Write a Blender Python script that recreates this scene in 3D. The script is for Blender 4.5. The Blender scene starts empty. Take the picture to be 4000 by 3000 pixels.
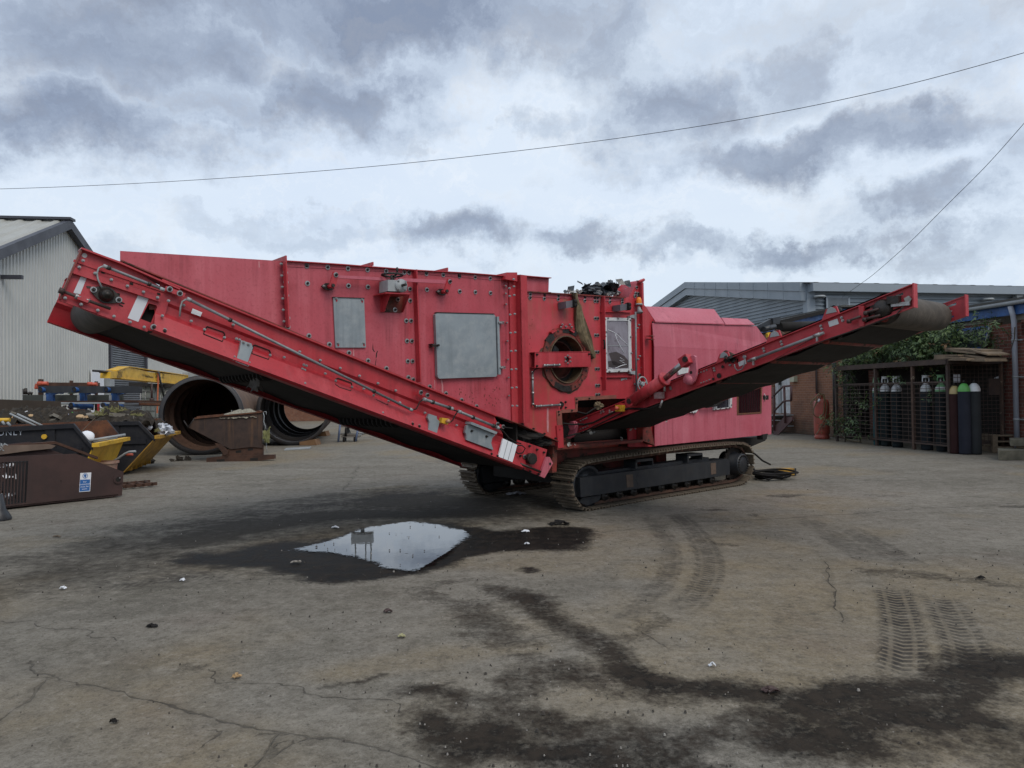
SUN_E=1.5; EXPO=0.14
import bpy, math, random
import numpy as np
from mathutils import Vector, Matrix, noise
from mathutils.geometry import tessellate_polygon
random.seed(7); RNG=np.random.RandomState(5)
scene=bpy.context.scene; COL=scene.collection
V=Vector; R=math.radians
# ---------------------------------------------------------------- camera
FPX=2773.0; H=1.4
PITCH=R(0.8); ROLL=R(0.83)
CP=V((0,0,H))
FWD=V((0,math.cos(PITCH),math.sin(PITCH))); U0=V((0,-math.sin(PITCH),math.cos(PITCH))); R0=V((1,0,0))
RT=R0*math.cos(ROLL)-U0*math.sin(ROLL); UP=U0*math.cos(ROLL)+R0*math.sin(ROLL)
cd=bpy.data.cameras.new('camera'); cam=bpy.data.objects.new('camera',cd); COL.objects.link(cam)
cam.matrix_world=Matrix(((RT.x,UP.x,-FWD.x,0),(RT.y,UP.y,-FWD.y,0),(RT.z,UP.z,-FWD.z,H),(0,0,0,1)))
cd.sensor_width=36; cd.lens=36*FPX/4000; cd.clip_end=2000; cd.clip_start=.05
scene.camera=cam
def ray(px,py): return FWD+RT*((px-2000)/FPX)+UP*((1500-py)/FPX)
def hit(px,py,p0,nr):
    d=ray(px,py); return CP+d*((p0-CP).dot(nr)/d.dot(nr))
ZUP=V((0,0,1))
def gnd(px,py,z=0): return hit(px,py,V((0,0,z)),ZUP)
def atd(px,py,d): r=ray(px,py); return CP+r*(d/r.y)
def Zm(ox,oy,s): return lambda x,y:(ox+x/s,oy+y/s)
Z1=Zm(0,800,2.212); Z2=Zm(0,1350,2.212); Z3=Zm(1000,900,2.765); Z4=Zm(1600,1000,2.765); Z5=Zm(1900,1000,3.16)
Z6=Zm(2000,1450,2.212); Z7=Zm(2500,1050,2.765); Z8=Zm(3000,1050,2.212); Z9=Zm(2550,1080,1.5255)
ZA=Zm(0,1400,3.687); ZB=Zm(300,1400,3.16); ZC=Zm(0,1700,3.16); ZD=Zm(900,1300,2.765); ZE=Zm(1500,1400,2.765)
ZF=Zm(3000,1400,5.53); ZG=Zm(3400,1250,3.687); ZH=Zm(3200,1450,2.765); ZI=Zm(3700,1100,2.212); ZT=Zm(2150,1700,2.328)
ZP=Zm(900,1950,1.3825); ZL=Zm(0,1800,1.106); ZR=Zm(2000,1800,1.106)
# ---------------------------------------------------------------- mesh builder
class MB:
    def __init__(s): s.v=[]; s.f=[]; s.m=[]; s.s=[]
    def add(s,vs,fs,m=0,sm=False):
        b=len(s.v); s.v+= [V(p) for p in vs]
        for f in fs: s.f.append([b+i for i in f]); s.m.append(m); s.s.append(sm)
        return s
    def prism(s,pts,vec,holes=(),m=0,ms=None):
        pts=[V(p) for p in pts]; vec=V(vec); n=vec.normalized()
        a=(pts[1]-pts[0]); a=(a-n*a.dot(n)).normalized(); b=n.cross(a)
        loops=[pts]+[[V(p) for p in h] for h in holes]
        l2=[[V((p.dot(a),p.dot(b),0)) for p in L] for L in loops]
        allp=[p for L in loops for p in L]; N=len(allp)
        flat=[p for L in l2 for p in L]
        if len(loops)==1:
            area=sum(l2[0][i].x*l2[0][(i+1)%len(pts)].y-l2[0][(i+1)%len(pts)].x*l2[0][i].y for i in range(len(pts)))
        tr=tessellate_polygon(l2)
        fs=[]
        for t in tr:
            A,B,Cc=[flat[i] for i in t]
            ar=(B.x-A.x)*(Cc.y-A.y)-(Cc.x-A.x)*(B.y-A.y)
            t=list(t)
            if ar<0: t=t[::-1]
            fs.append(t[::-1]); fs.append([i+N for i in t])   # back side (at pts) faces -n
        s.add(allp+[p+vec for p in allp],fs,m)
        off=0; sf=[]
        for li,L in enumerate(l2):
            k=len(L); ar=sum(L[i].x*L[(i+1)%k].y-L[(i+1)%k].x*L[i].y for i in range(k))
            for i in range(k):
                j=(i+1)%k; q=[off+i,off+j,off+j+N,off+i+N]
                if (ar<0)!=(li>0): q=q[::-1]
                sf.append(q)
            off+=k
        b=len(s.v)-2*N
        for f in sf: s.f.append([b+i for i in f]); s.m.append(m if ms is None else ms); s.s.append(False)
        return s
    def obox(s,p,a,b,c,m=0):
        p=V(p);a=V(a);b=V(b);c=V(c)
        if a.cross(b).dot(c)<0: a,b=b,a
        vs=[p,p+a,p+a+b,p+b,p+c,p+a+c,p+a+b+c,p+b+c]
        return s.add(vs,[[0,3,2,1],[4,5,6,7],[0,1,5,4],[1,2,6,5],[2,3,7,6],[3,0,4,7]],m)
    def cbox(s,c,a,b,d,m=0):
        a=V(a);b=V(b);d=V(d); return s.obox(V(c)-a/2-b/2-d/2,a,b,d,m)
    def tube(s,pts,r,n=8,m=0,sm=True,cap=True):
        pts=[V(p) for p in pts]; k=len(pts); rr=r if isinstance(r,(list,tuple)) else [r]*k
        T=[]
        for i in range(k):
            d=(pts[min(i+1,k-1)]-pts[max(i-1,0)])
            T.append(d.normalized() if d.length>1e-9 else V((0,0,1)))
        u=T[0].orthogonal().normalized(); vs=[]
        for i in range(k):
            u=(u-T[i]*u.dot(T[i])).normalized(); w=T[i].cross(u)
            for j in range(n):
                an=2*math.pi*j/n; vs.append(pts[i]+(u*math.cos(an)+w*math.sin(an))*rr[i])
        fs=[[i*n+j,i*n+(j+1)%n,(i+1)*n+(j+1)%n,(i+1)*n+j] for i in range(k-1) for j in range(n)]
        s.add(vs,fs,m,sm)
        if cap:
            b=len(s.v)-k*n
            s.f.append([b+j for j in range(n)][::-1]); s.m.append(m); s.s.append(False)
            s.f.append([b+(k-1)*n+j for j in range(n)]); s.m.append(m); s.s.append(False)
        return s
    def cyl(s,p0,p1,r0,r1=None,n=16,m=0,cap=True): return s.tube([p0,p1],[r0,r0 if r1 is None else r1],n,m,True,cap)
    def lathe(s,o,ax,prof,n=24,m=0,sm=True,ref=None):
        o=V(o); ax=V(ax).normalized(); u=(V(ref) if ref else ax.orthogonal()); u=(u-ax*u.dot(ax)).normalized(); w=ax.cross(u); vs=[]
        for (r,h) in prof:
            for j in range(n):
                an=2*math.pi*j/n; vs.append(o+ax*h+(u*math.cos(an)+w*math.sin(an))*max(r,1e-5))
        fs=[[i*n+j,i*n+(j+1)%n,(i+1)*n+(j+1)%n,(i+1)*n+j] for i in range(len(prof)-1) for j in range(n)]
        return s.add(vs,fs,m,sm)
    def grid(s,P,m=0,sm=False,close=False):
        r=len(P); c=len(P[0]); vs=[p for row in P for p in row]
        fs=[[i*c+j,i*c+(j+1)%c,(i+1)*c+(j+1)%c,(i+1)*c+j] for i in range(r-1) for j in range(c if close else c-1)]
        return s.add(vs,fs,m,sm)
    def mesh(s,name,mats,origin=V((0,0,0))):
        me=bpy.data.meshes.new(name); me.from_pydata([tuple(p-origin) for p in s.v],[],s.f)
        for mt in (mats if isinstance(mats,(list,tuple)) else [mats]): me.materials.append(mt)
        me.polygons.foreach_set('material_index',s.m); me.polygons.foreach_set('use_smooth',s.s); me.update(); return me
ORG={}
def setp(o,label=None,cat=None,group=None,kind=None):
    for k,x in (('label',label),('category',cat),('group',group),('kind',kind)):
        if x: o[k]=x
    return o
def thing(name,label,cat,loc,group=None):
    o=bpy.data.objects.new(name,None); COL.objects.link(o); o.location=loc; o.empty_display_size=.2
    ORG[o.name]=V(loc); return setp(o,label,cat,group)
def part(name,mb,mats,parent,label=None,kind=None):
    og=ORG[parent.name]; o=bpy.data.objects.new(name,mb.mesh(name,mats,og)); COL.objects.link(o); o.parent=parent
    ORG[o.name]=og; return setp(o,label,kind=kind)
def solo(name,mb,mats,label=None,cat=None,loc=(0,0,0),group=None,kind=None):
    loc=V(loc); o=bpy.data.objects.new(name,mb.mesh(name,mats,loc)); COL.objects.link(o); o.location=loc
    ORG[o.name]=loc; return setp(o,label,cat,group,kind)
def inst(name,me,parent,M):
    """part/sub-part sharing mesh data, placed by world matrix M"""
    o=bpy.data.objects.new(name,me); COL.objects.link(o); o.parent=parent
    o.matrix_local=Matrix.Translation(-ORG[parent.name])@M; return o
def basis(x,y,z,p): return Matrix(((x.x,y.x,z.x,p.x),(x.y,y.y,z.y,p.y),(x.z,y.z,z.z,p.z),(0,0,0,1)))
def copy_tree(o,loc,rotz=None,label=None):
    def cp(q,par):
        c=q.copy(); COL.objects.link(c)
        if par: c.parent=par
        for ch in q.children: cp(ch,c)
        return c
    c=cp(o,None); c.location=loc
    if rotz is not None: c.rotation_euler=(0,0,rotz)
    if label: c['label']=label
    ORG[c.name]=V(loc); return c
# ---------------------------------------------------------------- materials
def NT(name):
    m=bpy.data.materials.new(name); m.use_nodes=True; nt=m.node_tree; nt.nodes.clear()
    out=nt.nodes.new('ShaderNodeOutputMaterial'); b=nt.nodes.new('ShaderNodeBsdfPrincipled'); nt.links.new(b.outputs[0],out.inputs[0])
    return m,nt,b
def nd(nt,t,ins=None,**kw):
    n=nt.nodes.new(t)
    for k,x in kw.items(): setattr(n,k,x)
    for k,x in (ins or {}).items():
        if isinstance(x,bpy.types.NodeSocket): nt.links.new(x,n.inputs[k])
        else: n.inputs[k].default_value=x
    return n
def c4(c): return (c[0],c[1],c[2],1)
def S(h):   # sRGB 0..255 to linear
    return tuple(((x/255)/12.92 if x/255<=.04045 else ((x/255+.055)/1.055)**2.4) for x in h)
def mixc(nt,fac,a,b,mode='MIX'):
    n=nt.nodes.new('ShaderNodeMix'); n.data_type='RGBA'; n.blend_type=mode
    for i,x in ((0,fac),(6,a),(7,b)):
        if isinstance(x,bpy.types.NodeSocket): nt.links.new(x,n.inputs[i])
        else: n.inputs[i].default_value=x if i==0 else c4(x)
    return n.outputs[2]
def mth(nt,op,a,b=0,c=None,clamp=False):
    n=nt.nodes.new('ShaderNodeMath'); n.operation=op; n.use_clamp=clamp
    for i,x in enumerate((a,b,c)):
        if x is None: continue
        if isinstance(x,bpy.types.NodeSocket): nt.links.new(x,n.inputs[i])
        else: n.inputs[i].default_value=x
    return n.outputs[0]
def mr(nt,x,a,b,c=0,d=1,sm=False):
    n=nt.nodes.new('ShaderNodeMapRange'); n.interpolation_type='SMOOTHSTEP' if sm else 'LINEAR'; n.clamp=True
    nt.links.new(x,n.inputs[0]); n.inputs[1].default_value=a; n.inputs[2].default_value=b; n.inputs[3].default_value=c; n.inputs[4].default_value=d
    return n.outputs[0]
def tc(nt): return nt.nodes.new('ShaderNodeTexCoord').outputs['Object']
def nz(nt,vec,scale,detail=4,rough=.6,dist=0,stretch=None):
    if stretch:
        mp=nd(nt,'ShaderNodeMapping',{'Vector':vec}); mp.inputs['Scale'].default_value=stretch; vec=mp.outputs[0]
    return nd(nt,'ShaderNodeTexNoise',{'Vector':vec,'Scale':scale,'Detail':detail,'Roughness':rough,'Distortion':dist}).outputs[0]
def weathered(name,c1,c2,scale=1.5,rough=.5,metal=0.0,streak=None,spots=None,dirt=None,bump=.1,bscale=80,spec=.5,rvar=.15):
    """c1/c2 base variation; streak=(colour,amount) runs down; spots=(colour,threshold,scale); dirt=(colour,amount,scale)"""
    m,nt,b=NT(name); co=tc(nt)
    n1=nz(nt,co,scale,5); col=mixc(nt,mr(nt,n1,.35,.68),c1,c2)
    if dirt:
        n2=nz(nt,co,dirt[2],8,.7); col=mixc(nt,mth(nt,'MULTIPLY',mr(nt,n2,.45,.72),dirt[1]),col,dirt[0])
    if streak:
        n3=nz(nt,co,9,4,.6,0,(1,1,.06)); n4=nz(nt,co,1.3,3)
        f=mth(nt,'MULTIPLY',mth(nt,'MULTIPLY',mr(nt,n3,.5,.72),mr(nt,n4,.4,.65)),streak[1]); col=mixc(nt,f,col,streak[0])
    r=mth(nt,'ADD',mth(nt,'MULTIPLY',n1,rvar*2),rough-rvar)
    if spots:
        n5=nz(nt,co,spots[2],10,.75); f=mr(nt,n5,spots[1],spots[1]+.04); col=mixc(nt,f,col,spots[0]); r=mth(nt,'MAXIMUM',r,mth(nt,'MULTIPLY',f,.85))
    nt.links.new(col,b.inputs['Base Color']); nt.links.new(r,b.inputs['Roughness'])
    b.inputs['Metallic'].default_value=metal; b.inputs['Specular IOR Level'].default_value=spec
    if bump:
        bn=nd(nt,'ShaderNodeBump',{'Height':nz(nt,co,bscale,6),'Strength':bump,'Distance':.01}); nt.links.new(bn.outputs[0],b.inputs['Normal'])
    return m
def paint(name,base,fade,deep,sc=1.0,rough=.42,fam=.8,stk=.5,chips=.735):
    """sun-faded gloss paint: cloudy fading, rain streaks running down, fine dust, dents, small rust chips"""
    m,nt,b=NT(name); co=tc(nt)
    big=nz(nt,co,.55*sc,6,.62,.5); col=mixc(nt,mr(nt,big,.36,.64,0,fam),base,fade); mid=nz(nt,co,2.6*sc,7,.65,.3); col=mixc(nt,mr(nt,mid,.52,.72,0,.55),col,deep)
    s1=nz(nt,co,7,6,.65,0,(1,1,.045)); m1=nz(nt,co,1.1,3); col=mixc(nt,mth(nt,'MULTIPLY',mth(nt,'MULTIPLY',mr(nt,s1,.48,.70),mr(nt,m1,.38,.6)),stk),col,tuple(min(.8,c*1.25+.07) for c in fade))
    s2=nz(nt,co,13,5,.6,0,(1,1,.03)); m2=nz(nt,co,.8,3,.5,2.0); col=mixc(nt,mth(nt,'MULTIPLY',mth(nt,'MULTIPLY',mr(nt,s2,.50,.66),mr(nt,m2,.40,.58)),min(1,stk*1.3)),col,tuple(c*.45 for c in deep))
    fn=nz(nt,co,45,6,.7); col=mixc(nt,mr(nt,fn,.52,.72,0,.42),col,tuple(c*.55 for c in deep))
    ch=nz(nt,co,30,9,.75); cf=mth(nt,'MULTIPLY',mr(nt,ch,chips-.04,chips),mr(nt,nz(nt,co,1.7,3),.45,.6)); col=mixc(nt,cf,col,(.055,.018,.014))
    nt.links.new(col,b.inputs['Base Color']); r=mth(nt,'ADD',mth(nt,'MULTIPLY',mid,.28),rough-.14); r=mth(nt,'ADD',r,mth(nt,'MULTIPLY',s1,.15)); nt.links.new(mth(nt,'MAXIMUM',r,mth(nt,'MULTIPLY',cf,.85)),b.inputs['Roughness'])
    b.inputs['Specular IOR Level'].default_value=.55
    bn=nd(nt,'ShaderNodeBump',{'Height':nz(nt,co,1.4,3,.5),'Strength':.10,'Distance':.05}); nt.links.new(bn.outputs[0],b.inputs['Normal']); return m
RED =paint('faded_red_paint',(.41,.045,.064),(.45,.090,.116),(.29,.018,.027))
RED2=paint('deep_red_paint',(.40,.020,.029),(.43,.044,.056),(.25,.011,.016),1.6,.38,.6,.35)
PINK=paint('sun_bleached_red_paint',(.45,.092,.128),(.48,.135,.175),(.37,.048,.072),.8,.40,.9,.35,.76)
DIRTRED=weathered('grimy_red_paint',(.25,.03,.022),(.10,.03,.02),5,.6,spots=((.035,.022,.014),.55,7),dirt=((.05,.03,.02),.8,9),bump=.25,bscale=40)
RUST=weathered('brown_rust',(.085,.040,.024),(.045,.022,.015),4,.85,streak=((.14,.05,.02),.4),dirt=((.02,.013,.010),.7,7),bump=.4,bscale=50)
RUSTO=weathered('orange_rust',(.16,.06,.025),(.07,.03,.02),5,.85,dirt=((.03,.018,.012),.7,9),bump=.4,bscale=50)
DARKRUST=weathered('dark_brown_steel',(.060,.032,.028),(.038,.021,.019),2.5,.6,streak=((.03,.02,.018),.6),spots=((.022,.012,.01),.66,9),bump=.12,bscale=40)
GALV=weathered('galvanised_steel',(.31,.35,.37),(.21,.245,.265),2.2,.45,.3,streak=((.12,.14,.155),.9),dirt=((.40,.42,.42),.6,9),spots=((.15,.13,.11),.74,11),bump=.05)
COND=weathered('dull_conduit',(.22,.235,.25),(.15,.155,.165),9,.5,.3,dirt=((.10,.09,.08),.5,14),bump=.03)
STEEL=weathered('bright_zinc',(.42,.42,.42),(.25,.24,.23),20,.35,.7,bump=.05)
DSTEEL=weathered('oily_dark_steel',(.035,.032,.030),(.018,.016,.015),18,.45,.4,dirt=((.07,.05,.035),.5,20),bump=.3)
BLACKP=weathered('black_paint',(.020,.023,.028),(.012,.014,.018),3,.42,streak=((.06,.065,.07),.35),dirt=((.05,.045,.04),.4,9),spots=((.09,.09,.09),.74,22),bump=.05)
RUBBER=weathered('black_rubber',(.009,.008,.008),(.014,.012,.011),6,.8,dirt=((.022,.019,.016),.5,5),spec=.3,bump=.3,bscale=30)
BELT=weathered('worn_belt_rubber',(.075,.062,.05),(.045,.038,.03),5,.8,dirt=((.12,.10,.08),.6,9),bump=.4,bscale=25)
SHOE=weathered('muddy_track_steel',(.13,.10,.07),(.05,.04,.03),9,.7,.2,dirt=((.17,.14,.10),.6,25),spots=((.45,.43,.40),.76,30),bump=.5,bscale=60)
WHITEP=weathered('white_paint',(.62,.63,.64),(.50,.51,.52),3,.5,dirt=((.25,.24,.22),.5,9),bump=.03)
WHITE=weathered('plain_white',(.75,.77,.80),(.70,.72,.76),2,.55,bump=0)
GREYP=weathered('grey_paint',(.33,.35,.36),(.24,.26,.27),4,.5,streak=((.14,.14,.12),.5),bump=.03)
VOID=weathered('shade_and_grime_black',(.010,.009,.008),(.016,.013,.011),5,.9,bump=0)  # near-black for painted-in shade of hollows and recesses, and for some dirt
YEL=weathered('yellow_paint',(.70,.42,.025),(.62,.35,.018),3,.5,dirt=((.25,.15,.03),.5,6),bump=.03)
YELD=weathered('scuffed_yellow_paint',(.46,.25,.02),(.32,.17,.02),4,.6,spots=((.07,.04,.02),.60,7),dirt=((.12,.08,.03),.7,8),bump=.15)
BLUE=weathered('blue_paint',(.025,.10,.30),(.02,.07,.22),5,.5,dirt=((.02,.03,.05),.5,9),bump=.05)
ORANGE=weathered('orange_paint',(.55,.10,.05),(.42,.07,.04),5,.5,dirt=((.12,.05,.03),.6,9),bump=.1)
WOOD=weathered('weathered_wood',(.20,.15,.10),(.12,.09,.065),6,.85,dirt=((.05,.04,.03),.7,12),bump=.4,bscale=40)
# ================================================================ SKY
world=bpy.data.worlds.new('World'); scene.world=world; world.use_nodes=True
wt=world.node_tree; wt.nodes.clear()
SUN_EL=R(48); SUN_AZ=R(143)   # azimuth measured from +Y clockwise: behind the camera, to the right
def build_sky():
    nt=wt; out=nd(nt,'ShaderNodeOutputWorld'); bg=nd(nt,'ShaderNodeBackground'); nt.links.new(bg.outputs[0],out.inputs[0])
    sky=nt.nodes.new('ShaderNodeTexSky'); sky.sky_type='NISHITA'; sky.sun_disc=False; sky.sun_elevation=SUN_EL; sky.sun_rotation=SUN_AZ
    g=nd(nt,'ShaderNodeTexCoord').outputs['Generated']
    sp=nd(nt,'ShaderNodeSeparateXYZ',{0:g})
    az=mth(nt,'ARCTAN2',sp.outputs[0],sp.outputs[1]); el=mth(nt,'ARCSINE',sp.outputs[2])
    zc=mth(nt,'ADD',mth(nt,'MAXIMUM',sp.outputs[2],0),.22)
    cx=mth(nt,'DIVIDE',sp.outputs[0],zc); cy=mth(nt,'DIVIDE',sp.outputs[1],zc)
    cl=nd(nt,'ShaderNodeCombineXYZ',{0:cx,1:cy}).outputs[0]
    uv=nd(nt,'ShaderNodeCombineXYZ',{0:az,1:el}).outputs[0]
    wn=nd(nt,'ShaderNodeTexNoise',{'Vector':uv,'Scale':5.0,'Detail':10.0,'Roughness':.66})
    wv=nd(nt,'ShaderNodeVectorMath',{0:wn.outputs['Color'],1:(.5,.5,.5)},operation='SUBTRACT').outputs[0]
    wv=nd(nt,'ShaderNodeVectorMath',{0:wv,1:(.50,.22,0)},operation='MULTIPLY').outputs[0]
    uvw=nd(nt,'ShaderNodeVectorMath',{0:uv,1:wv},operation='ADD').outputs[0]
    BL=[(1000,-40,1700,190,.80),(3300,20,1100,120,.35),(420,120,600,220,.85),(900,380,360,130,.5),(1400,250,500,160,.45),(1650,60,480,170,.95),(430,500,480,140,.9),(1290,370,340,150,.85),(1000,510,70,45,.45),(1780,925,260,70,.75),
        (1000,900,300,40,.3),(2360,150,260,190,.7),(2620,420,340,150,.8),(3080,590,580,90,.85),(3130,240,230,150,.55),(3720,120,420,180,.45),(3530,555,150,80,.5),
        (2290,960,190,60,.7),(2640,980,160,45,.6),(3080,985,320,55,.75),(3620,800,260,80,.65),(3680,980,320,70,.55),(3960,600,160,120,.45),(2150,475,100,45,.4),(200,1000,250,40,.25),(1550,560,60,60,.35),(1200,950,240,35,.35)]
    dens=None
    for (px,py,rx,ry,s) in BL:
        d=ray(px,py).normalized(); a=math.atan2(d.x,d.y); e=math.asin(d.z); k=1/FPX*math.cos(a)
        v=nd(nt,'ShaderNodeVectorMath',{0:uvw,1:(a,e,0)},operation='SUBTRACT').outputs[0]
        v=nd(nt,'ShaderNodeVectorMath',{0:v,1:(1/(rx*k*1.15),1/(ry*k*1.2),0)},operation='MULTIPLY').outputs[0]
        l=nd(nt,'ShaderNodeVectorMath',{0:v},operation='LENGTH').outputs['Value']
        f=mr(nt,l,1.6,.15,0,s,True)
        dens=f if dens is None else mth(nt,'MAXIMUM',dens,f)
    n1=nz(nt,cl,1.5,9,.62,.3); n2=nz(nt,cl,.5,5,.6); n3=nz(nt,uvw,9,9,.68,.2,(1,1.9,1))
    # sky outside the photographed part gets its clouds from noise alone
    inview=mth(nt,'MULTIPLY',mr(nt,sp.outputs[1],.25,.6),mr(nt,el,.75,.55))
    gen=mth(nt,'MULTIPLY',mr(nt,n1,.42,.62,0,.8,True),mth(nt,'SUBTRACT',1,inview))
    d=mth(nt,'ADD',dens,mth(nt,'MULTIPLY',mth(nt,'SUBTRACT',n1,.5),.85))
    d=mth(nt,'ADD',d,mth(nt,'MULTIPLY',mth(nt,'SUBTRACT',n3,.5),.80))
    d=mth(nt,'ADD',d,gen)
    d=mr(nt,d,.07,.92,0,1)
    base=mixc(nt,mr(nt,n2,.35,.65),S((208,222,241)),S((223,234,246)))
    base=mixc(nt,mr(nt,n3,.48,.68,0,.75),base,S((236,242,249)))
    base=mixc(nt,mr(nt,el,.30,.10,0,.55),base,S((210,223,236)))
    rp=nt.nodes.new('ShaderNodeValToRGB'); e=rp.color_ramp; nt.links.new(d,rp.inputs[0])
    e.elements[0].position=0; e.elements[0].color=(1,1,1,1); e.elements[1].position=1; e.elements[1].color=(*S((162,167,179)),1)
    e.elements[0].color=(*S((255,255,255)),1)
    x=e.elements.new(.35); x.color=(*S((229,231,234)),1); x=e.elements.new(.65); x.color=(*S((198,201,208)),1)
    col=mixc(nt,1.0,base,rp.outputs[0],'MULTIPLY')
    skc=nd(nt,'ShaderNodeVectorMath',{0:sky.outputs[0],'Scale':.10},operation='SCALE').outputs[0]
    col=mixc(nt,.06,col,skc)
    nt.links.new(col,bg.inputs[0]); bg.inputs[1].default_value=1.0
    world.cycles.sampling_method='MANUAL'; world.cycles.sample_map_resolution=512
build_sky()
sl=bpy.data.lights.new('sun','SUN'); sl.energy=SUN_E; sl.angle=R(35); sl.color=(1,.93,.84)
so=bpy.data.objects.new('sun',sl); COL.objects.link(so)
sd=V((math.sin(SUN_AZ)*math.cos(SUN_EL),math.cos(SUN_AZ)*math.cos(SUN_EL),math.sin(SUN_EL)))
so.rotation_euler=sd.to_track_quat('Z','Y').to_euler()
scene.view_settings.view_transform='Standard'; scene.view_settings.look='None'; scene.view_settings.exposure=EXPO; scene.view_settings.gamma=1
# ================================================================ GROUND
def vnoise(x,y,sc,seed,octs=4):
    rs=np.random.RandomState(seed); out=np.zeros_like(x); amp=1; tot=0
    for o in range(octs):
        L=rs.rand(256,256); u=x*sc+rs.rand()*99; v=y*sc+rs.rand()*99
        iu=np.floor(u).astype(int); iv=np.floor(v).astype(int); fu=u-iu; fv=v-iv; fu=fu*fu*(3-2*fu); fv=fv*fv*(3-2*fv)
        g=lambda a,b:L[a%256,b%256]
        out+=amp*((g(iu,iv)*(1-fu)+g(iu+1,iv)*fu)*(1-fv)+(g(iu,iv+1)*(1-fu)+g(iu+1,iv+1)*fu)*fv); tot+=amp; amp*=.5; sc*=2.03
    return out/tot
def axis(lo,hi,st,far):
    a=list(np.arange(lo,hi,st)); s=st; x=hi
    while x<far: a.append(x); s*=1.35; x+=s
    s=st; x=lo-st; b=[]
    while x>-far: b.append(x); s*=1.35; x-=s
    return np.array(sorted(b+a))
GX=axis(-9,9.5,.045,600); GY=axis(2.0,17.0,.05,900)
XX,YY=np.meshgrid(GX,GY)
def segd(X,Y,P):
    """distance, along-length and signed side of polyline P"""
    best=np.full(X.shape,1e9); al=np.zeros(X.shape); sg=np.zeros(X.shape); L=0
    for (a,b) in zip(P[:-1],P[1:]):
        dx,dy=b[0]-a[0],b[1]-a[1]; l=math.hypot(dx,dy)+1e-9
        t=np.clip(((X-a[0])*dx+(Y-a[1])*dy)/l/l,0,1); ex=X-a[0]-t*dx; ey=Y-a[1]-t*dy; d=np.hypot(ex,ey)
        mk=d<best; best=np.where(mk,d,best); al=np.where(mk,L+t*l,al); sg=np.where(mk,np.sign(ex*dy-ey*dx),sg); L+=l
    return best,al,sg
def GP(zf,pts): return [(lambda g:(g.x,g.y))(gnd(*zf(*p))) for p in pts]
def smooth(P,k=3):
    for _ in range(k):
        Q=[P[0]]
        for a,b in zip(P[:-1],P[1:]): Q+= [(a[0]*.75+b[0]*.25,a[1]*.75+b[1]*.25),(a[0]*.25+b[0]*.75,a[1]*.25+b[1]*.75)]
        P=Q+[P[-1]]
    return P
def inpoly(X,Y,P):
    """signed distance, positive inside"""
    ins=np.zeros(X.shape,bool); n=len(P)
    for i in range(n):
        x1,y1=P[i]; x2,y2=P[(i+1)%n]
        c=((y1>Y)!=(y2>Y))&(X<(x2-x1)*(Y-y1)/(y2-y1+1e-12)+x1); ins^=c
    d,_,_=segd(X,Y,P+[P[0]]); return np.where(ins,d,-d)
N1=vnoise(XX,YY,1.1,11,5)-.5; N2=vnoise(XX,YY,4.5,12,4)-.5; N3=vnoise(XX,YY,.35,13,4)-.5
wx=XX+N1*.55+N2*.12; wy=YY+(vnoise(XX,YY,1.1,21,5)-.5)*.75+(vnoise(XX,YY,4.5,22,4)-.5)*.15
sst=lambda x,a,b:(lambda t:t*t*(3-2*t))(np.clip((x-a)/(b-a),0,1))
oil=np.zeros_like(XX)
def stroke(zf,pts,r,s,soft=.75):
    global oil
    d,_,_=segd(wx,wy,smooth(GP(zf,pts),1)); oil=np.maximum(oil,s*sst(-d,-r*(1+soft*.6),-r*(1-soft)))
stroke(ZR,[(2300,900),(2212,945),(2100,990),(1950,1010),(1700,1030),(1500,1060),(1300,1085),(1100,1030),(900,970),(700,940),(520,890)],.20,1.0)
stroke(ZR,[(2150,1030),(1900,1120),(1650,1150),(1450,1200),(1250,1170),(1050,1140)],.17,.95)
stroke(ZR,[(1050,1110),(850,1120),(700,1145),(500,1180),(300,1165),(100,1140),(-60,1110)],.13,.8)
stroke(ZR,[(2100,1150),(2000,1230),(2130,1290)],.16,.6); stroke(ZR,[(1700,1230),(1600,1290)],.1,.3)
stroke(ZR,[(520,880),(400,820),(300,770),(220,750),(120,680),(40,620),(-80,560)],.20,.85)
stroke(ZR,[(250,780),(450,760),(700,660)],.10,.55); stroke(ZR,[(350,800),(600,740)],.07,.4)
stroke(ZR,[(300,930),(200,1000),(60,1050),(-60,1080)],.17,.8); stroke(ZR,[(700,1000),(500,960),(300,900),(100,900)],.13,.6)
stroke(ZL,[(1850,1050),(2000,1060),(2100,1090)],.13,.9); stroke(ZL,[(1950,1200),(2050,1290),(2212,1240)],.20,1.0)
stroke(ZR,[(-20,1260),(200,1290),(420,1250)],.17,1.0); stroke(ZR,[(0,1130),(60,1060)],.12,.6); stroke(ZR,[(600,1210),(850,1280),(880,1330)],.14,.8)
stroke(ZL,[(1750,580),(1850,620),(1960,640)],.16,.6); stroke(ZL,[(1960,640),(2060,720),(2150,830)],.18,.65); stroke(ZL,[(1700,560),(1900,520),(2100,500)],.12,.5)
stroke(ZR,[(1150,145),(1250,140)],.16,.7); stroke(ZR,[(1560,150),(1640,150)],.15,.5); stroke(ZR,[(780,200),(870,205)],.11,.65); stroke(ZR,[(1040,225),(1065,235)],.09,.6)
stroke(ZR,[(1540,465),(1700,470),(1850,490),(2000,510)],.14,.55); stroke(ZR,[(800,350),(900,360)],.05,.6); stroke(ZR,[(20,445),(60,450)],.11,.7)
stroke(ZL,[(1450,990),(1600,970),(1700,940)],.05,.7); stroke(ZL,[(870,860),(960,870)],.06,.45); stroke(ZL,[(1180,800),(1240,800)],.05,.4)
stroke(ZR,[(2180,200),(2260,200)],.1,.6)
mud=np.zeros_like(XX)   # dirty brown wheel-churned ground, plus shade painted in under the machine
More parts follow.
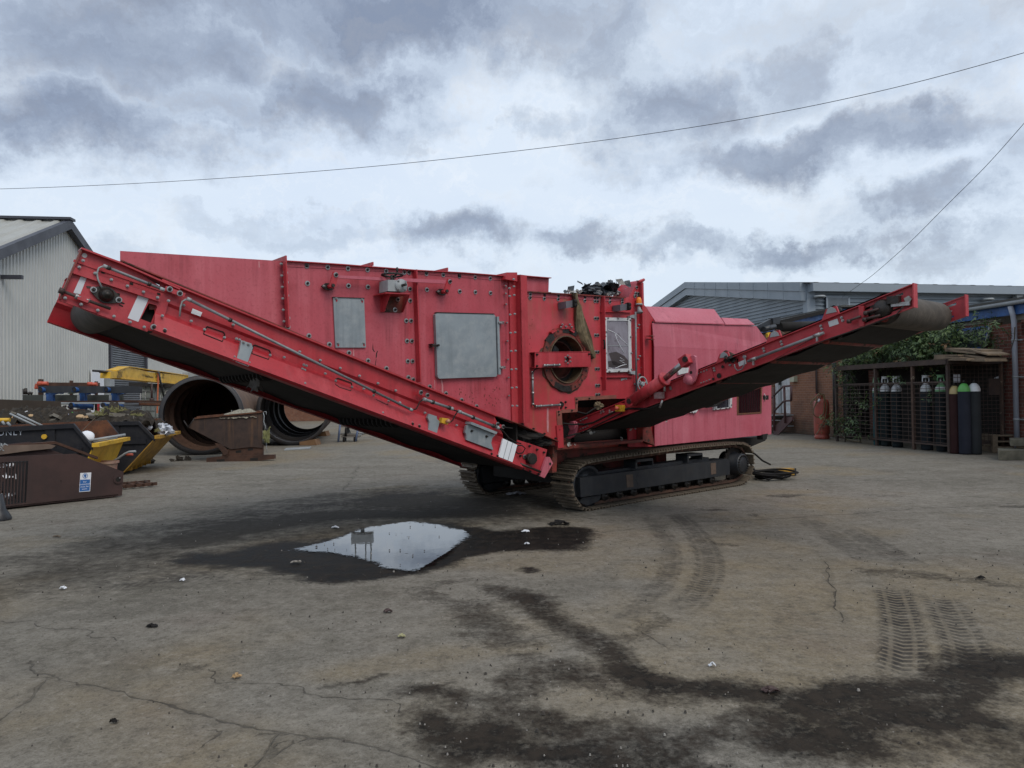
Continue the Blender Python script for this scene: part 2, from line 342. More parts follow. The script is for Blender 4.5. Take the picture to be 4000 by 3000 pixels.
def mud_shade(zf,pts,s,soft=.35,edge=.3):
    global mud
    mud=np.maximum(mud,s*sst(inpoly(wx,wy,GP(zf,pts)),-soft+edge*.2,soft))
mud_shade(ZL,[(-200,430),(200,360),(600,270),(1000,200),(1400,130),(1800,100),(2150,100),(2500,170),(2600,260),(2100,290),(1800,480),(1300,520),(900,500),(500,520),(100,600),(-200,680)],.62,.6)
mud_shade(ZL,[(500,350),(900,270),(1250,215),(1600,180),(1900,150),(2250,190),(2200,260),(1700,250),(1300,290),(1000,360),(700,420)],.95,.4); mud_shade(ZL,[(1500,150),(1900,120),(2300,170),(2350,260),(1900,240),(1500,215)],1.0,.5)  # stronger below the conveyors: mud together with the machine's shade painted in
d,_,_=segd(wx,wy,GP(ZL,[(-100,620),(300,560),(700,520),(1100,500)])); mud=np.maximum(mud,.35*sst(-d,-.5,-.1))
wet=np.zeros_like(XX)
sd1=inpoly(XX+N2*.25,YY+N1*.7+N2*.2,GP(ZP,[(-330,320),(-200,262),(0,262),(120,235),(450,208),(700,145),(980,103),(1220,125),(1500,150),(1750,135),(1990,145),(1960,200),(1900,262),(1700,285),(1450,300),(1240,328),(1100,375),(980,415),(780,458),(500,440),(300,430),(110,425),(110,380),(-60,340)]))
wet=sst(sd1,-.16,.22)
d,_,_=segd(wx,wy,GP(ZP,[(1570,345),(1600,370)])); wet=np.maximum(wet,.7*sst(-d,-.12,-.03))
water=inpoly(XX+N2*.10,YY+N1*.35+N2*.12,GP(ZP,[(330,262),(420,240),(560,205),(700,150),(840,128),(990,110),(1220,150),(1290,160),(1290,190),(1235,245),(1170,300),(1080,350),(960,385),(850,368),(760,335),(650,300),(560,284),(430,275)]))  # outline cut short on the right, shaping in the edge of the machine's reflection
tan=sst(vnoise(XX,YY,.55,31,4)+.25*N1-.12*(XX*0)+.10*sst(-YY,-6.5,-3.5)*sst(XX,-1.2,.8),.50,.70)
tan=np.maximum(tan,.7*sst(-segd(wx,wy,GP(ZR,[(0,420),(200,440),(350,380)]))[0],-.6,-.1))
pale=np.zeros_like(XX)
d,_,_=segd(wx,wy,GP(ZL,[(1500,900),(1800,880),(2212,860)])); tan=np.maximum(tan,.8*sst(-d,-.28,-.05))
crk=np.full_like(XX,1e9); crs=np.full_like(XX,1e9)
def crack(zf,pts,j=.05,off=0):
    global crk,crs
    d,_,g_=segd(XX+N2*j*2,YY+N2*j*2.4+N1*j*2,GP(zf,pts)); crs=np.where(d+off<crk,(d+off)*np.where(g_==0,1,g_),crs); crk=np.minimum(crk,d+off)
crack(ZL,[(-200,640),(0,690),(230,740),(450,790)],.12,.004); crack(ZL,[(100,880),(230,920),(400,970),(620,1020),(830,1070),(1080,1120),(1300,1160),(1440,1190),(1760,1270),(2000,1330)],.05)
crack(ZL,[(-50,1140),(60,1060),(130,1000),(210,930)],.06); crack(ZL,[(1560,20),(1530,60),(1490,125)],.1,.0)
crack(ZL,[(960,1180),(1010,1140),(1080,1120)],.08,.004); crack(ZL,[(1160,1270),(1200,1200),(1215,1155)],.06); crack(ZL,[(1210,1265),(1260,1210),(1340,1180)],.06,.004)
crack(ZL,[(-300,340),(0,300),(400,250),(900,200),(1300,160),(1800,110)],.12,.006); crack(ZR,[(400,300),(700,270),(1000,250),(1400,230),(1800,200),(2300,175)],.1,.004)
crack(ZR,[(1355,440),(1380,540),(1390,600),(1440,690)],.12,.007); crack(ZR,[(-50,790),(150,755)],.05,.004); crack(ZR,[(560,740),(640,790)],.05,.006)
crack(ZL,[(880,900),(930,950),(1100,970),(1300,1000),(1500,985),(1650,1000),(1700,1060)],.12,.011)
crack(ZR,[(1600,45),(2300,95)],.1,.006); crack(ZL,[(-100,330),(-400,380)],.1)
ty=np.zeros_like(XX); tun=np.zeros_like(XX); tu=np.zeros_like(XX); tv=np.zeros_like(XX)
def tyre(zf,pts,w,s,ends=.3,lg=1.0):
    global ty,tu,tv,tun
    P=smooth(GP(zf,pts),2); d,al,sg=segd(XX,YY,P); L=sum(math.hypot(b[0]-a[0],b[1]-a[1]) for a,b in zip(P[:-1],P[1:]))
    f=s*sst(w/2-d,-.015,.02)*sst(al,0,ends)*sst(L-al,0,ends)
    mk=(f>ty); ty=np.where(mk,f,ty); tu=np.where(mk,al,tu); tv=np.where(mk,d*sg,tv); tun=np.where(mk,lg,tun)
tyre(ZR,[(1640,540),(1672,640),(1690,740),(1692,840),(1680,950)],.23,1.0,.2); tyre(ZR,[(1850,580),(1895,660),(1945,760),(1972,850),(1985,950)],.24,1.0,.2)
tyre(ZR,[(560,230),(640,290),(690,380),(690,470),(620,570),(520,660),(430,720)],.17,.85,.4,.35); tyre(ZR,[(700,220),(780,290),(850,390),(860,490),(800,580),(720,670)],.22,.9,.4,.6)
tyre(ZR,[(1250,240),(1350,300),(1500,400),(1620,450)],.24,.75,.4,.3); tyre(ZR,[(1420,270),(1560,350),(1680,420),(1800,470)],.24,.75,.4,.5)
tyre(ZL,[(950,430),(1200,400),(1500,380)],.30,.8); tyre(ZL,[(1000,235),(1300,205),(1700,150),(2000,130)],.32,.7); tyre(ZL,[(300,560),(700,505),(1100,470)],.3,.55)
tyre(ZL,[(1300,330),(1500,345),(1650,395)],.25,.6)
tyre(ZR,[(1150,560),(1250,700),(1300,850)],.3,.22)
ZG_=(N3*.0+0*XX)
# gentle surface relief, a shallow dip that holds the puddle
rel=(vnoise(XX,YY,.9,41,3)-.5)*.012
rel=np.where(water>-.3,-.004-.010*sst(water,-.3,.25)+rel*.25,rel)
rel=rel*sst(18-np.abs(XX),0,4)*sst(22-YY,0,4)-.006
def make_ground():
    ny,nx=XX.shape; idx=np.arange(ny*nx).reshape(ny,nx)
    me=bpy.data.meshes.new('ground'); me.vertices.add(ny*nx)
    me.vertices.foreach_set('co',np.stack([XX,YY,rel],-1).astype(np.float32).ravel())
    q=np.stack([idx[:-1,:-1],idx[:-1,1:],idx[1:,1:],idx[1:,:-1]],-1).reshape(-1,4)
    me.loops.add(q.size); me.loops.foreach_set('vertex_index',q.ravel().astype(np.int32))
    me.polygons.add(len(q)); me.polygons.foreach_set('loop_start',(np.arange(len(q))*4).astype(np.int32))
    me.polygons.foreach_set('use_smooth',np.ones(len(q),bool)); me.update(calc_edges=True)
    def at(name,a,b,c,):
        t=me.attributes.new(name,'FLOAT_VECTOR','POINT'); t.data.foreach_set('vector',np.stack([a,b,c],-1).astype(np.float32).ravel())
    at('stain',oil,mud,wet); at('aux',np.minimum(crk,.5),tan,np.clip(water,-.5,.5)); at('tyre',ty,tu,tv); at('crack',np.clip(crs,-.5,.5),tun,tun)
    m,nt,b=NT('stained_concrete'); co=tc(nt)
    A=lambda n:nd(nt,'ShaderNodeSeparateXYZ',{0:nd(nt,'ShaderNodeAttribute',attribute_name=n).outputs['Vector']}).outputs
    st=A('stain'); ax=A('aux'); tr=A('tyre')
    big=nz(nt,co,.33,5,.6,.4); mid=nz(nt,co,1.6,7,.65,.3); fine=nz(nt,co,9,8,.7); grit=nz(nt,co,70,6,.75); smear=nz(nt,co,1.7,7,.6,.5,(.32,1.3,1))
    col=mixc(nt,mr(nt,big,.35,.65),(.166,.152,.126),(.208,.190,.158))
    col=mixc(nt,mr(nt,mid,.48,.68,0,.75),col,(.118,.108,.084))
    col=mixc(nt,mr(nt,smear,.50,.68,0,.6),col,(.245,.226,.190))
    sp3=nz(nt,co,.75,9,.72,1.0,(.45,1.1,1)); col=mixc(nt,mr(nt,sp3,.53,.70,0,.62),col,(.085,.077,.062)); col=mixc(nt,mr(nt,sp3,.42,.30,0,.4),col,(.27,.25,.21))
    col=mixc(nt,mth(nt,'MULTIPLY',ax[1],mr(nt,mid,.35,.6,.3,.8)),col,(.225,.180,.115))
    pk=nz(nt,co,.8,5,.6); col=mixc(nt,mr(nt,pk,.56,.70,0,.40),col,(.180,.142,.118))
    col=mixc(nt,mr(nt,fine,.50,.66,0,.55),col,(.085,.073,.058)); col=mixc(nt,mr(nt,fine,.46,.30,0,.45),col,(.31,.28,.235)); f2=nz(nt,co,34,5,.75); col=mixc(nt,mr(nt,f2,.52,.66,0,.55),col,(.062,.054,.045)); f3=nz(nt,co,110,4,.8); col=mixc(nt,mr(nt,f3,.52,.66,0,.55),col,(.055,.049,.041)); col=mixc(nt,mr(nt,f3,.45,.32,0,.35),col,(.33,.31,.27)); col=mixc(nt,mr(nt,f2,.44,.32,0,.35),col,(.34,.31,.27))
    br=mth(nt,'ADD',mth(nt,'MULTIPLY',mth(nt,'SUBTRACT',fine,.5),1.5),mth(nt,'MULTIPLY',mth(nt,'SUBTRACT',mid,.5),1.2))
    sm2=mth(nt,'MULTIPLY',mth(nt,'SUBTRACT',smear,.5),2.0)
    mud_shade_f=mr(nt,mth(nt,'ADD',mth(nt,'ADD',st[1],mth(nt,'MULTIPLY',br,.7)),mth(nt,'MULTIPLY',sm2,.5)),.22,.85)
    col=mixc(nt,mth(nt,'MULTIPLY',mth(nt,'MULTIPLY',mud_shade_f,mr(nt,st[1],0.02,.2)),.88),col,mixc(nt,grit,(.040,.034,.027),(.022,.019,.016)))
    # tyre prints
    cs0=A('crack')[1]
    u=mth(nt,'MULTIPLY',mth(nt,'ADD',tr[1],mth(nt,'MULTIPLY',mth(nt,'ABSOLUTE',tr[2]),.55)),1/.062)
    w=mth(nt,'FRACT',u); lug=mr(nt,mth(nt,'ABSOLUTE',mth(nt,'SUBTRACT',w,.5)),.12,.26)
    grv=mr(nt,mth(nt,'ABSOLUTE',mth(nt,'SUBTRACT',mth(nt,'FRACT',mth(nt,'MULTIPLY',mth(nt,'ADD',tr[2],5),1/.115)),.5)),.34,.44,1,.25)
    tp=mth(nt,'MULTIPLY',mth(nt,'MULTIPLY',tr[0],mth(nt,'ADD',mth(nt,'MULTIPLY',mth(nt,'MULTIPLY',mth(nt,'MULTIPLY',lug,grv),.85),cs0),mth(nt,'SUBTRACT',.52,mth(nt,'MULTIPLY',cs0,.34)))),mr(nt,mth(nt,'ADD',mth(nt,'MULTIPLY',fine,.5),mth(nt,'MULTIPLY',mid,.5)),.38,.56,.35,1.0))
    col=mixc(nt,tp,col,(.040,.036,.032))
    oilf=mr(nt,mth(nt,'ADD',mth(nt,'ADD',st[0],mth(nt,'MULTIPLY',br,.75)),mth(nt,'MULTIPLY',mth(nt,'SUBTRACT',f2,.5),.9)),.20,.95)
    oilf=mth(nt,'MULTIPLY',oilf,mr(nt,st[0],.02,.2))
    col=mixc(nt,mth(nt,'MULTIPLY',oilf,.96),col,mixc(nt,mr(nt,fine,.42,.60),(.008,.007,.006),(.032,.025,.019)))
    # chips of pale and dark grit
    vo=nd(nt,'ShaderNodeTexVoronoi',{'Vector':co,'Scale':24.0,'Randomness':1.0}); vd=vo.outputs['Distance']; vc=nd(nt,'ShaderNodeSeparateColor',{0:vo.outputs['Color']}).outputs
    ch=mth(nt,'MULTIPLY',mr(nt,vd,.16,.10),mth(nt,'GREATER_THAN',vc[0],.86)); col=mixc(nt,mth(nt,'MULTIPLY',ch,.6),col,(.035,.03,.027))
    ch2=mth(nt,'MULTIPLY',mr(nt,vd,.12,.07),mth(nt,'LESS_THAN',vc[0],.05)); col=mixc(nt,mth(nt,'MULTIPLY',ch2,.7),col,(.38,.36,.33))
    ct=mth(nt,'ADD',.001,mth(nt,'MULTIPLY',mth(nt,'SUBTRACT',fine,.42),.040))
    cs=A('crack'); ck=mth(nt,'MULTIPLY',mr(nt,mth(nt,'SUBTRACT',mth(nt,'ABSOLUTE',cs[0]),ct),.004,-.003),mr(nt,ax[0],.075,.05)); col=mixc(nt,mth(nt,'MULTIPLY',ck,mr(nt,mid,.38,.60,.25,.8)),col,(.040,.035,.029))
    ck2=mr(nt,mth(nt,'ADD',ax[0],mth(nt,'MULTIPLY',fine,.05)),.09,.03,0,.35); col=mixc(nt,ck2,col,(.095,.085,.07))
    wetf=mth(nt,'MULTIPLY',mr(nt,mth(nt,'ADD',mth(nt,'ADD',st[2],mth(nt,'MULTIPLY',br,.45)),mth(nt,'MULTIPLY',mth(nt,'SUBTRACT',f2,.5),.8)),.30,.80),mr(nt,st[2],.02,.2))
    col=mixc(nt,wetf,col,mixc(nt,mr(nt,fine,.45,.62),(.010,.009,.008),(.026,.021,.017)))
    nt.links.new(col,b.inputs['Base Color'])
    ro=mth(nt,'SUBTRACT',.93,mth(nt,'MULTIPLY',wetf,.30)); ro=mth(nt,'SUBTRACT',ro,mth(nt,'MULTIPLY',oilf,.22))
    ro=mth(nt,'ADD',ro,mth(nt,'MULTIPLY',mth(nt,'SUBTRACT',fine,.5),.35)); nt.links.new(ro,b.inputs['Roughness']); nt.links.new(mth(nt,'SUBTRACT',.18,mth(nt,'MULTIPLY',mth(nt,'MAXIMUM',oilf,wetf),.08)),b.inputs['Specular IOR Level'])
    hh=mth(nt,'ADD',mth(nt,'MULTIPLY',grit,.35),fine); hh=mth(nt,'SUBTRACT',hh,mth(nt,'MULTIPLY',ck,.8)); hh=mth(nt,'ADD',hh,mth(nt,'MULTIPLY',mth(nt,'MULTIPLY',tp,lug),.25))
    bn=nd(nt,'ShaderNodeBump',{'Height':hh,'Strength':.8,'Distance':.014}); nt.links.new(bn.outputs[0],b.inputs['Normal'])
    me.materials.append(m); o=bpy.data.objects.new('ground',me); COL.objects.link(o); o['kind']='structure'; ORG[o.name]=V((0,0,0)); return o
ground=make_ground()
def make_water():
    m,nt,b=NT('puddle_water'); co=tc(nt); b.inputs['Base Color'].default_value=(.010,.010,.010,1); b.inputs['IOR'].default_value=1.7
    b.inputs['Roughness'].default_value=.012; b.inputs['Specular IOR Level'].default_value=.5
    at=nd(nt,'ShaderNodeAttribute',attribute_name='edge').outputs['Fac']
    n=nz(nt,co,14,7,.7); n2=nz(nt,co,60,5,.7,0,(.5,1.2,1)); al=mr(nt,mth(nt,'ADD',mth(nt,'MULTIPLY',at,2.6),mth(nt,'ADD',mth(nt,'MULTIPLY',mth(nt,'SUBTRACT',n2,.60),.75),mth(nt,'MULTIPLY',mth(nt,'SUBTRACT',n,.52),.5))),-.06,.02)
    vo=nd(nt,'ShaderNodeTexVoronoi',{'Vector':nd(nt,'ShaderNodeMapping',{'Vector':co,'Scale':(.55,1.2,1)}).outputs[0],'Scale':19.0}); vc=nd(nt,'ShaderNodeSeparateColor',{0:vo.outputs['Color']}).outputs
    isl=mth(nt,'MULTIPLY',mth(nt,'LESS_THAN',vo.outputs['Distance'],.2),mth(nt,'GREATER_THAN',vc[0],.93)); al=mth(nt,'MULTIPLY',al,mth(nt,'SUBTRACT',1,isl))
    nt.links.new(al,b.inputs['Alpha'])
    bn=nd(nt,'ShaderNodeBump',{'Height':nz(nt,co,5,3),'Strength':.03,'Distance':.01}); nt.links.new(bn.outputs[0],b.inputs['Normal'])
    sub=(water>-.16); ys,xs=np.where(sub[:-1,:-1]&sub[1:,:-1]&sub[:-1,1:]&sub[1:,1:])
    ids={}; vs=[]; es=[]; fs=[]
    def vi(j,i):
        if (j,i) not in ids: ids[(j,i)]=len(vs); vs.append((XX[j,i],YY[j,i],-.0085)); es.append(water[j,i])
        return ids[(j,i)]
    for j,i in zip(ys,xs): fs.append((vi(j,i),vi(j,i+1),vi(j+1,i+1),vi(j+1,i)))
    me=bpy.data.meshes.new('water'); me.from_pydata(vs,[],fs); t=me.attributes.new('edge','FLOAT','POINT'); t.data.foreach_set('value',np.array(es,dtype=np.float32))
    me.materials.append(m); o=bpy.data.objects.new('puddle_water',me); COL.objects.link(o); o['kind']='structure'
make_water()
# loose grit and litter on the yard
def make_grit():
    b=MB(); rs=random.Random(3)
    for i in range(650):
        px=rs.uniform(0,4000); py=rs.triangular(1760,2990,2250)
        if rs.random()<.65: a=rs.choice([(1700,2100,500,120),(2900,2850,900,150),(2100,2750,500,200),(3650,2250,250,60),(900,2150,700,120)]); px=rs.gauss(a[0],a[2]); py=min(2990,max(1800,rs.gauss(a[1],a[3])))
        g=gnd(px,py); sz=rs.uniform(.0022,.0062)*(1 if rs.random()<.96 else 1.7)*(1+g.y*.06)
        k=rs.randint(4,6); a0=rs.random()*6; h=sz*rs.uniform(.3,.8); top=[g+V((math.cos(a0+6.283*j/k)*sz*rs.uniform(.5,1),math.sin(a0+6.283*j/k)*sz*rs.uniform(.5,1),0)) for j in range(k)]
        m=0 if rs.random()<.82 else 1
        b.add([p+V((0,0,-.004)) for p in top]+[g+(p-g)*.6+V((0,0,h)) for p in top],[[j,(j+1)%k,k+(j+1)%k,k+j] for j in range(k)]+[[k+j for j in range(k)]],m)
    solo('loose_grit',b,[weathered('dark_grit',(.04,.035,.03),(.07,.06,.05),9,.9,bump=0),weathered('pale_grit',(.30,.28,.25),(.22,.20,.18),9,.8,bump=0)],kind='stuff',label='scattered stone chips and dirt crumbs lying over the concrete yard',cat='grit')
make_grit()
def scrap(name,zf,pt,size,m,label,cat,seed,h=.02):
    rs=random.Random(seed); g=gnd(*zf(*pt)); b=MB(); n=7
    P=[[g+V(((i-n/2)/n*size*(1+.5*rs.random())+rs.uniform(-.1,.1)*size,(j-n/2)/n*size*.7+rs.uniform(-.12,.12)*size,.004+h*rs.random()*math.sin(math.pi*(i+.5)/n))) for i in range(n)] for j in range(n)]
    P=[[p for p in row] for row in P]
    b.grid(P); b.grid([[p-V((0,0,.003)) for p in row[::-1]] for row in P]); solo(name,b,m,label,cat,g)
LEAFM=weathered('dead_leaf',(.25,.13,.06),(.12,.06,.03),8,.8,bump=0)
for i,(zf,pt,sz,m,lb,ct) in enumerate([
 (ZR,(866,886),.03,WHITE,'thin crumpled white strip of plastic on bare concrete before the dark oil stain','litter'),
 (ZL,(1738,762),.04,weathered('yellow_film',(.40,.38,.20),(.25,.24,.15),9,.5,bump=0),'crumpled yellowish wrapper on the concrete below the puddle','litter'),
 (ZL,(1025,936),.04,weathered('tan_scrap',(.42,.28,.14),(.3,.2,.1),9,.8,bump=0),'torn tan scrap with pale crumbs on the lower left concrete','litter'),
 (ZL,(495,1130),.03,RUBBER,'black rubber lump on the concrete near the lower left corner','litter'),
 (ZL,(250,329),.06,WOOD,'grey stone lying alone on the pale concrete at the left','stone'),
 (ZP,(1598,176),.07,WHITE,'white torn plastic lying on the wet patch beside the track','litter'),
 (ZP,(1603,243),.045,WHITE,'small white scrap at the lower edge of the wet patch','litter'),
 (ZP,(1790,135),.20,RUBBER,'black crumpled plastic sheet at the far right of the wet patch','litter'),
 (ZL,(790,518),.035,WHITE,'white chip on the ground left of the wet patch','litter'),
 (ZL,(274,552),.045,WHITE,'pale plastic scrap on the far left of the muddy ground','litter'),
 (ZP,(570,155),.07,WHITE,'pale rag lying just above the puddle edge','litter'),
 (ZP,(360,342),.07,weathered('greyrag',(.25,.23,.2),(.18,.16,.14),9,.8,bump=0),'grey fragment on the mud below the puddle','litter'),
 (ZE,(1450,1470),.22,weathered('white_rag',(.36,.36,.37),(.24,.24,.25),9,.8,bump=0),'white rag on the shaded ground under the lower conveyor end','rag'),
 (ZL,(1450,288),.05,WHITE,'white flake on wet mud above the puddle','litter'),
 (ZL,(660,716),.06,RUBBER,'dark twisted scrap on open concrete left of centre','litter'),
 (ZR,(2030,508),.05,RUBBER,'black clod beside the dirt trail at the right','clod'),
 (ZR,(1120,995),.06,DARKRUST,'dark clod with pale crumbs sitting on the oil stain','clod'),
 (ZL,(1680,652),.05,DARKRUST,'rusty ring of wire lying flat beside the brown stain','litter')]):
    scrap('stone' if ct=='stone' else ('dirt_clod' if ct=='clod' else ('rag' if ct=='rag' else 'litter_scrap')),zf,pt,sz,m,lb,ct,50+i,.02 if sz<.1 else .05)
# ================================================================ THE MACHINE
_o=gnd(2292,1996); _e=gnd(2880,1898)
AX=(_e-_o); AX.z=0; AX.normalize(); NI=V((-AX.y,AX.x,0))     # along, inward (away from the camera)
WB=.09                                                          # body wall plane behind the track's outer plane
def MW(p,w): return hit(p[0],p[1],_o+NI*w,NI)                   # a pixel back onto the wall plane at offset w
def tz(q): d=q-_o; return d.dot(AX),q.z
def MP(t,w,z): return _o+AX*t+NI*w+V((0,0,z))
def panel(name,parent,pts,w,th,mat,holes=(),label=None,zf=None,mb=None):
    g=(lambda p:zf(*p)) if zf else (lambda p:p)
    b=mb or MB(); b.prism([MW(g(p),w) for p in pts],NI*th,[[MW(g(p),w) for p in h] for h in holes])
    if mb: return b
    return part(name,b,mat,parent,label)
mach=thing('screening_machine','large faded red tracked screening machine with long sloping conveyor filling the yard','screening machine',_o+NI*1.1)
WID=2.25
# ---- bolt meshes (axis towards the camera = local +Z)
def boltmesh(r,hr,name,mats):
    b=MB(); b.cyl((0,0,0),(0,0,.006),r,n=14,m=0); b.cyl((0,0,.006),(0,0,.006+hr*1.1),hr,n=6,m=1); b.cyl((0,0,.006+hr*1.1),(0,0,.006+hr*2.0),hr*.5,n=8,m=1); return b.mesh(name,mats)
BW=boltmesh(.0235,.0115,'bolt',[STEEL,DSTEEL]); BR=boltmesh(.0115,.010,'bolt',[GREYP,GREYP]); BS=boltmesh(.012,.0085,'bolt',[STEEL,STEEL]); BD=boltmesh(.013,.011,'bolt',[DSTEEL,DSTEEL]); BRR=boltmesh(.014,.010,'bolt',[RED2,STEEL])
BB=boltmesh(.0225,.014,'bolt',[STEEL,DSTEEL])
FX,FY,FZ=AX,ZUP,-NI
def bolts(me,parent,pts,w,zf=None):
    for p in pts:
        q=MW(zf(*p) if zf else p,w); inst('bolt',me,parent,basis(FX,FY,FZ,q))
# ---- body shell
body_top=[Z3(295,329),Z3(900,368),Z3(1400,404),Z4(0,147),Z4(560,180),Z4(1060,219)]
shell=MB()
# inner closed shell that gives the housing its depth (all plates stand 20 mm or more in front of it)
def shellpoly(pts,w0,w1,mb,m=0): mb.prism([MW(p,WB) + NI*(w0-WB) for p in pts],NI*(w1-w0),m=m)
main=[(470,981),(1105,1021),Z3(300,331),Z4(1130,224),(2014,1650),Z3(1735,1650),(1000,1236),(470,1017)]
p_tail=panel('tail_hopper_panel',mach,[(470,980),(1107,1020),(1119,1288),(1000,1236),(470,1017)],WB+.05,.01,RED,label='plain faded red tail panel above the long conveyor')
p2=panel('side_panel',mach,[Z3(290,327),(1611,1055.5),(1628,1497),(1119,1288)],WB,.012,RED)
p3=panel('side_panel',mach,[(1612,1056),Z4(1060,219),Z4(1100,1659),(1999,1653),(1868,1600),(1629,1498)],WB,.012,RED)
# side panel with the drum opening and the stepped cut-out for the side conveyor
cen=MW(Z4(1680,1118),WB)
def circ(c,r,n=36,a0=0,u=AX,v=ZUP): return [c+u*(r*math.cos(a0+2*math.pi*i/n))+v*(r*math.sin(a0+2*math.pi*i/n)) for i in range(n)]
RH=abs(MW(Z4(1680,790),WB).z-cen.z)*.985
P4=[Z5(355,440),Z5(1400,498),Z5(1428,1659),Z6(775,237),Z6(565,255),Z6(565,352),Z6(430,362),Z6(445,600),Z6(385,600),Z6(45,455)]
b4=MB(); b4.prism([MW(p,WB) for p in P4],NI*.012,[circ(cen,RH,8,math.pi/8)])
p4=part('drum_side_panel',b4,weathered('stained_red_side',(.52,.065,.085),(.42,.030,.040),1.2,.42,streak=((.24,.13,.07),.9),spots=((.06,.015,.012),.70,20),dirt=((.22,.05,.03),.6,4),bump=.03),mach,label='red side panel with the round drum opening, stained brown below it')
P5=[Z5(1410,498),Z5(1700,512),Z5(1760,512),Z5(1880,300),Z5(1940,330),Z5(1950,1680),Z6(1225,240),Z6(1085,185),Z6(1060,235),Z6(900,238),Z6(775,237),Z5(1428,1659)]
p5=panel('door_side_panel',mach,P5,WB+.002,.012,RED2)
# deep shell behind the panels
sh=MB()
sh.prism([MW(p,WB+.06)  for p in [(1112,1030),(1985,1082),(2010,1090),(2014,1630),(1868,1596),(1629,1490),(1122,1284)]],NI*(WID-.3),m=0)
part('housing_shell',sh,[RED],mach)
top_t,_=tz(MW(Z4(1060,219),WB)); 
# drum compartment: roof, far wall, back walls (hollow inside)
tA,zA=tz(MW(Z5(355,440),WB)); tB,zB=tz(MW(Z5(1700,512),WB)); tC,_=tz(MW(Z5(1950,600),WB)); zlow=tz(MW(Z6(385,600),WB))[1]
hc=MB()
hc.obox(MP(tA+.02,WID-.25,zlow),AX*(tC-tA-.02),NI*.02,V((0,0,zA-zlow-.02))); hc.obox(MP(tC-.03,WB+.02,zlow),AX*.02,NI*(WID-.4),V((0,0,zA-zlow-.05)))
hc.obox(MP(tA+.30,WB+.02,zA-.02),AX*(.05),NI*(WID-.4),V((0,0,.015)))
part('compartment_wall',hc,[DIRTRED],mach)
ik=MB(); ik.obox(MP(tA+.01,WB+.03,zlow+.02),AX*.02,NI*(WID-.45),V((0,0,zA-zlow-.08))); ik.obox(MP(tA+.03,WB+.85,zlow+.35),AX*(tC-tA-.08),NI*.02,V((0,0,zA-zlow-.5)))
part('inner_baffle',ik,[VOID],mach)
# roof edge flanges + roof ribs
fl=MB()
def lip(pts,w,out,h,mb,drop=0):
    for a,b in zip(pts[:-1],pts[1:]):
        A=MW(a,w); B=MW(b,w); mb.obox(A-NI*out,B-A,NI*(out+.05),V((0,0,-h)))
lip([Z3(290,327),Z3(900,366),(1611,1054.5)],WB-.002,.035,.008,fl); lip([(1611,1054.5),Z4(560,180),Z4(1070,219)],WB-.002,.035,.008,fl)
part('roof_flange',fl,RED2,mach); fl=MB(); lip([Z4(1135,204),Z4(1515,236)],WB+.30,.03,.008,fl); part('roof_flange',fl,RED2,mach)
fl2=MB(); lip([Z4(1140,378),Z4(1500,393),Z5(780,455),Z5(1700,510)],WB-.002,.035,.012,fl2); part('roof_flange',fl2,DIRTRED,mach)
band=MB()
for a,b_,c,d in [(Z3(330,335),(1609,1058),(1610,1066),Z3(335,390)),((1614,1059),Z4(1045,224),Z4(1010,266),(1615,1068)),(Z5(362,445),Z5(1395,500),Z5(1395,548),Z5(362,492)),(Z5(1415,505),Z5(1690,520),Z5(1690,548),Z5(1415,560))]:
    band.prism([MW(p,WB-.006) for p in (a,b_,c,d)],NI*.005)
part('stiffener_band',band,RED,mach)
for (a,b_,c) in [(Z3(190,326),Z3(290,282),Z3(290,330)),(Z3(1135,383),Z3(1225,350),Z3(1225,389)),(Z3(1940,440),Z3(2030,410),Z3(2030,447))]:
    r=MB(); A=MW(a,WB+.03);B=MW(b_,WB+.03);Cc=MW(c,WB+.03); dz=B.z-Cc.z
    # transverse roof rib: thin plate running across the machine, seen from its end
    r.prism([MP(tz(B)[0],WB-.03,Cc.z),MP(tz(B)[0],WB-.03,B.z),MP(tz(B)[0],WID-.3,B.z+.02),MP(tz(B)[0],WID-.3,Cc.z)],AX*.012); part('roof_rib',r,RED2,mach)
# vertical ribs
def vrib(p0,p1,wd,proud,mat=RED2,name='vertical_rib',back=.0):
    A=MW(p0,WB); B=MW(p1,WB); r=MB(); r.obox(A-NI*proud,AX*wd,NI*(proud-.001+back),B-A); return part(name,r,mat,mach)
vrib(Z3(284,285),Z3(318,1050),.012,.07); vrib(Z3(1688,432),Z3(1732,1640),.012,.075); 
vrib(Z5(1405,500),Z5(1424,1659),.012,.07); 
# big corner channel between the two heights of housing
ch=MB()
A=MW(Z4(1062,205),WB); B=MW(ZE(1372,698),WB); C1=MW(Z4(1122,172),WB-.10); D1=MW(Z5(378,1659),WB-.10)
ch.obox(A-NI*.02,AX*.09,NI*.018,B-A); ch.obox(A+AX*.09-NI*.10,AX*.012,NI*.098,B-A); ch.obox(A+AX*.09-NI*.10,AX*.10,NI*.012,B-A)
chn=part('corner_channel',ch,RED2,mach)
cap=MB(); q=MW(Z4(1125,172),WB-.08); cap.prism([q-AX*.12+V((0,0,-.09)),q-AX*.10+V((0,0,-.015)),q+AX*.05,q+AX*.05+V((0,0,-.10))],NI*.5); part('gusset_plate',cap,RED2,mach)
uh=MB(); uh.prism([MW(p,WB+.32) for p in [Z4(1125,206),Z4(1505,238),Z4(1500,396),Z4(1125,380)]],NI*1.4); part('upper_hopper_box',uh,[RED],mach)
# folded edges along the sloping underside
un=MB(); pts=[(1000,1236),(1300,1363),(1629,1497),(1868,1600),(2024,1655),(2173,1722)]
lip([(470,1018)]+pts,WB-.002,.04,.010,un); part('underside_flange',un,DIRTRED,mach)
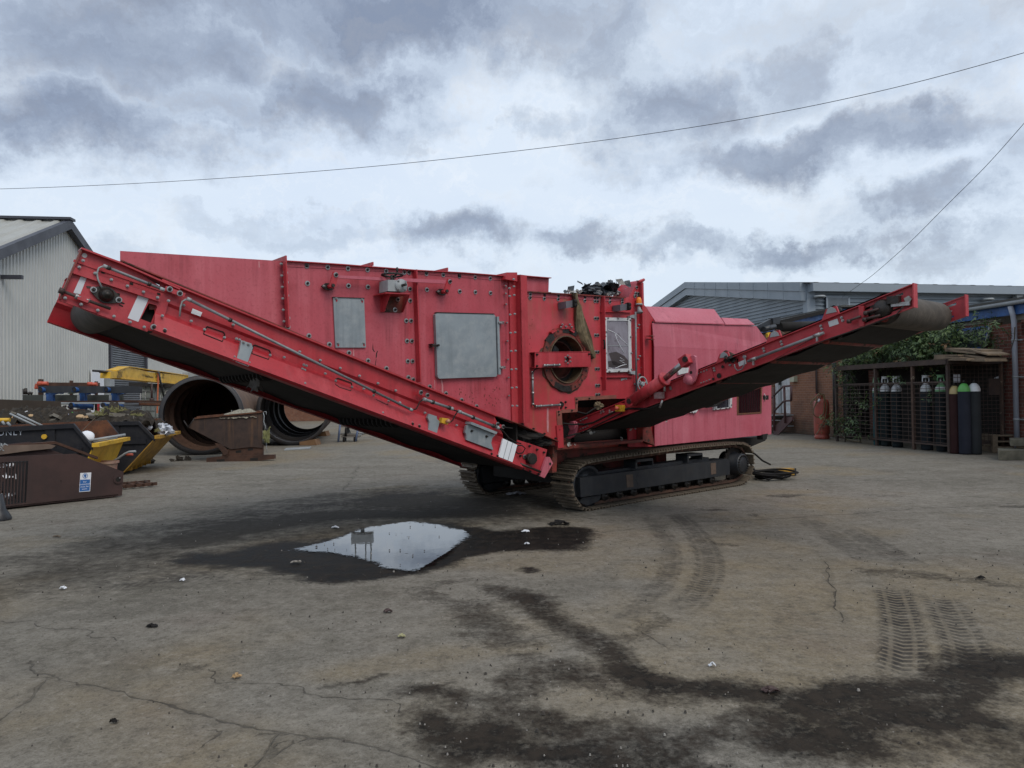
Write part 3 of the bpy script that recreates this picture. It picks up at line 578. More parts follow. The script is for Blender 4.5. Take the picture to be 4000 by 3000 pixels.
# ---- hopper wing at the top right and rubbish lying in the feed opening
wg=MB(); wg.prism([MW(Z5(*p),WB+.30) for p in [(1530,478),(1590,378),(1880,305),(1885,330),(1790,512)]],NI*.02); wg.prism([MW(Z5(*p),WB+.02) for p in [(1790,512),(1880,310),(1940,290),(1945,315),(1905,335),(1830,512)]],NI*.3); part('hopper_wing',wg,RED,mach)
rim=MB(); rim.tube([MW(Z5(1875,322),WB-.03),MW(Z5(1910,305),WB-.03),MW(Z5(1945,292),WB-.03)],.018,8); rim.obox(MW(Z5(1918,330),WB-.05),AX*.03,NI*.5,MW(Z5(1950,1700),WB-.05)-MW(Z5(1918,330),WB-.05)); part('bulkhead_post',rim,RED2,mach)
def blob(mb,c,sx,sy,sz,seed,n=9,rough=.45,m=0):
    rs=random.Random(seed); P=[]
    for i in range(n+1):
        ph=math.pi*i/n; row=[]
        for j in range(n*2):
            th=math.pi*j/n; d=V((math.sin(ph)*math.cos(th),math.sin(ph)*math.sin(th),math.cos(ph)))
            k=1+rough*(noise.noise(d*2.3+V((seed*3.1,0,0))))*2+rough*.6*(rs.random()-.5); row.append(V(c)+V((d.x*sx,d.y*sy,d.z*sz))*k)
        P.append(row)
    mb.grid(P,m,False,True); return mb
def debris_pile(name,spots,mats,label,cat,seed,loc):
    rs=random.Random(seed); b=MB()
    for (c,s,h,m) in spots:
        blob(b,c,s,s*.8,h,rs.randint(0,999),7,.6,m)
    return solo(name,b,mats,label,cat,loc)
def sheets(mb,c,rx,ry,rz,n,seed,nm,sz=(.05,.16)):
    rs=random.Random(seed)
    for i in range(n):
        p=V(c)+V((rs.gauss(0,rx),rs.gauss(0,ry),abs(rs.gauss(0,rz)))); u=V((rs.gauss(0,1),rs.gauss(0,1),rs.gauss(0,.5))).normalized(); w=u.cross(V((rs.gauss(0,1),rs.gauss(0,1),rs.gauss(0,1)))).normalized(); s=rs.uniform(*sz); m=rs.randrange(nm)
        k=rs.randint(4,6); row=[p+u*s*math.cos(6.28*j/k)*rs.uniform(.5,1)+w*s*math.sin(6.28*j/k)*rs.uniform(.4,1)+u.cross(w)*rs.gauss(0,s*.15) for j in range(k)]
        mb.add([p]+row,[[0,j+1,(j+1)%k+1] for j in range(k)],m)
PLAST=weathered('black_bin_liner',(.025,.03,.035),(.05,.055,.065),12,.3,bump=.5,bscale=20)
RAGW=weathered('dirty_white_rag',(.42,.42,.40),(.25,.24,.22),15,.9,bump=.2)
loc=MW(Z5(1300,485),WB+.35)
d=MB(); 
for (x,y,s,h) in [(1190,462,.09,.05),(1230,455,.10,.07),(1310,440,.13,.10),(1390,425,.17,.15),(1470,425,.15,.14),(1545,400,.09,.12),(1540,450,.10,.06)]:
    c=MW(Z5(x,y),WB+.3); blob(d,c,s*.8,s*.8,h*.55,x,7,.7,0)
sheets(d,MW(Z5(1400,405),WB+.3),.16,.12,.03,34,5,1,(.04,.11)); sheets(d,MW(Z5(1545,385),WB+.3),.04,.08,.03,14,6,1,(.03,.07))

d2len=len(d.v)
solo('black_plastic_waste',d,[PLAST],'shredded black plastic waste heaped in the feed opening on top of the red machine','plastic waste',loc)
d=MB(); rs=random.Random(9)
for i in range(70):
    x=rs.choice([rs.uniform(980,1180),rs.uniform(1480,1620)]); y=(462 if x<1250 else 478)+rs.uniform(-28,10)*(1 if x<1250 else .6); c=MW(Z5(x,y),WB+rs.uniform(.0,.25)); sheets(d,c,.01,.01,.005,1,i,1,(.012,.035))
solo('white_shredded_waste',d,RAGW,'pale shredded plastic strands caught on the rim of the red feed opening','plastic waste',MW(Z5(1100,470),WB))
# hanging rag
rg=MB(); RAG=weathered('muddy_rag',(.22,.17,.10),(.10,.08,.05),14,.95,streak=((.03,.024,.016),1.0),bump=.5,bscale=15)
Lf=[(1045,450),(1075,520),(1098,600),(1092,750),(1110,900),(1165,1050),(1240,1150),(1290,1230),(1318,1268)]
Rt=[(1120,452),(1128,520),(1180,620),(1205,740),(1248,900),(1285,1020),(1310,1130),(1338,1200),(1330,1262)]
rows=[]
for k,(a,b_) in enumerate(zip(Lf,Rt)):
    row=[]
    for j in range(15):
        f=j/14; p=(a[0]*(1-f)+b_[0]*f,a[1]*(1-f)+b_[1]*f); q=MW(Z5(*p),WB-.03-.03*math.sin(math.pi*f)); row.append(q-NI*(.016*math.sin(f*23+k*.7)+.010*math.sin(f*41+k)))
    rows.append(row)
# densify rows
rows2=[]
for a,b_ in zip(rows[:-1],rows[1:]):
    for s_ in (0,.33,.66): rows2.append([p.lerp(q,s_) for p,q in zip(a,b_)])
rows2.append(rows[-1]); rg.grid(rows2,0,True); rg.grid([[p+NI*.02 for p in r[::-1]] for r in rows2],0,True)
solo('hanging_rag',rg,RAG,'long muddy fabric strip hanging over the red side beside the round drum opening','rag',MW(Z5(1080,460),WB-.03))
# ---- grey hatches
def hatch(pts,zf,w,th,name,label):
    q=[MW(zf(*p),w) for p in pts]; b=MB(); b.prism(q,NI*th); 
    return part(name,b,GALV,mach,label)
h1=hatch([(835,725),(1168,730),(1188,1265),(860,1265)],Z3,WB-.018,.012,'inspection_hatch','small galvanised cover plate hung on four bolts')
tp=MB(); a_,b_=MW(Z3(830,718),WB-.02),MW(Z3(1172,730),WB-.02); tp.obox(a_-NI*.006,b_-a_,NI*.024,V((0,0,-.006))); part('hatch_lip',tp,DSTEEL,h1)
bolts(BS,h1,[(864,735),(1142,747),(885,1217),(1163,1217)],WB-.018,Z3)
for p in [(866,757),(1142,768),(884,1237),(1162,1237)]: kh=MB(); kh.cyl(MW(Z3(*p),WB-.0195),MW(Z3(*p),WB-.0185),.013,n=14); part('keyhole',kh,RED2,h1)
h2=hatch([(278,632),(298,618),(912,632),(926,646),(945,1290),(932,1303),(320,1325),(302,1300)],Z4,WB-.045,.04,'access_door','large galvanised door with three toggle clamps')
ed=MB(); a_,b_=MW(Z4(931,655),WB-.04),MW(Z4(950,1280),WB-.04); ed.obox(a_-NI*.02,AX*.03,NI*.03,b_-a_); part('door_edge',ed,GALV,h2)
tl=MB(); a_,b_=MW(Z4(295,614),WB-.047),MW(Z4(915,630),WB-.047); tl.obox(a_-NI*.004,b_-a_,NI*.05,V((0,0,.008))); part('door_lip',tl,DSTEEL,h2)
for (x,y,dr) in [(245,965,-1),(985,723,1),(1000,1205,1)]:
    c=MW(Z4(x,y),WB-.03); k=MB(); 
    for dz in (-.012,.012): k.cbox(c+V((0,0,dz)),AX*.05,NI*.06,V((0,0,.006)))
    k.cyl(c-NI*.03-AX*dr*.05,c-NI*.03+AX*.02*dr,.007,n=8); k.cyl(c-NI*.045-AX*dr*.05,c-NI*.015-AX*dr*.05,.012,n=8); part('toggle_clamp',k,STEEL if dr>0 else DSTEEL,h2)
bolts(BW,p2,[(312,367),(546,384),(772,399),(991,413),(1202,426),(1403,440),(1600,454),(554,572),(997,598),(1207,611),(316,457),(321,561),(327,704),(340,948),(342,1042),(1621,976),(1629,1194),(1637,1412),(1644,1588),(570,1138),(790,1231),(1002,1321),(1208,1407),(1407,1490)],WB,Z3)
bolts(BW,p3,[(1652,456),(1838,469),(2020,482),(2195,494),(1844,640),(2198,658),(1660,632),(1663,758),(1672,976),(1680,1194),(1688,1412),(1695,1611)],WB,Z3)
bolts(BR,p_tail,[(268,363),(275,490),(280,613),(286,738),(291,860),(298,984)],WB+.02,Z3)
bolts(BW,p3,[(535,217),(705,231),(868,242),(540,382),(708,390),(872,400),(215,1411),(390,1484),(559,1555),(722,1624)],WB,Z4)
bolts(BRR,chn,[(1028,325),(1031,407),(1035,522),(1043,721),(1048,919),(1054,1117),(1060,1313),(1065,1508)],WB-.02,Z4)
bolts(BR,chn,[(x,y) for x,y in [(1073,350),(1076,434),(1081,634),(1086,831),(1092,1028),(1097,1226),(1102,1424),(1107,1618),(1119,252),(1121,331),(1124,424),(1130,627),(1134,826),(1139,1024),(1144,1222),(1149,1420),(1154,1618)]],WB-.10,Z4)
bolts(BW,p4,[(1300,415),(1298,453),(1455,423),(1452,461),(1605,430),(1602,468),(1891,447),(1889,483),(1998,453),(1998,488),(2002,673),(2004,856),(2006,1039),(2011,1220),(2014,1400),(2016,1500),(2026,453),(2027,490),(2029,673),(2031,856),(2033,1037),(2038,1220),(2041,1399),(2043,1498)],WB,Z4)
bolts(BD,p4,[(397,350),(400,375),(402,505),(88,457),(182,498),(277,540),(372,580),(512,340),(552,243),(662,235),(551,273),(430,300)],WB,Z6)
bolts(BR,p5,[(1858,310),(1902,385),(1898,345),(1905,785),(1877,850),(1900,890),(1858,890),(1908,983),(1910,1180),(1888,1235),(1915,1273),(1868,1275),(1911,1378),(1825,1580)],WB,Z5)
bolts(BW,p5,[(1853,388),(1841,462),(1871,463),(1830,495),(1871,496),(1522,525),(1521,567),(1672,575),(1675,545)],WB,Z5)
bolts(BW,p5,[(1445,1400),(1888,1470)],WB,Z5)
# ---- drum opening: liner ring, bearing ring, guards, cross bar
ringc=MB(); n=48
def band_ring(mb,c,r0,r1,w0,w1,m=0,a0=0,a1=2*math.pi):
    """solid ring between radii r0<r1, from depth w0 to w1 (relative to c)"""
    k=max(6,int(n*(a1-a0)/(2*math.pi))); P=[]
    for i in range(k+1):
        an=a0+(a1-a0)*i/k; e=AX*math.cos(an)+ZUP*math.sin(an)
        P.append([c+e*r0+NI*w0,c+e*r1+NI*w0,c+e*r1+NI*w1,c+e*r0+NI*w1])
    mb.grid(P,m,False,True)
    for e in (P[0],P[-1]): mb.add(e,[[0,1,2,3]],m)
RR=RH*.88
band_ring(ringc,cen,RR*.90,RR,-.02,.10); part('drum_ring',ringc,DIRTRED,mach)
r2=MB(); band_ring(r2,cen,RR*.86,RR*.90,-.035,.22); part('worn_wear_ring',r2,weathered('polished_worn_rim',(.22,.15,.09),(.07,.045,.03),9,.45,.5,bump=.3),mach)
r3=MB(); band_ring(r3,cen,RR*.70,RR*.86,.14,.17); band_ring(r3,cen,RR*.68,RR*.71,.10,.45); part('inner_flange',r3,weathered('inner_red_flange',(.14,.035,.03),(.07,.03,.025),6,.6,dirt=((.05,.03,.02),.8,9),bump=.3),mach)
def inner_bolts():
    me=BD
    for an in (250,285,60,120,200,330): 
        e=AX*math.cos(R(an))+ZUP*math.sin(R(an)); inst('bolt',me,r3o,basis(FX,FY,FZ,cen+e*RR*.79+NI*.14))
r3o=[o for o in mach.children if o.name.startswith('inner_flange')][0]; inner_bolts()
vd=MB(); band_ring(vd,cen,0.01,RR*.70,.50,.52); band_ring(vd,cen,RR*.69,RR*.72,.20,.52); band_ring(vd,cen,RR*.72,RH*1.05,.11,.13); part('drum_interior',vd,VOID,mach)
LUGM=DIRTRED
for k_ in range(16):
    an=R(22.5*k_); e=AX*math.cos(an)+ZUP*math.sin(an); t_=ZUP*math.cos(an)-AX*math.sin(an)
    if abs(math.sin(an))<.25: continue
    gu=MB(); rs=random.Random(k_); gu.cbox(cen+e*(RH*.97)-NI*.012,e*rs.uniform(.05,.09),t_*rs.uniform(.12,.17),NI*.03,rs.randrange(2)); gu.cyl(cen+e*RH*.99-NI*.03,cen+e*RH*.99,.014,n=6,m=1); part('retaining_lug',gu,[DIRTRED,DSTEEL],mach)
gk=MB(); 
MUDR=weathered('caked_mud',(.085,.058,.038),(.045,.032,.024),8,.9,dirt=((.12,.03,.02),.6,14),bump=.6,bscale=30)
pts=[]
for i in range(64):
    an=2*math.pi*i/64; oct_=RH*(1.0+.07*noise.noise(V((math.cos(an)*3,math.sin(an)*3,1)))*2+.02*noise.noise(V((math.cos(an)*11,math.sin(an)*11,4))))*(1.10 if math.sin(an)<.3 else 1.03)
    pts.append(cen+AX*oct_*math.cos(an)*1.0+ZUP*oct_*math.sin(an)-NI*.004)
gk.prism(pts,NI*.003,[[p-NI*.004 for p in circ(cen,RR*.98,40)]]); part('mud_crust',gk,MUDR,p4)
tb=MB(); tb.prism([MW(Z4(*p),WB-.04) for p in [(1638,745),(1648,728),(1728,728),(1742,745),(1745,785),(1640,790)]],NI*.03); part('top_bracket',tb,RED2,mach); bolts(BS,mach.children[-1] if False else p4,[(1647,740),(1728,740),(1748,768),(1632,768),(1686,763)],WB-.045,Z4)
for (q4) in [[(1530,820),(1580,790),(1590,805),(1545,838)],[(1735,800),(1745,790),(1785,815),(1775,832)]]:
    x=MB(); x.prism([MW(Z4(*p),WB-.05) for p in q4],NI*.04); part('ring_clamp',x,RED2,mach)
cb=MB(); bar=[(1355,1048),(1950,1042),(1962,1192),(1352,1200)]; hc0=MW(Z4(1707,1118),WB-.09)
cb.prism([MW(Z4(*p),WB-.09) for p in bar],NI*.012,[circ(hc0,.030,20)]); A,B=MW(Z4(1352,1044),WB-.09),MW(Z4(1952,1038),WB-.09); cb.obox(A,B-A,NI*.088,V((0,0,.008))); A,B=MW(Z4(1352,1206),WB-.09),MW(Z4(1962,1196),WB-.09); cb.obox(A,B-A,NI*.088,V((0,0,.008)))
crossb=part('cross_bar',cb,RED2,mach); 
for i in range(6):
    an=R(60*i+30); inst('bolt',BS,crossb,basis(FX,FY,FZ,hc0+(AX*math.cos(an)+ZUP*math.sin(an))*.045))
hb=MB(); hb.cyl(hc0+NI*.02,hc0+NI*.08,.042,n=20); part('hub_seal',hb,VOID,crossb)
bolts(BD,crossb,[(1372,1065),(1372,1188),(1935,1060)],WB-.09,Z4)
mt=MB(); c=MW(Z4(1640,985),WB+.30); mt.cyl(c-AX*.14+NI*.05,c+AX*.09+NI*.02,.075,n=18); mt.tube([c+AX*.05+V((0,0,-.07)),c+AX*.03+V((0,0,.0)),c+AX*.06+V((0,0,.08)),c+AX*.10+V((0,0,.02)),c+AX*.10+V((0,0,-.07))],.010,8); blob(mt,c+AX*.11+V((0,0,-.03)),.10,.08,.07,5,8,.4,1); part('drive_motor',mt,[GREYP,MUDR],mach)
# small conduits round the opening
def pipe(name,pts,zf,w,r,mat,parent,n=8): 
    b=MB(); b.tube([MW(zf(*p),w) for p in pts],r,n); return part(name,b,mat,parent)
for P_ in ([(1455,1182),(1615,1177)],[(1327,1255),(1332,1600)],[(1365,1623),(1620,1608)]):
    c1=pipe('conduit',P_,Z4,(WB-.11 if P_[0][1]<1200 else WB-.03),.012,COND,mach)
    cl_=MB(); A=MW(Z4(*P_[0]),WB-.03 if P_[0][1]>1200 else WB-.11); B=MW(Z4(*P_[-1]),WB-.03 if P_[0][1]>1200 else WB-.11); dd=(B-A).normalized()
    for f in (.0,.2,.65,1): cl_=MB(); cl_.cyl(A.lerp(B,f)-dd*.012,A.lerp(B,f)+dd*.012,.017,n=10); part('pipe_clip',cl_,STEEL,c1)
pipe('cable',[(1455,1185),(1400,1205),(1350,1230),(1330,1258)],Z4,WB-.05,.006,RUBBER,mach); pipe('cable',[(1332,1600),(1345,1618),(1365,1625)],Z4,WB-.03,.007,RUBBER,mach)
hs=MB(); c=MW(Z4(1655,1602),WB-.004); hs.cyl(c,c+NI*.003,.020,n=18); part('cable_hole',hs,VOID,p4); bolts(BD,p4,[(1632,1582),(1680,1577),(1632,1640),(1682,1636)],WB,Z4)
# stepped trim round the cut-out
st_=MB()
for q4 in ([(385,340),(430,340),(430,362),(445,600),(400,600)],[(430,330),(550,325),(565,352),(430,362)],[(545,225),(570,225),(566,352),(550,325)],[(570,222),(900,205),(905,236),(570,252)]):
    st_.prism([MW(Z6(*p),WB-.008) for p in q4],NI*.006)
part('cutout_trim',st_,weathered('stained_trim',(.30,.10,.07),(.20,.05,.04),5,.6,dirt=((.08,.05,.03),.7,12),bump=.2),mach)
# ---- gearbox, hand wheel, linkage
lk=MB(); lk.prism([MW(Z3(*p),WB-.10) for p in [(855,475),(890,485),(2090,538),(2110,560),(2090,578),(880,514)]],NI*.02); link=part('linkage_bar',lk,PINK,mach)
for (tp_,bt) in (((862,480),(830,595)),((2092,552),(2060,655))):
    x=MB(); a=MW(Z3(*tp_),WB-.12); b_=MW(Z3(*bt),WB-.12); dd=(a-b_).normalized(); sd_=dd.cross(NI)
    x.prism([a+sd_*.028+dd*.02,a-sd_*.028+dd*.02,b_-sd_*.028-dd*.02,b_+sd_*.028-dd*.02],NI*.02); x.cyl(b_,b_+NI*.10,.02,n=12); lv=part('crank_lever',x,RED2,mach)
    inst('bolt',BB,lv,basis(FX,FY,FZ,a)); y=MB(); c=b_+NI*.08; y.prism([c-AX*.07,c-AX*.03-V((0,0,.03)),c+AX*.03-V((0,0,.03)),c+AX*.07,c+AX*.03+V((0,0,.03)),c-AX*.03+V((0,0,.03))],NI*.02); y.cyl(b_-NI*.015,b_,.016,n=8); part('bearing_flange',y,DSTEEL,lv)
    for s_ in (-1,1): inst('bolt',BS,lv,basis(FX,FY,FZ,c+AX*.05*s_))
gb=MB(); A,B,Cc,D=[MW(Z3(*p),WB-.24) for p in [(1422,540),(1515,535),(1515,660),(1422,660)]]
gb.prism([MW(Z3(*p),WB-.22) for p in [(1424,532),(1608,540),(1612,662),(1424,655)]],NI*.16); gc=MW(Z3(1563,598),WB-.22); gb.lathe(gc,-NI,[(.0,.03),(.045,.03),(.05,.022),(.062,.02),(.064,0)],24); gb.cyl(gc-NI*.03,gc-NI*.09,.013,n=12,m=1)
gbx=part('gearbox',gb,[GREYP,DSTEEL],mach)
for i in range(4): an=R(45+90*i); inst('bolt',BS,gbx,basis(FX,FY,FZ,gc-NI*.018+(AX*math.cos(an)+ZUP*math.sin(an))*.053))
hw=MB(); hcn=MW(Z3(1472,483),WB-.14); 
ringp=[hcn+AX*.098*math.cos(a)+NI*.098*math.sin(a)+V((0,0,.0)) for a in [2*math.pi*i/28 for i in range(29)]]; hw.tube(ringp,.010,8,cap=False)
for i in range(3):
    an=R(120*i+30); hw.tube([hcn+V((0,0,-.02)),hcn+(AX*math.cos(an)+NI*math.sin(an))*.095],.009,6)
hw.cyl(hcn+V((0,0,-.09)),hcn+V((0,0,.0)),.018,n=12); e=hcn+AX*.0-NI*.09; hw.lathe(e,ZUP,[(.007,0),(.008,.02),(.014,.035),(.012,.055),(0,.065)],10)
part('hand_wheel',hw,DSTEEL,gbx)
bk=MB(); 
bk.prism([MW(Z3(*p),WB-.03) for p in [(1352,685),(1400,685),(1400,870),(1360,882)]],NI*.03)
T0=[MW(Z3(*p),WB-.23) for p in [(1395,668),(1662,680)]]; bk.obox(T0[0],T0[1]-T0[0],NI*.22,V((0,0,-.010)))
bk.prism([MW(Z3(1450,682),WB-.22),MW(Z3(1378,882),WB-.05),MW(Z3(1352,882),WB-.002),MW(Z3(1352,682),WB-.002)],AX*.008)
bk.prism([MW(Z3(1660,682),WB-.22),MW(Z3(1585,882),WB-.05),MW(Z3(1565,888),WB-.002),MW(Z3(1600,682),WB-.002)],AX*.008,m=0)
bk.prism([MW(Z3(*p),WB-.012) for p in [(1358,690),(1600,700),(1572,887),(1358,882)]],NI*.01,m=1); bkt=part('gearbox_bracket',bk,[RED2,DIRTRED],mach); bolts(BW,bkt,[(1392,735),(1530,745),(1500,858)],WB-.012,Z3)
# paint cracks and scuffs on the panel (chips down to dark metal)
cr=MB()
for q in ([(1262,1215),(1268,1280),(1285,1312),(1278,1315),(1258,1285)],[(1320,1298),(1308,1330),(1305,1370),(1294,1380),(1298,1325),(1310,1303)],[(1302,1385),(1290,1470),(1268,1474),(1243,1450),(1285,1462),(1294,1400)]):
    cr.prism([MW(Z3(*p),WB-.0015) for p in q],NI*.001)
part('paint_chip',cr,VOID,p2)
cr=MB(); rs=random.Random(4)
for i in range(90):
    x=rs.uniform(120,1010); y=1400+rs.uniform(20,230); 
    if y>1410+ (x-120)*.0+0 and y<1395+(x-150)*.42 or True:
        ymax=1360+(x)*.40
        if y>ymax: continue
    q=MW(Z4(x,y),WB-.0015); s_=rs.uniform(.002,.007); cr.prism([q+AX*s_*math.cos(a)+ZUP*s_*1.6*math.sin(a) for a in (0,1.2,2.4,3.6,4.9)],NI*.001)
for i in range(40):
    x=rs.uniform(1180,1330); y=rs.uniform(560,1640); q=MW(Z4(x,y),WB-.0015); s_=rs.uniform(.002,.006); cr.prism([q+AX*s_*math.cos(a)+ZUP*s_*1.6*math.sin(a) for a in (0,1.2,2.4,3.6,4.9)],NI*.001)
part('paint_chips',cr,DIRTRED,p3,kind='stuff')
RUNM=weathered('pale_runs',(.50,.25,.26),(.40,.13,.14),9,.6,bump=0)
# pale run marks below the large door and under the drum
for zf,q in ((Z4,[(335,1332),(352,1332),(362,1400),(366,1490),(345,1480),(348,1400)]),(Z6,[(303,318),(315,318),(318,440),(316,530),(303,522),(300,420)]),(Z3,[(1050,1270),(1058,1270),(1062,1360),(1048,1355)]),(Z3,[(28,335),(36,335),(40,390),(36,405),(30,400)]),(Z4,[(268,1340),(274,1340),(276,1440),(270,1445)])):
    rn=MB(); rn.prism([MW(zf(*p),WB-.0012) for p in q],NI*.0009); part('pale_run_mark',rn,RUNM,mach)
# ---- framed clear door
dr=[(1447,757),(1785,765),(1795,1427),(1457,1437)]; inn=[(1485,797),(1750,802),(1760,1390),(1497,1398)]
fb=MB(); fb.prism([MW(Z5(*p),WB-.045) for p in dr],NI*.03,[[MW(Z5(*p),WB-.045) for p in inn]]); fdoor=part('framed_door',fb,WHITEP,mach)
m_,nt_,bs_=NT('cloudy_plastic_sheet'); co_=tc(nt_); bs_.inputs['Roughness'].default_value=.25
cc=mixc(nt_,mr(nt_,nz(nt_,co_,2.2,5,.6,.6,(1,1,.8)),.42,.60),(.15,.13,.155),(.26,.245,.28)); zz=nd(nt_,'ShaderNodeSeparateXYZ',{0:co_}).outputs[2]
cc=mixc(nt_,mr(nt_,nz(nt_,co_,6,6,.7,1.5),.56,.66,0,.8),cc,(.07,.055,.055)); nt_.links.new(cc,bs_.inputs['Base Color'])
pn=MB(); pn.prism([MW(Z5(*p),WB-.036) for p in inn],NI*.008); part('clear_panel',pn,m_,fdoor)
rb=MB(); A,B=MW(Z5(1500,1108),WB-.040),MW(Z5(1755,1114),WB-.040); rb.obox(A,B-A,NI*.004,V((0,0,.006))); part('glazing_bar',rb,GREYP,fdoor)
tr=MB()
for P_ in ([(1500,912),(1560,935),(1620,975),(1680,1040),(1745,1100)],[(1590,965),(1615,1040),(1660,1130),(1700,1200)],[(1510,1382),(1550,1388)],[(1590,1385),(1660,1355),(1730,1335),(1690,1315),(1640,1290),(1705,1285),(1650,1255)]):
    tr.tube([MW(Z5(*p),WB-.0375) for p in P_],.004,5)
part('tear_line',tr,WHITE,fdoor)
mudw=MB(); 
for q in ([(1500,1300),(1560,1290),(1600,1300),(1640,1330),(1690,1345),(1600,1375),(1510,1380)],[(1510,1200),(1600,1180),(1700,1230),(1752,1290),(1755,1380),(1650,1385),(1560,1340)]):
    mudw.prism([MW(Z5(*p),WB-.0366) for p in q],NI*.0004)
part('mud_splash',mudw,weathered('mud_on_window',(.06,.045,.045),(.035,.028,.03),5,.5,bump=0),fdoor)
bolts(BS,fdoor,[(1500,767),(1622,772),(1742,775),(1777,790),(1780,998),(1787,1198),(1790,1400),(1463,783),(1480,937),(1467,990),(1472,1200),(1475,1405),(1515,1425),(1635,1422),(1752,1418)],WB-.046,Z5)
hg=MB()
for (x,y) in ((1800,748),(1808,1442)): hg.prism([MW(Z5(x-28,y-8),WB-.05),MW(Z5(x+10,y-20),WB-.05),MW(Z5(x+30,y-25),WB-.05),MW(Z5(x+30,y+25),WB-.05),MW(Z5(x+10,y+18),WB-.05),MW(Z5(x-28,y+10),WB-.05)],NI*.045)
part('hinge',hg,GREYP,fdoor)
hd=MB(); hd.tube([MW(Z5(1435,1030),WB-.01),MW(Z5(1458,1045),WB-.06),MW(Z5(1462,1140),WB-.06),MW(Z5(1440,1160),WB-.01)],.012,8); part('door_handle',hd,RUBBER,fdoor)
for a,b_ in (((1420,690),(1795,698)),((1430,1500),(1810,1496))): led=MB(); A,B=MW(Z5(*a),WB-.03),MW(Z5(*b_),WB-.03); led.obox(A,B-A,NI*.028,V((0,0,.008))); part('ledge_strip',led,RED2,mach)
st2=MB(); st2.prism([MW(Z5(*p),WB-.004) for p in [(1660,1512),(1735,1505),(1738,1528),(1715,1520),(1662,1540)]],NI*.003); part('sticker_remnant',st2,GREYP,mach)
# sensor boxes, beacon, horn, pipe, valve wheel
for (q4,lens,w_) in (([(980,560),(1068,545),(1072,628),(985,645)],[(1093,565),(1093,607)],.12),([(1652,600),(1740,588),(1742,665),(1655,675)],[(1762,602),(1762,642)],.10)):
    x=MB(); x.prism([MW(Z5(*p),WB-.14) for p in q4],NI*.13); bx=part('sensor_box',x,weathered('grey_box',(.13,.12,.14),(.09,.085,.10),5,.5,bump=.05),mach)
    y=MB()
    for l in lens: c=MW(Z5(*l),WB-.15); y.cyl(c-AX*.03,c+AX*.01,.028,n=16); y.lathe(c-NI*.0,-NI,[(.028,-.05),(.028,0),(.015,.012),(0,.014)],16)
    part('lamp_lens',y,RUBBER,bx)
c=MW(Z5(1884,598),WB-.05); bc=MB(); bc.lathe(c,ZUP,[(0,-.01),(.045,-.01),(.048,.004),(.04,.012)],20); bea=part('warning_beacon',bc,GREYP,mach)
oc=MB(); oc.lathe(c,ZUP,[(.036,.010),(.036,.035),(.033,.065),(.024,.088),(.0,.098)],20); m_,nt_,bs_=NT('amber_lens'); bs_.inputs['Base Color'].default_value=(.75,.20,.01,1); bs_.inputs['Roughness'].default_value=.2; part('amber_dome',oc,m_,bea)
hn=MB(); c2=MW(Z5(1880,625),WB-.05); hn.lathe(c2,(V((0,0,-1))*1+NI*-.2),[(.0,0),(.018,0),(.022,.03),(.045,.085),(.040,.086),(.0,.05)],16); part('horn',hn,GREYP,mach)
vp=pipe('conduit',[(1840,690),(1852,1680)],Z5,WB-.04,.013,COND,mach,10)
vw=MB(); vc_=MW(Z5(1925,1578),WB-.12); vw.tube([vc_+AX*.088*math.cos(a)+ZUP*.088*math.sin(a) for a in [2*math.pi*i/26 for i in range(27)]],.010,8,cap=False); vw.cyl(vc_-NI*.02,vc_+NI*.1,.026,n=14)
for i in range(3): an=R(120*i+20); vw.tube([vc_,vc_+(AX*math.cos(an)+ZUP*math.sin(an))*.085],.008,6)
part('valve_wheel',vw,GREYP,mach)
# ---- bulkhead recess and engine housing
WE=WB+.06
bh=MB(); bh.prism([MW(p,WE+.05) for p in [Z5(1940,330),Z5(1946,605),(2519,1194),(2562,1260),(2566,1745),(2455,1745),(2455,1560),Z5(1950,1659)]],NI*.02); part('bulkhead_plate',bh,RED2,mach)
tE0=tz(MW((2557,1300),WE))[0]; tE1=tz(MW((3013,1600),WE))[0]
# side skirt panels (upper fold, middle, lower skirt) in the photograph's outline
up=[Z7(150,583),Z7(1275,618),Z7(1362,742),(3012,1352),Z7(1150,838),Z7(165,838)]
zf_=tz(MW(Z7(165,838),WE))[1]
def EW(z,t,w): return MP(t,w,z)
def zz_(p): return tz(MW(p,WE))[1]
eng=MB(); 
tl,zl=tz(MW(Z7(150,583),WE)); tr_,zr=tz(MW(Z7(1275,618),WE)); tm,zm=tz(MW(Z7(165,838),WE)); t3,z3=tz(MW((3012,1345),WE)); tq,zq=tz(MW((2558,1742),WE)); ts,zs=tz(MW((3013,1696),WE)); z4_=tz(MW(Z7(1480,838),WE))[1]
# openings: mesh grille and two small windows
hole1=[Z7(1060,1262),Z7(1316,1236),Z7(1308,1556),Z7(1056,1572)]
hole2=[Z7(838,1400),Z7(975,1352),Z7(970,1495),Z7(832,1512)]
hole3=[Z7(470,1530),Z7(600,1490),Z7(600,1560),Z7(470,1548)]
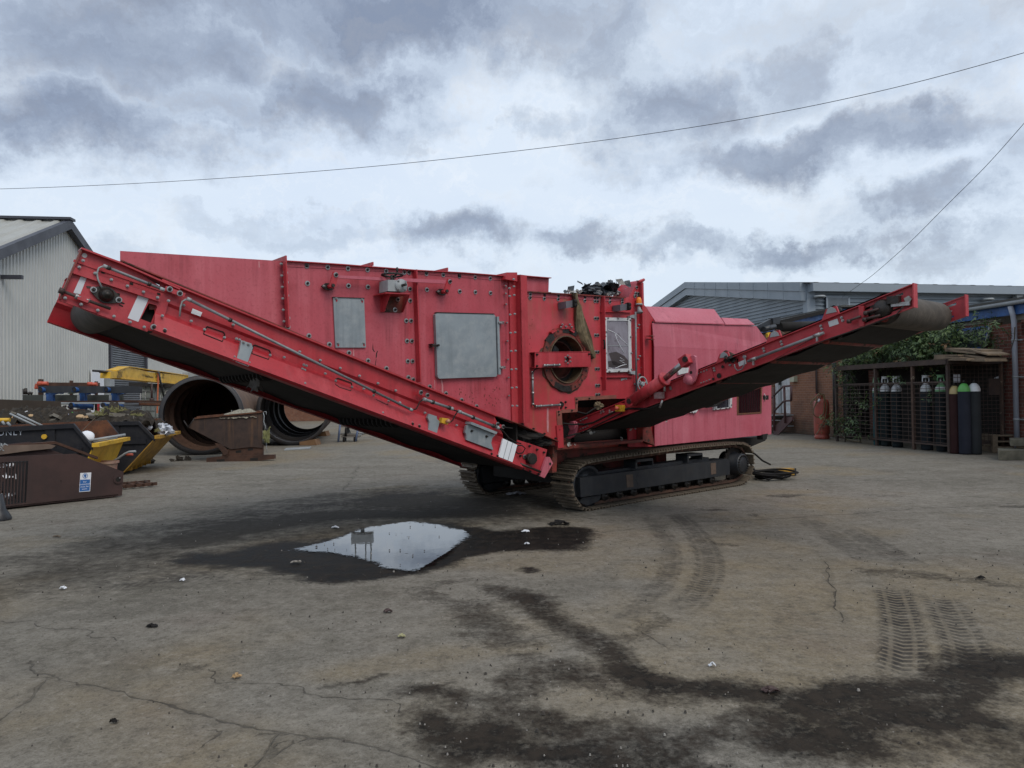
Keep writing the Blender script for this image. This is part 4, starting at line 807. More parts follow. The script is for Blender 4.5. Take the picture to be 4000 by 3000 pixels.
# bend: below the fold the sheet hangs vertical, above it leans in
P_low=[MP(tl,WE,zm),MP(t3+.0,WE,zm),MP(ts,WE,zs),MP(tq,WE,zq)]
eng.prism(P_low,NI*.012,[[MW(p,WE) for p in hole1],[MW(p,WE) for p in hole2]])
lean=.10
eng.prism([MP(tl,WE,zm+.001),MP(t3,WE,zm+.001),MP(t3,WE+.02,z3) if z3>zm else MP(t3,WE,zm+.05),MP(tr_,WE+.03,zr),MP(tl,WE+.03,zl)],NI*.012)
engs=part('engine_cover_panel',eng,PINK,mach,label='large sun-bleached side cover of the engine bay')
eb=MB(); WI=WID-.15
eb.obox(MP(ts-.02,WE+.02,zs+.02),AX*.02,NI*(WI-WE),V((0,0,zm-zs))); eb.obox(MP(tl+.02,WI,zs),AX*(ts-tl-.02),NI*.02,V((0,0,zl-zs-.05))); eb.obox(MP(tl+.02,WE+.62,zs+.05),AX*(ts-tl-.05),NI*.01,V((0,0,zm-zs-.1)),1); part('engine_bay_wall',eb,[PINK,VOID],mach)
# hoods (two folded lids with a dark gap below)
def hood(pts_bot,pts_top,back,name):
    # pts_bot/pts_top: pixel pairs (left,right); the lid slopes back from the bottom edge to the top edge
    b=MB(); L0,L1=[MW(p,WE+.01) for p in pts_bot]; T0_,T1_=[MW(p,WE+back) for p in pts_top]
    L0.z=L0.z; d=NI*.0
    F0=T0_+NI*1.2; F1=T1_+NI*1.2
    b.add([L0,L1,T1_,T0_,F1,F0,L1-V((0,0,.015)),L0-V((0,0,.015)),L1+NI*1.5,L0+NI*1.5],[[0,1,2,3],[3,2,4,5],[7,6,1,0],[1,6,8,4,2],[0,3,5,9,7],[9,8,6,7]])
    return part(name,b,PINK,mach)
hood([Z7(165,566),Z7(912,592)],[Z7(62,405),Z7(800,436)],.22,'engine_hood'); hood([Z7(922,596),Z7(1236,600)],[Z7(885,528),Z7(1160,541)],.12,'engine_hood')
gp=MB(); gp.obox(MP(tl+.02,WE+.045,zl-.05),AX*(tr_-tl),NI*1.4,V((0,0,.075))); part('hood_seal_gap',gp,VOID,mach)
# grille
gf=MB(); gf.prism([MW(p,WE-.008) for p in [Z7(1050,1258),Z7(1322,1230),Z7(1314,1562),Z7(1050,1580)]],NI*.006,[[MW(p,WE-.008) for p in [Z7(1064,1268),Z7(1308,1244),Z7(1300,1546),Z7(1064,1560)]]]); gfo=part('grille_frame',gf,RUSTO,mach)
gm=MB(); A=MW(Z7(1064,1268),WE-.002); t0g,z1g=tz(A); t1g,z0g=tz(MW(Z7(1300,1556),WE)); k=0
nx=9; nyy=14; dx=(t1g-t0g)/nx; dz=(z1g-z0g)/nyy
for i in range(nx+1):
    for s_ in (0,1):
        pl=[MP(t0g+dx*(i+(.5 if (j+s_)%2 else .08)*1.0-.0),WE-.001,z0g+dz*j) for j in range(nyy+1)]
        pl=[p for p in pl if tz(p)[0]<=t1g]
        if len(pl)>2: gm.tube(pl,.0028,4)
part('expanded_mesh',gm,DSTEEL,gfo)
for h_,o_ in ((hole2,[Z7(800,1412),Z7(998,1340),Z7(992,1500),Z7(800,1526)]),):
    w_=MB(); w_.prism([MW(p,WE-.03) for p in o_],NI*.028,[[MW(p,WE-.03) for p in h_]]); wo=part('window_frame',w_,WHITEP,mach); y=MB(); y.prism([MW(p,WE+.006) for p in h_],NI*.002); part('window_pane',y,weathered('dark_glass',(.02,.022,.03),(.03,.03,.04),3,.1,bump=0),wo); bolts(BS,wo,[(815,1518),(865,1510),(925,1502),(965,1496),(985,1350),(985,1470)],WE-.03,Z7)
w_=MB(); w_.prism([MW(p,WE-.03) for p in [Z7(440,1500),Z7(600,1450),Z7(628,1450),Z7(624,1530),Z7(600,1560),Z7(455,1542)]],NI*.028); wo=part('window_frame',w_,WHITEP,mach); bolts(BS,wo,[(480,1540),(520,1545),(560,1550),(590,1553)],WE-.03,Z7)
w_=MB(); w_.prism([MW(p,WE-.03) for p in [Z7(405,1090),Z7(470,1065),Z7(528,1068),Z7(520,1120),Z7(420,1145)]],NI*.028); part('window_frame',w_,WHITEP,mach)
hz=MB()
for k_ in range(4): hz.tube([MW(Z7(640+6*k_,1480-8*k_),WE-.05),MW(Z7(720,1500-10*k_),WE-.08),MW(Z7(830,1480-12*k_),WE-.08),MW(Z7(940,1400-8*k_),WE-.04)],.008,6)
part('hydraulic_hose',hz,RUBBER,mach)
lt=MB(); lt.prism([MW(p,WE-.004) for p in [Z7(1328,1368),Z7(1390,1366),Z7(1390,1412),Z7(1330,1414)]],NI*.003); lo_=part('latch_plate',lt,DSTEEL,mach); l2=MB(); l2.tube([MW(Z7(1340,1350),WE-.02),MW(Z7(1362,1385),WE-.03),MW(Z7(1345,1435),WE-.02)],.006,6); part('latch_handle',l2,STEEL,lo_)
hm=MB(); 
for q in (Z5(2010,1010),):
    c=MW(q,WE+.0)
    for dz in (-.022,.022): hm.cbox(c+V((0,0,dz))-NI*.02,AX*.09,NI*.07,V((0,0,.008)))
    hm.cyl(c-NI*.03+AX*.03-V((0,0,.04)),c-NI*.03+AX*.03+V((0,0,.04)),.010,n=8)
part('cover_hinge',hm,DIRTRED,mach)
# ---- chassis
cs=MB(); 
cs.obox(MP(-.55,.46,.62),AX*3.9,NI*.10,V((0,0,.22))); cs.obox(MP(-.55,WID-.6,.62),AX*3.9,NI*.10,V((0,0,.22))); 
for t_ in (-.3,.9,2.1,3.1): cs.obox(MP(t_,.56,.64),AX*.10,NI*(WID-1.16),V((0,0,.18)))
cs.obox(MP(.3,.55,.25),AX*.22,NI*(WID-1.2),V((0,0,.35))); cs.obox(MP(2.0,.55,.25),AX*.22,NI*(WID-1.2),V((0,0,.35)))
part('chassis_frame',cs,DIRTRED,mach)
sl_=MB(); q4=[Z6(390,650),Z6(1130,592),Z6(1130,612),Z6(392,678)]; sl_.prism([MW(p,WB-.01) for p in q4],NI*.30); lg=[Z6(355,655),Z6(392,650),Z6(385,870),Z6(345,880)]; sl_.prism([MW(p,WB+.05) for p in lg],NI*.12); sl_.prism([MW(p,WB) for p in [Z6(1130,480),Z6(1200,475),Z6(1232,640),Z6(1130,600)]],NI*.1); sl_.prism([MW(p,WB+.3) for p in [Z6(390,690),Z6(1235,630),Z6(1235,700),Z6(390,860)]],NI*.02); part('lower_side_frame',sl_,DIRTRED,mach)
lk2=MB(); lk2.prism([MW(Z6(*p),WB-.02) for p in [(385,470),(440,465),(448,660),(400,665)]],NI*.05); part('corner_leg',lk2,RED2,mach)
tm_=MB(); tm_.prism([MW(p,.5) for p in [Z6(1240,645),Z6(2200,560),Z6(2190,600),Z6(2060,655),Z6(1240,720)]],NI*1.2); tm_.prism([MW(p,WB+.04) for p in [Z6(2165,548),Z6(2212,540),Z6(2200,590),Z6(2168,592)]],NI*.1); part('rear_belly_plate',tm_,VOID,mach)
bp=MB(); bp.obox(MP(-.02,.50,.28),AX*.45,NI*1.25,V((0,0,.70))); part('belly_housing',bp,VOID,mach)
# under-conveyor rollers and grimy cross conveyor seen through the cut-out
ur=MB(); 
ur.cyl(MW(Z6(490,590),.5),MW(Z6(1060,520),.5),.10,n=18); ur.cyl(MW(Z6(820,440),.6),MW(Z6(1230,415),.6),.08,n=18); ur.cyl(MW(Z6(1180,410),.4),MW(Z6(1245,405),.4),.05,n=14); part('under_conveyor_roller',ur,RUBBER,mach)
hl=MB()
for i,P_ in enumerate(([(440,450),(520,460),(620,455),(720,435),(820,410)],[(480,560),(560,540),(650,525)],[(560,350),(640,370),(700,330),(760,300)],[(1000,330),(1100,330),(1200,320),(1290,285)],[(840,430),(940,420),(1010,390)])):
    hl.tube([MW(Z6(*p),WB-.05+.03*i%.07) for p in P_],.010,6)
part('hydraulic_hose',hl,RUBBER,mach)
sc_=MB(); rs=random.Random(12)
for (x,y) in [(760,490),(690,535),(820,505),(500,640),(640,540),(1040,505),(870,430),(900,438),(960,600),(1290,430),(1375,400)]:
    sheets(sc_,MW(Z6(x,y),WB-.03),.03,.02,.02,4,x,1,(.012,.035))
part('caught_shred',sc_,RAGW,mach)
# ---- crawler tracks
loop_px=[(330,687),(700,628),(1100,560),(1500,496),(1740,452),(1810,400),(1850,300),(1850,200),(1830,130),(1780,92),(1700,88),(1300,122),(1000,163),(640,212),(340,264),(285,292),(240,340),(210,400),(203,470),(215,530),(245,600),(285,655)]
LP=[tz(MW(ZT(*p),0)) for p in loop_px]
# flatten the ground run
LP=[(t,(0.012 if i<5 else z)) for i,(t,z) in enumerate(LP)]
def resample(P,n,close=True):
    Q=P+[P[0]]; ds=[0]
    for a,b in zip(Q[:-1],Q[1:]): ds.append(ds[-1]+math.hypot(b[0]-a[0],b[1]-a[1]))
    out=[]; L=ds[-1]
    for k in range(n):
        s_=L*k/n; i=max(j for j in range(len(ds)-1) if ds[j]<=s_); f=(s_-ds[i])/(ds[i+1]-ds[i]); out.append((Q[i][0]+(Q[i+1][0]-Q[i][0])*f,Q[i][1]+(Q[i+1][1]-Q[i][1])*f))
    return out,L
fine_,Ltot=resample(LP,400)
# smooth the loop
for _ in range(6): fine_=[((fine_[i-2][0]+fine_[i-1][0]+fine_[i][0]+fine_[(i+1)%400][0]+fine_[(i+2)%400][0])/5,(fine_[i-2][1]+fine_[i-1][1]+fine_[i][1]+fine_[(i+1)%400][1]+fine_[(i+2)%400][1])/5) for i in range(400)]
zmin=min(z for t,z in fine_); fine_=[(t,z-zmin+.022) for t,z in fine_]
NS=50; SW=.36
pos,Ltot=resample(fine_,NS*2); pitch=Ltot/NS
sb=MB(); pl=pitch*.90
sb.cbox((0,0,-.004),(pl,0,0),(0,SW,0),(0,0,.012))
for k_,x in enumerate((-.38,0,.38)): sb.prism([(x*pl-.012,-SW/2,-.010),(x*pl-.005,-SW/2,-.036),(x*pl+.005,-SW/2,-.036),(x*pl+.012,-SW/2,-.010)],(0,SW,0))
for y in (-.035,.035):
    sb.cbox((0,y,.022),(pl*.8,0,0),(0,.018,0),(0,0,.035)); 
    for x in (-.35,.35): sb.cyl((x*pl,y-.018,.028),(x*pl,y+.018,.028),.022,n=10)
for x in (-.2,.2):
    for y in (-.09,.09): sb.cyl((x*pl,y,-.010),(x*pl,y,-.024),.008,n=6)
shoe=sb.mesh('track_shoe',[SHOE])
cxy=(sum(p[0] for p in fine_)/400,sum(p[1] for p in fine_)/400)
def track(w0,label):
    ch_=MB(); ins=[]
    for i,(t,z) in enumerate(fine_[::4]):
        a=fine_[(4*i-4)%400]; b=fine_[(4*i+4)%400]; dx,dz=b[0]-a[0],b[1]-a[1]; l=math.hypot(dx,dz); nx_,nz_=-dz/l,dx/l
        if (cxy[0]-t)*nx_+(cxy[1]-z)*nz_<0: nx_,nz_=-nx_,-nz_
        ins.append((t+nx_*.05,z+nz_*.05,t+nx_*.018,z+nz_*.018))
    for wa,wb in ((.11,.13),(.20,.22)):
        P=[[MP(a,w0+wa,b),MP(a,w0+wb,b),MP(c,w0+wb,d),MP(c,w0+wa,d)] for a,b,c,d in ins]; P.append(P[0]); ch_.grid(P,0,False,True)
    tk=part('crawler_track',ch_,[RUST],mach,label)
    for k_ in range(NS):
        t,z=pos[2*k_]; a=pos[(2*k_-1)%(2*NS)]; b=pos[(2*k_+1)%(2*NS)]; dx=b[0]-a[0]; dz=b[1]-a[1]; l=math.hypot(dx,dz)
        X=AX*(dx/l)+ZUP*(dz/l); Y=NI; Zv=X.cross(Y)
        c=MP(t,w0+SW/2,z)
        inw=(AX*(cxy[0]-t)+ZUP*(cxy[1]-z))
        if Zv.dot(inw)<0: X=-X; Zv=X.cross(Y)
        inst('track_shoe',shoe,tk,basis(X,Y,Zv,c))
    # frame, idler, final drive, rollers
    near=w0<1
    fr=MB(); fp=[tz(MW(ZT(*p),.03)) for p in [(270,388),(1615,216),(1632,232),(1635,358),(280,565)]]
    fr.prism([MP(t,w0+.035,z) for t,z in fp],NI*.24); q=[tz(MW(ZT(*p),.03)) for p in [(400,352),(1500,205),(1500,245),(400,385)]]; fr.prism([MP(t,w0+.14,z) for t,z in q],NI*.16)
    fro=part('track_frame',fr,BLACKP,mach)
    for a,b in (((770,232),(745,300)),((1240,182),(1235,235))):
        sp_=MB(); A=MW(ZT(*a),.1); t_,z_=tz(A); sp_.obox(MP(t_-.04,w0+.06,z_-.10),AX*.035,NI*.2,V((0,0,.12))); sp_.obox(MP(t_+.30,w0+.06,z_-.08),AX*.015,NI*.2,V((0,0,.07))); sp_.obox(MP(t_-.04,w0+.06,z_-.015),AX*.35,NI*.2,V((0,0,.03))); part('carrier_bracket',sp_,BLACKP,fro)
    for q4 in ([(690,360),(750,356),(756,470),(698,476)],[(1458,256),(1505,250),(1508,350),(1464,358)]):
        pa=MB(); fpq=[tz(MW(ZT(*p),.03)) for p in q4]; pa.prism([MP(t,w0+.031,z) for t,z in fpq],NI*.004); part('cover_plate',pa,weathered('rusty_cover',(.13,.085,.06),(.08,.055,.04),9,.8,bump=.2),fro)
    hx=MB(); fpq=[tz(MW(ZT(*p),.03)) for p in [(800,350),(850,345),(868,388),(845,442),(800,448),(778,400)]]; hx.prism([MP(t,w0+.032,z) for t,z in fpq],NI*.004); part('embossed_badge',hx,BLACKP,fro)
    ti,zi=tz(MW(ZT(325,465),.12)); idl=MB(); ic=MP(ti+.02,w0+.18,zi); idl.lathe(ic-NI*.06,NI,[(0,0),(.10,0),(.11,.02),(.20,.02),(.21,-.01),(.255,-.01),(.255,.13),(.20,.13),(0,.11)],28); part('idler_wheel',idl,BLACKP,mach)
    gdz=MB(); gp_=[tz(MW(ZT(*p),.08)) for p in [(285,570),(465,545),(440,600),(330,640),(260,610)]]; gdz.prism([MP(t,w0+.08,z) for t,z in gp_],NI*.18); part('idler_guard',gdz,BLACKP,mach)
    td,zd=tz(MW(ZT(1755,262),-.0)); fd=MB(); dc=MP(td-.0,w0,zd); rr=abs(tz(MW(ZT(1755,168),0))[1]-zd); fd.lathe(dc,NI,[(0,-.002),(rr*.62,-.002),(rr*.66,.004),(rr*.96,.004),(rr,.015),(rr,.12),(rr*1.15,.14),(rr*1.15,.32),(0,.33)],32); fdo=part('final_drive',fd,BLACKP,mach)
    for i in range(20): an=2*math.pi*i/20; inst('bolt',BD,fdo,basis(FX,FY,FZ,dc+(AX*math.cos(an)+ZUP*math.sin(an))*rr*.82+NI*.004))
    sp=MB(); k_=21
    pr=[]
    for i in range(k_*4):
        an=2*math.pi*i/(k_*4); r_=rr*(1.75 if i%4 in(1,2) else 1.55); pr.append(dc+NI*.16+(AX*math.cos(an)+ZUP*math.sin(an))*r_)
    sp.prism(pr,NI*.03); part('drive_sprocket',sp,DSTEEL,fdo)
    for k_ in range(9):
        x=500+ k_*135*(1-.012*k_); y=548-(x-500)*.152+15; t_,z_=tz(MW(ZT(x,y),.1)); rl=MB(); c=MP(t_,w0,.125); rl.lathe(c+NI*.075,NI,[(0,0),(.022,0),(.022,.02),(.05,.02),(.062,.03),(.062,.06),(.048,.065),(.048,.15),(.062,.155),(.062,.18),(0,.18)],18); part('track_roller',rl,DSTEEL,mach)
        if k_==8: break
    return tk
track(0,'near crawler track, muddy steel shoes'); track(WID-SW,'far crawler track, only its front curve showing')
# ---- tail conveyor (long, towards the left end)
WT=.03
def TL(x): # top edge, bottom edge in pixels as function of x
    return 966+(x-319)*.4170
def BLn(x): return 1168+(x-228)*.3694
T0=MW((319,966),WT); T1=MW((2008,TL(2008)-18),WT); B0=MW((228,1168),WT); B1=MW((2115,1865),WT)
prof=[(0,.07),(0,-.045),(.03,-.045),(.045,0),(.36,0),(.41,.025),(.55,.025),(.64,-.025),(.955,-.085),(1,-.05),(1,.05)]
def side_plate(w,name,label=None,ts=0.0,te=1.0,mat=RED2,flip=1):
    b=MB(); rows=[]
    n_=24
    for i in range(n_+1):
        f=ts+(te-ts)*i/n_; T=T0.lerp(T1,f)+NI*(w-WT); B=B0.lerp(B1,f)+NI*(w-WT); rows.append([T.lerp(B,fr)+NI*dw*flip for fr,dw in prof])
    b.grid(rows,0,False)
    b.grid([[p+NI*.006*flip for p in r] for r in rows],0,False); return part(name,b,mat,mach,label)
TW=1.42
sp1=side_plate(WT,'conveyor_side_plate','near side plate of the long tail conveyor',.13,.93,RED2)
sp2=side_plate(WT+TW,'conveyor_side_plate','far side plate of the long tail conveyor',.022,1,RED2,-1)
# head section plates
hp=MB(); holes=[[Z1(1285,850),Z1(1350,868),Z1(1358,885),Z1(1305,1020),Z1(1215,985)]]
hp.prism([MW(p,WT-.012) for p in [Z1(712,372),Z1(1040,490),Z1(1490,770),Z1(1480,812),Z1(1455,850),Z1(1380,1100),Z1(1262,1085),Z1(850,960),Z1(508,815),Z1(620,560)]],NI*.010,[[MW(p,WT-.012) for p in holes[0]]])
hd_=part('head_plate',hp,RED2,mach,label='head end plate of the tail conveyor with white tape stripes')
lp_=MB()
def strip(mb,a,b,zf,w,hgt,dep,m=0):
    A,B=MW(zf(*a),w),MW(zf(*b),w); d_=(B-A); n_=d_.normalized().cross(NI); 
    if n_.z>0: n_=-n_
    mb.obox(A,d_,n_*hgt,NI*dep,m)
strip(lp_,(705,366),(1045,494),Z1,WT-.06,.012,.14); strip(lp_,(1045,494),(1560,722),Z1,WT-.06,.012,.14)
strip(lp_,(640,538),(1395,790),Z1,WT-.045,.045,.035); strip(lp_,(510,790),(850,905),Z1,WT-.03,.03,.02); strip(lp_,(850,910),(1285,1065),Z1,WT-.03,.03,.02)
strip(lp_,(640,470),(1490,760),Z1,WT-.020,.018,.010); part('edge_flange',lp_,RED2,mach)
eg=MB(); A,B=MW(Z1(705,368),WT-.05),MW(Z1(512,812),WT-.05); eg.obox(A,B-A,NI*.06,AX*.012); part('head_end_flange',eg,DIRTRED,mach)
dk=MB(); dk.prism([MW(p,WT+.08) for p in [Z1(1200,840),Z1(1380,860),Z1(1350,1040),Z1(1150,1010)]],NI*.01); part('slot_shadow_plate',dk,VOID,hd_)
WTAPE=weathered('white_tape',(.60,.62,.66),(.52,.54,.58),3,.4,bump=0)
for q in ([(715,580),(762,600),(690,782),(634,758)],[(1200,766),(1290,800),(1195,1012),(1103,978)]):
    x=MB(); x.prism([MW(Z1(*p),WT-.0145) for p in q],NI*.002); part('white_stripe',x,WTAPE,hd_)
x=MB(); x.prism([MW(Z1(*p),WT-.016) for p in [(1345,990),(1405,985),(1405,1015),(1375,1045),(1325,1030)]],NI*.002); x.prism([MW(Z1(*p),WT-.016) for p in [(745,700),(785,702),(780,722),(750,718)]],NI*.002); part('bare_patch',x,DARKRUST,hd_)
bg=MB(); c=MW(Z1(918,778),WT-.03); dirv=(MW(Z1(1015,822),WT-.03)-MW(Z1(815,742),WT-.03)).normalized(); nv=dirv.cross(NI)
oval=[]
for i in range(24):
    a=2*math.pi*i/24; r_=.058+.05*abs(math.cos(a))**3; oval.append(c+dirv*r_*math.cos(a)+nv*.062*math.sin(a))
bg.prism(oval,NI*.018); bg.lathe(c,-NI,[(.052,0),(.050,.02),(.036,.035),(.030,.05),(.020,.05),(.018,.065),(0,.066)],24); bgo=part('flange_bearing',bg,DSTEEL,hd_)
for s_ in (-1,1): inst('bolt',BB,bgo,basis(FX,FY,FZ,c+dirv*.088*s_))
tk_=MB(); A,B=MW(Z1(515,738),WT-.06),MW(Z1(955,898),WT-.06); tk_.cyl(A,B,.012,n=10); d_=(B-A).normalized(); tk_.cyl(A-d_*.005,A+d_*.03,.022,n=6); 
for f in (.33,.54,.36): tk_.cyl(A.lerp(B,f)-d_*.012,A.lerp(B,f)+d_*.012,.022,n=6,m=1)
part('take_up_screw',tk_,[DARKRUST,STEEL],hd_); x=MB(); x.cbox(A.lerp(B,.45),d_*.07,NI*.04,d_.cross(NI)*.04); part('take_up_block',x,RED2,hd_)
bolts(BR,hd_,[(717,484),(684,540),(820,592),(961,648),(1100,702),(1238,754),(1360,802),(562,806),(700,860),(844,912),(984,964),(1123,1013),(1245,1057),(1455,830),(1402,960)],WT-.047,Z1)
x=MB(); c=MW(Z1(731,437),WT-.014); x.cyl(c,c+NI*.002,.017,n=16); part('bright_plug',x,WHITEP,hd_)
sq=MB()
for p in [(705,510),(890,582),(1136,680),(1372,770),(1020,772)]: c=MW(Z1(*p),WT-.0145); sq.prism([c-AX*.012-V((0,0,.008)),c+AX*.012-V((0,0,.012)),c+AX*.012+V((0,0,.006)),c-AX*.012+V((0,0,.010))],NI*.002)
for q in ([(1045,835),(1078,850),(1072,860),(1042,848)],[(1030,858),(1065,873),(1060,883),(1028,868)]): sq.prism([MW(Z1(*p),WT-.0145) for p in q],NI*.002)
part('punched_hole',sq,VOID,hd_)
for (pts,zf) in (([(1425,705),(1600,790)],Z1),([(1325,1035),(1470,1105)],Z1)): pass
JPS=[]
for q in ([(1435,700),(1605,765),(1590,800),(1420,740)],[(1290,1040),(1465,1090),(1450,1125),(1290,1075)]): jp=MB(); jp.prism([MW(Z1(*p),WT-.060) for p in q],NI*.012); jpo=part('joint_plate',jp,RED2,mach)
for q in ([(370,345),(512,390),(500,430),(362,385)],[(268,675),(415,722),(405,768),(258,720)],[(1210,690),(1300,730),(1290,765),(1200,725)],[(1125,1005),(1225,1040),(1215,1080),(1120,1040)]): jp=MB(); jp.prism([MW(ZE(*p),WT-.060) for p in q],NI*.012); jpo=part('joint_plate',jp,RED2,mach)
bolts(BB,jpo,[(1465,729),(1553,766),(1327,1056),(1419,1090)],WT-.062,Z1); bolts(BB,jpo,[(397,367),(467,397),(300,707),(372,733),(1225,710),(1285,737),(1150,1030),(1213,1052)],WT-.062,ZE)
# conduits on the tail conveyor
def conduit(a,b,zf,w,r,clips,par=mach):
    c_=MB(); A,B=MW(zf(*a),w),MW(zf(*b),w); c_.cyl(A,B,r,n=10); o=part('conduit',c_,COND,par); d_=(B-A).normalized()
    for f in clips: k=MB(); k.cyl(A.lerp(B,f)-d_*.012,A.lerp(B,f)+d_*.012,r*1.5,n=10); part('pipe_clip',k,DSTEEL,o)
    for q,w_ in ((B-d_*.03,B+d_*.005),(A-d_*.005,A+d_*.03)): k=MB(); k.cyl(q,w_,r*1.25,n=10); part('end_fitting',k,GREYP,o)
conduit((897,528),(1415,735),Z1,WT-.085,.0115,(.08,.75)); conduit((732,1167),(1609,1602),lambda x,y:(x,y),WT-.085,.0125,(.16,.80),mach); conduit((430,440),(740,545),ZE,WT-.085,.015,(.3,.88)); conduit((805,572),(1238,752),ZE,WT-.085,.015,(.35,.87))
for P_,zf,w_ in (([(892,530),(855,545),(838,590),(845,640),(880,715)],Z1,WT-.05),([(1610,815),(1575,835),(1560,880),(1552,965)],Z1,WT-.05),([(418,445),(385,470),(350,545),(310,555)],ZE,WT-.07),([(745,555),(800,572)],ZE,WT-.08),([(790,580),(765,620),(740,670),(700,697)],ZE,WT-.07),([(1240,755),(1290,790),(1350,860),(1420,905),(1480,920)],ZE,WT-.07),([(1245,760),(1300,745),(1390,755)],ZE,WT-.05),([(1425,960),(1415,1000),(1450,1030),(1500,1020),(1525,970),(1490,940),(1445,940),(1425,965)],ZE,WT-.07)):
    c_=MB(); c_.tube([MW(zf(*p),w_) for p in P_],.007,6); part('cable',c_,RUBBER if zf is ZE else GREYP,mach)
# grey guards, sticker, emergency stop
def plate(name,pts,zf,w,th,mat,label=None,par=mach): x=MB(); x.prism([MW(zf(*p),w) for p in pts],NI*th); return part(name,x,mat,par,label)
g1=plate('grey_guard',[(2085,1170),(2172,1198),(2185,1235),(2130,1392),(2035,1355),(2070,1255)],Z1,WT-.075,.03,GALV); bolts(BS,g1,[(2105,1187),(2147,1205)],WT-.078,Z1); bolts(BS,jpo,[(2022,1312),(2012,1338),(2152,1362),(2140,1388)],WT-.06,Z1)
g2=plate('grey_guard',[(488,598),(570,625),(572,652),(602,682),(565,836),(470,800),(492,682),(472,640)],ZE,WT-.075,.03,GALV)
g3=plate('folded_bracket',[(945,685),(1225,795),(1215,820),(935,710)],ZE,WT-.13,.10,GALV); g4=plate('folded_bracket',[(890,730),(918,712),(1205,825),(1170,862),(1158,915),(1182,990),(890,880),(890,820),(875,800)],ZE,WT-.085,.03,GALV); bolts(BD,g4,[(945,783),(1105,843)],WT-.087,ZE)
plate('white_guard',[(1288,865),(1440,935),(1388,1120),(1238,1062)],ZE,WT-.09,.02,WHITE)
rbz=MB(); 
for f in (.33,.66): 
    A=MW(ZE(1288+152*f,865+70*f),WT-.094); B=MW(ZE(1238+150*f,1062+58*f),WT-.094); rbz.obox(A,B-A,NI*.004,AX*.006)
part('panel_rib',rbz,GREYP,mach)
es=plate('stop_button_box',[(630,640),(706,652),(690,716),(620,695)],ZE,WT-.11,.05,YEL); x=MB(); c=MW(ZE(672,678),WT-.11); x.lathe(c,-NI,[(.012,0),(.012,.02),(.022,.03),(.02,.045),(0,.05)],16); part('stop_button',x,weathered('faded_button',(.42,.20,.12),(.35,.15,.1),5,.5,bump=0),es)
plate('rating_sticker',[(1665,895),(1748,930),(1733,966),(1650,935)],Z1,WT-.008,.002,WHITE,par=sp1)
def sw(p):
    fr=(p[1]-TL(p[0]))/(BLn(p[0])-TL(p[0])); pr=prof[1:-1]
    for (f0,d0),(f1,d1) in zip(pr[:-1],pr[1:]):
        if f0<=fr<=f1: return WT+d0+(d1-d0)*(fr-f0)/max(1e-6,f1-f0)-.004
    return WT-.05
# access covers outlined by dark gaps
def gaploop(pts,zf,w): 
    x=MB(); Q=pts+[pts[0]]; P=[]
    for a_,b_ in zip(Q[:-1],Q[1:]):
        for k_ in range(5): p=zf(a_[0]+(b_[0]-a_[0])*k_/5,a_[1]+(b_[1]-a_[1])*k_/5); P.append(MW(p,sw(p)))
    x.tube(P+[P[0]],.0055,5,cap=False); return part('hatch_gap',x,VOID,sp1)
gaploop([(1790,1052),(1930,1100),(1942,1120),(1920,1182),(1760,1118),(1762,1090)],Z1,WT-.012)
gaploop([(245,140),(265,132),(420,190),(432,215),(410,288),(230,225)],ZD,WT-.012); gaploop([(1140,500),(1160,490),(1305,540),(1312,560),(1298,628),(1180,590),(1135,560)],ZD,WT-.012); gaploop([(1545,660),(1545,690),(1570,720),(1695,780),(1702,740)],ZD,WT-.012)
sl2=MB()
for zf,q in ((Z1,[(1785,1218),(1830,1235),(1855,1240),(1850,1255),(1825,1250),(1782,1232)]),(ZD,[(728,512),(790,535),(788,548),(728,522)]),(ZD,[(1572,840),(1625,848),(1625,862),(1572,855)]),(ZE,[(697,842),(715,848),(760,862),(758,885),(735,865),(700,858)])): sl2.prism([MW(zf(*p),WT-.058) for p in q],NI*.002)
part('slot_hole',sl2,VOID,sp1)
bolts(BR,sp1,[(1765,1078),(1937,1147),(1586,868),(2013,1037),(2041,1158),(1650,1005)],WT-.01,Z1); bolts(BR,sp1,[(96,76),(578,265),(1022,441),(1437,604),(1827,753),(745,205),(967,297),(1183,382),(1390,465),(1590,545),(1782,623)],WT-.008,ZD); bolts(BR,sp1,[(800,543),(1640,860)],WT-.06,ZD); bolts(BS,sp1,[(792,346),(820,356),(775,390),(802,402),(1135,518),(1311,585),(427,242),(1544,676),(1705,738)],WT-.012,ZD)
bolts(BR,sp1,[(612,655),(780,722),(438,587),(167,480)],WT-.01,ZE)
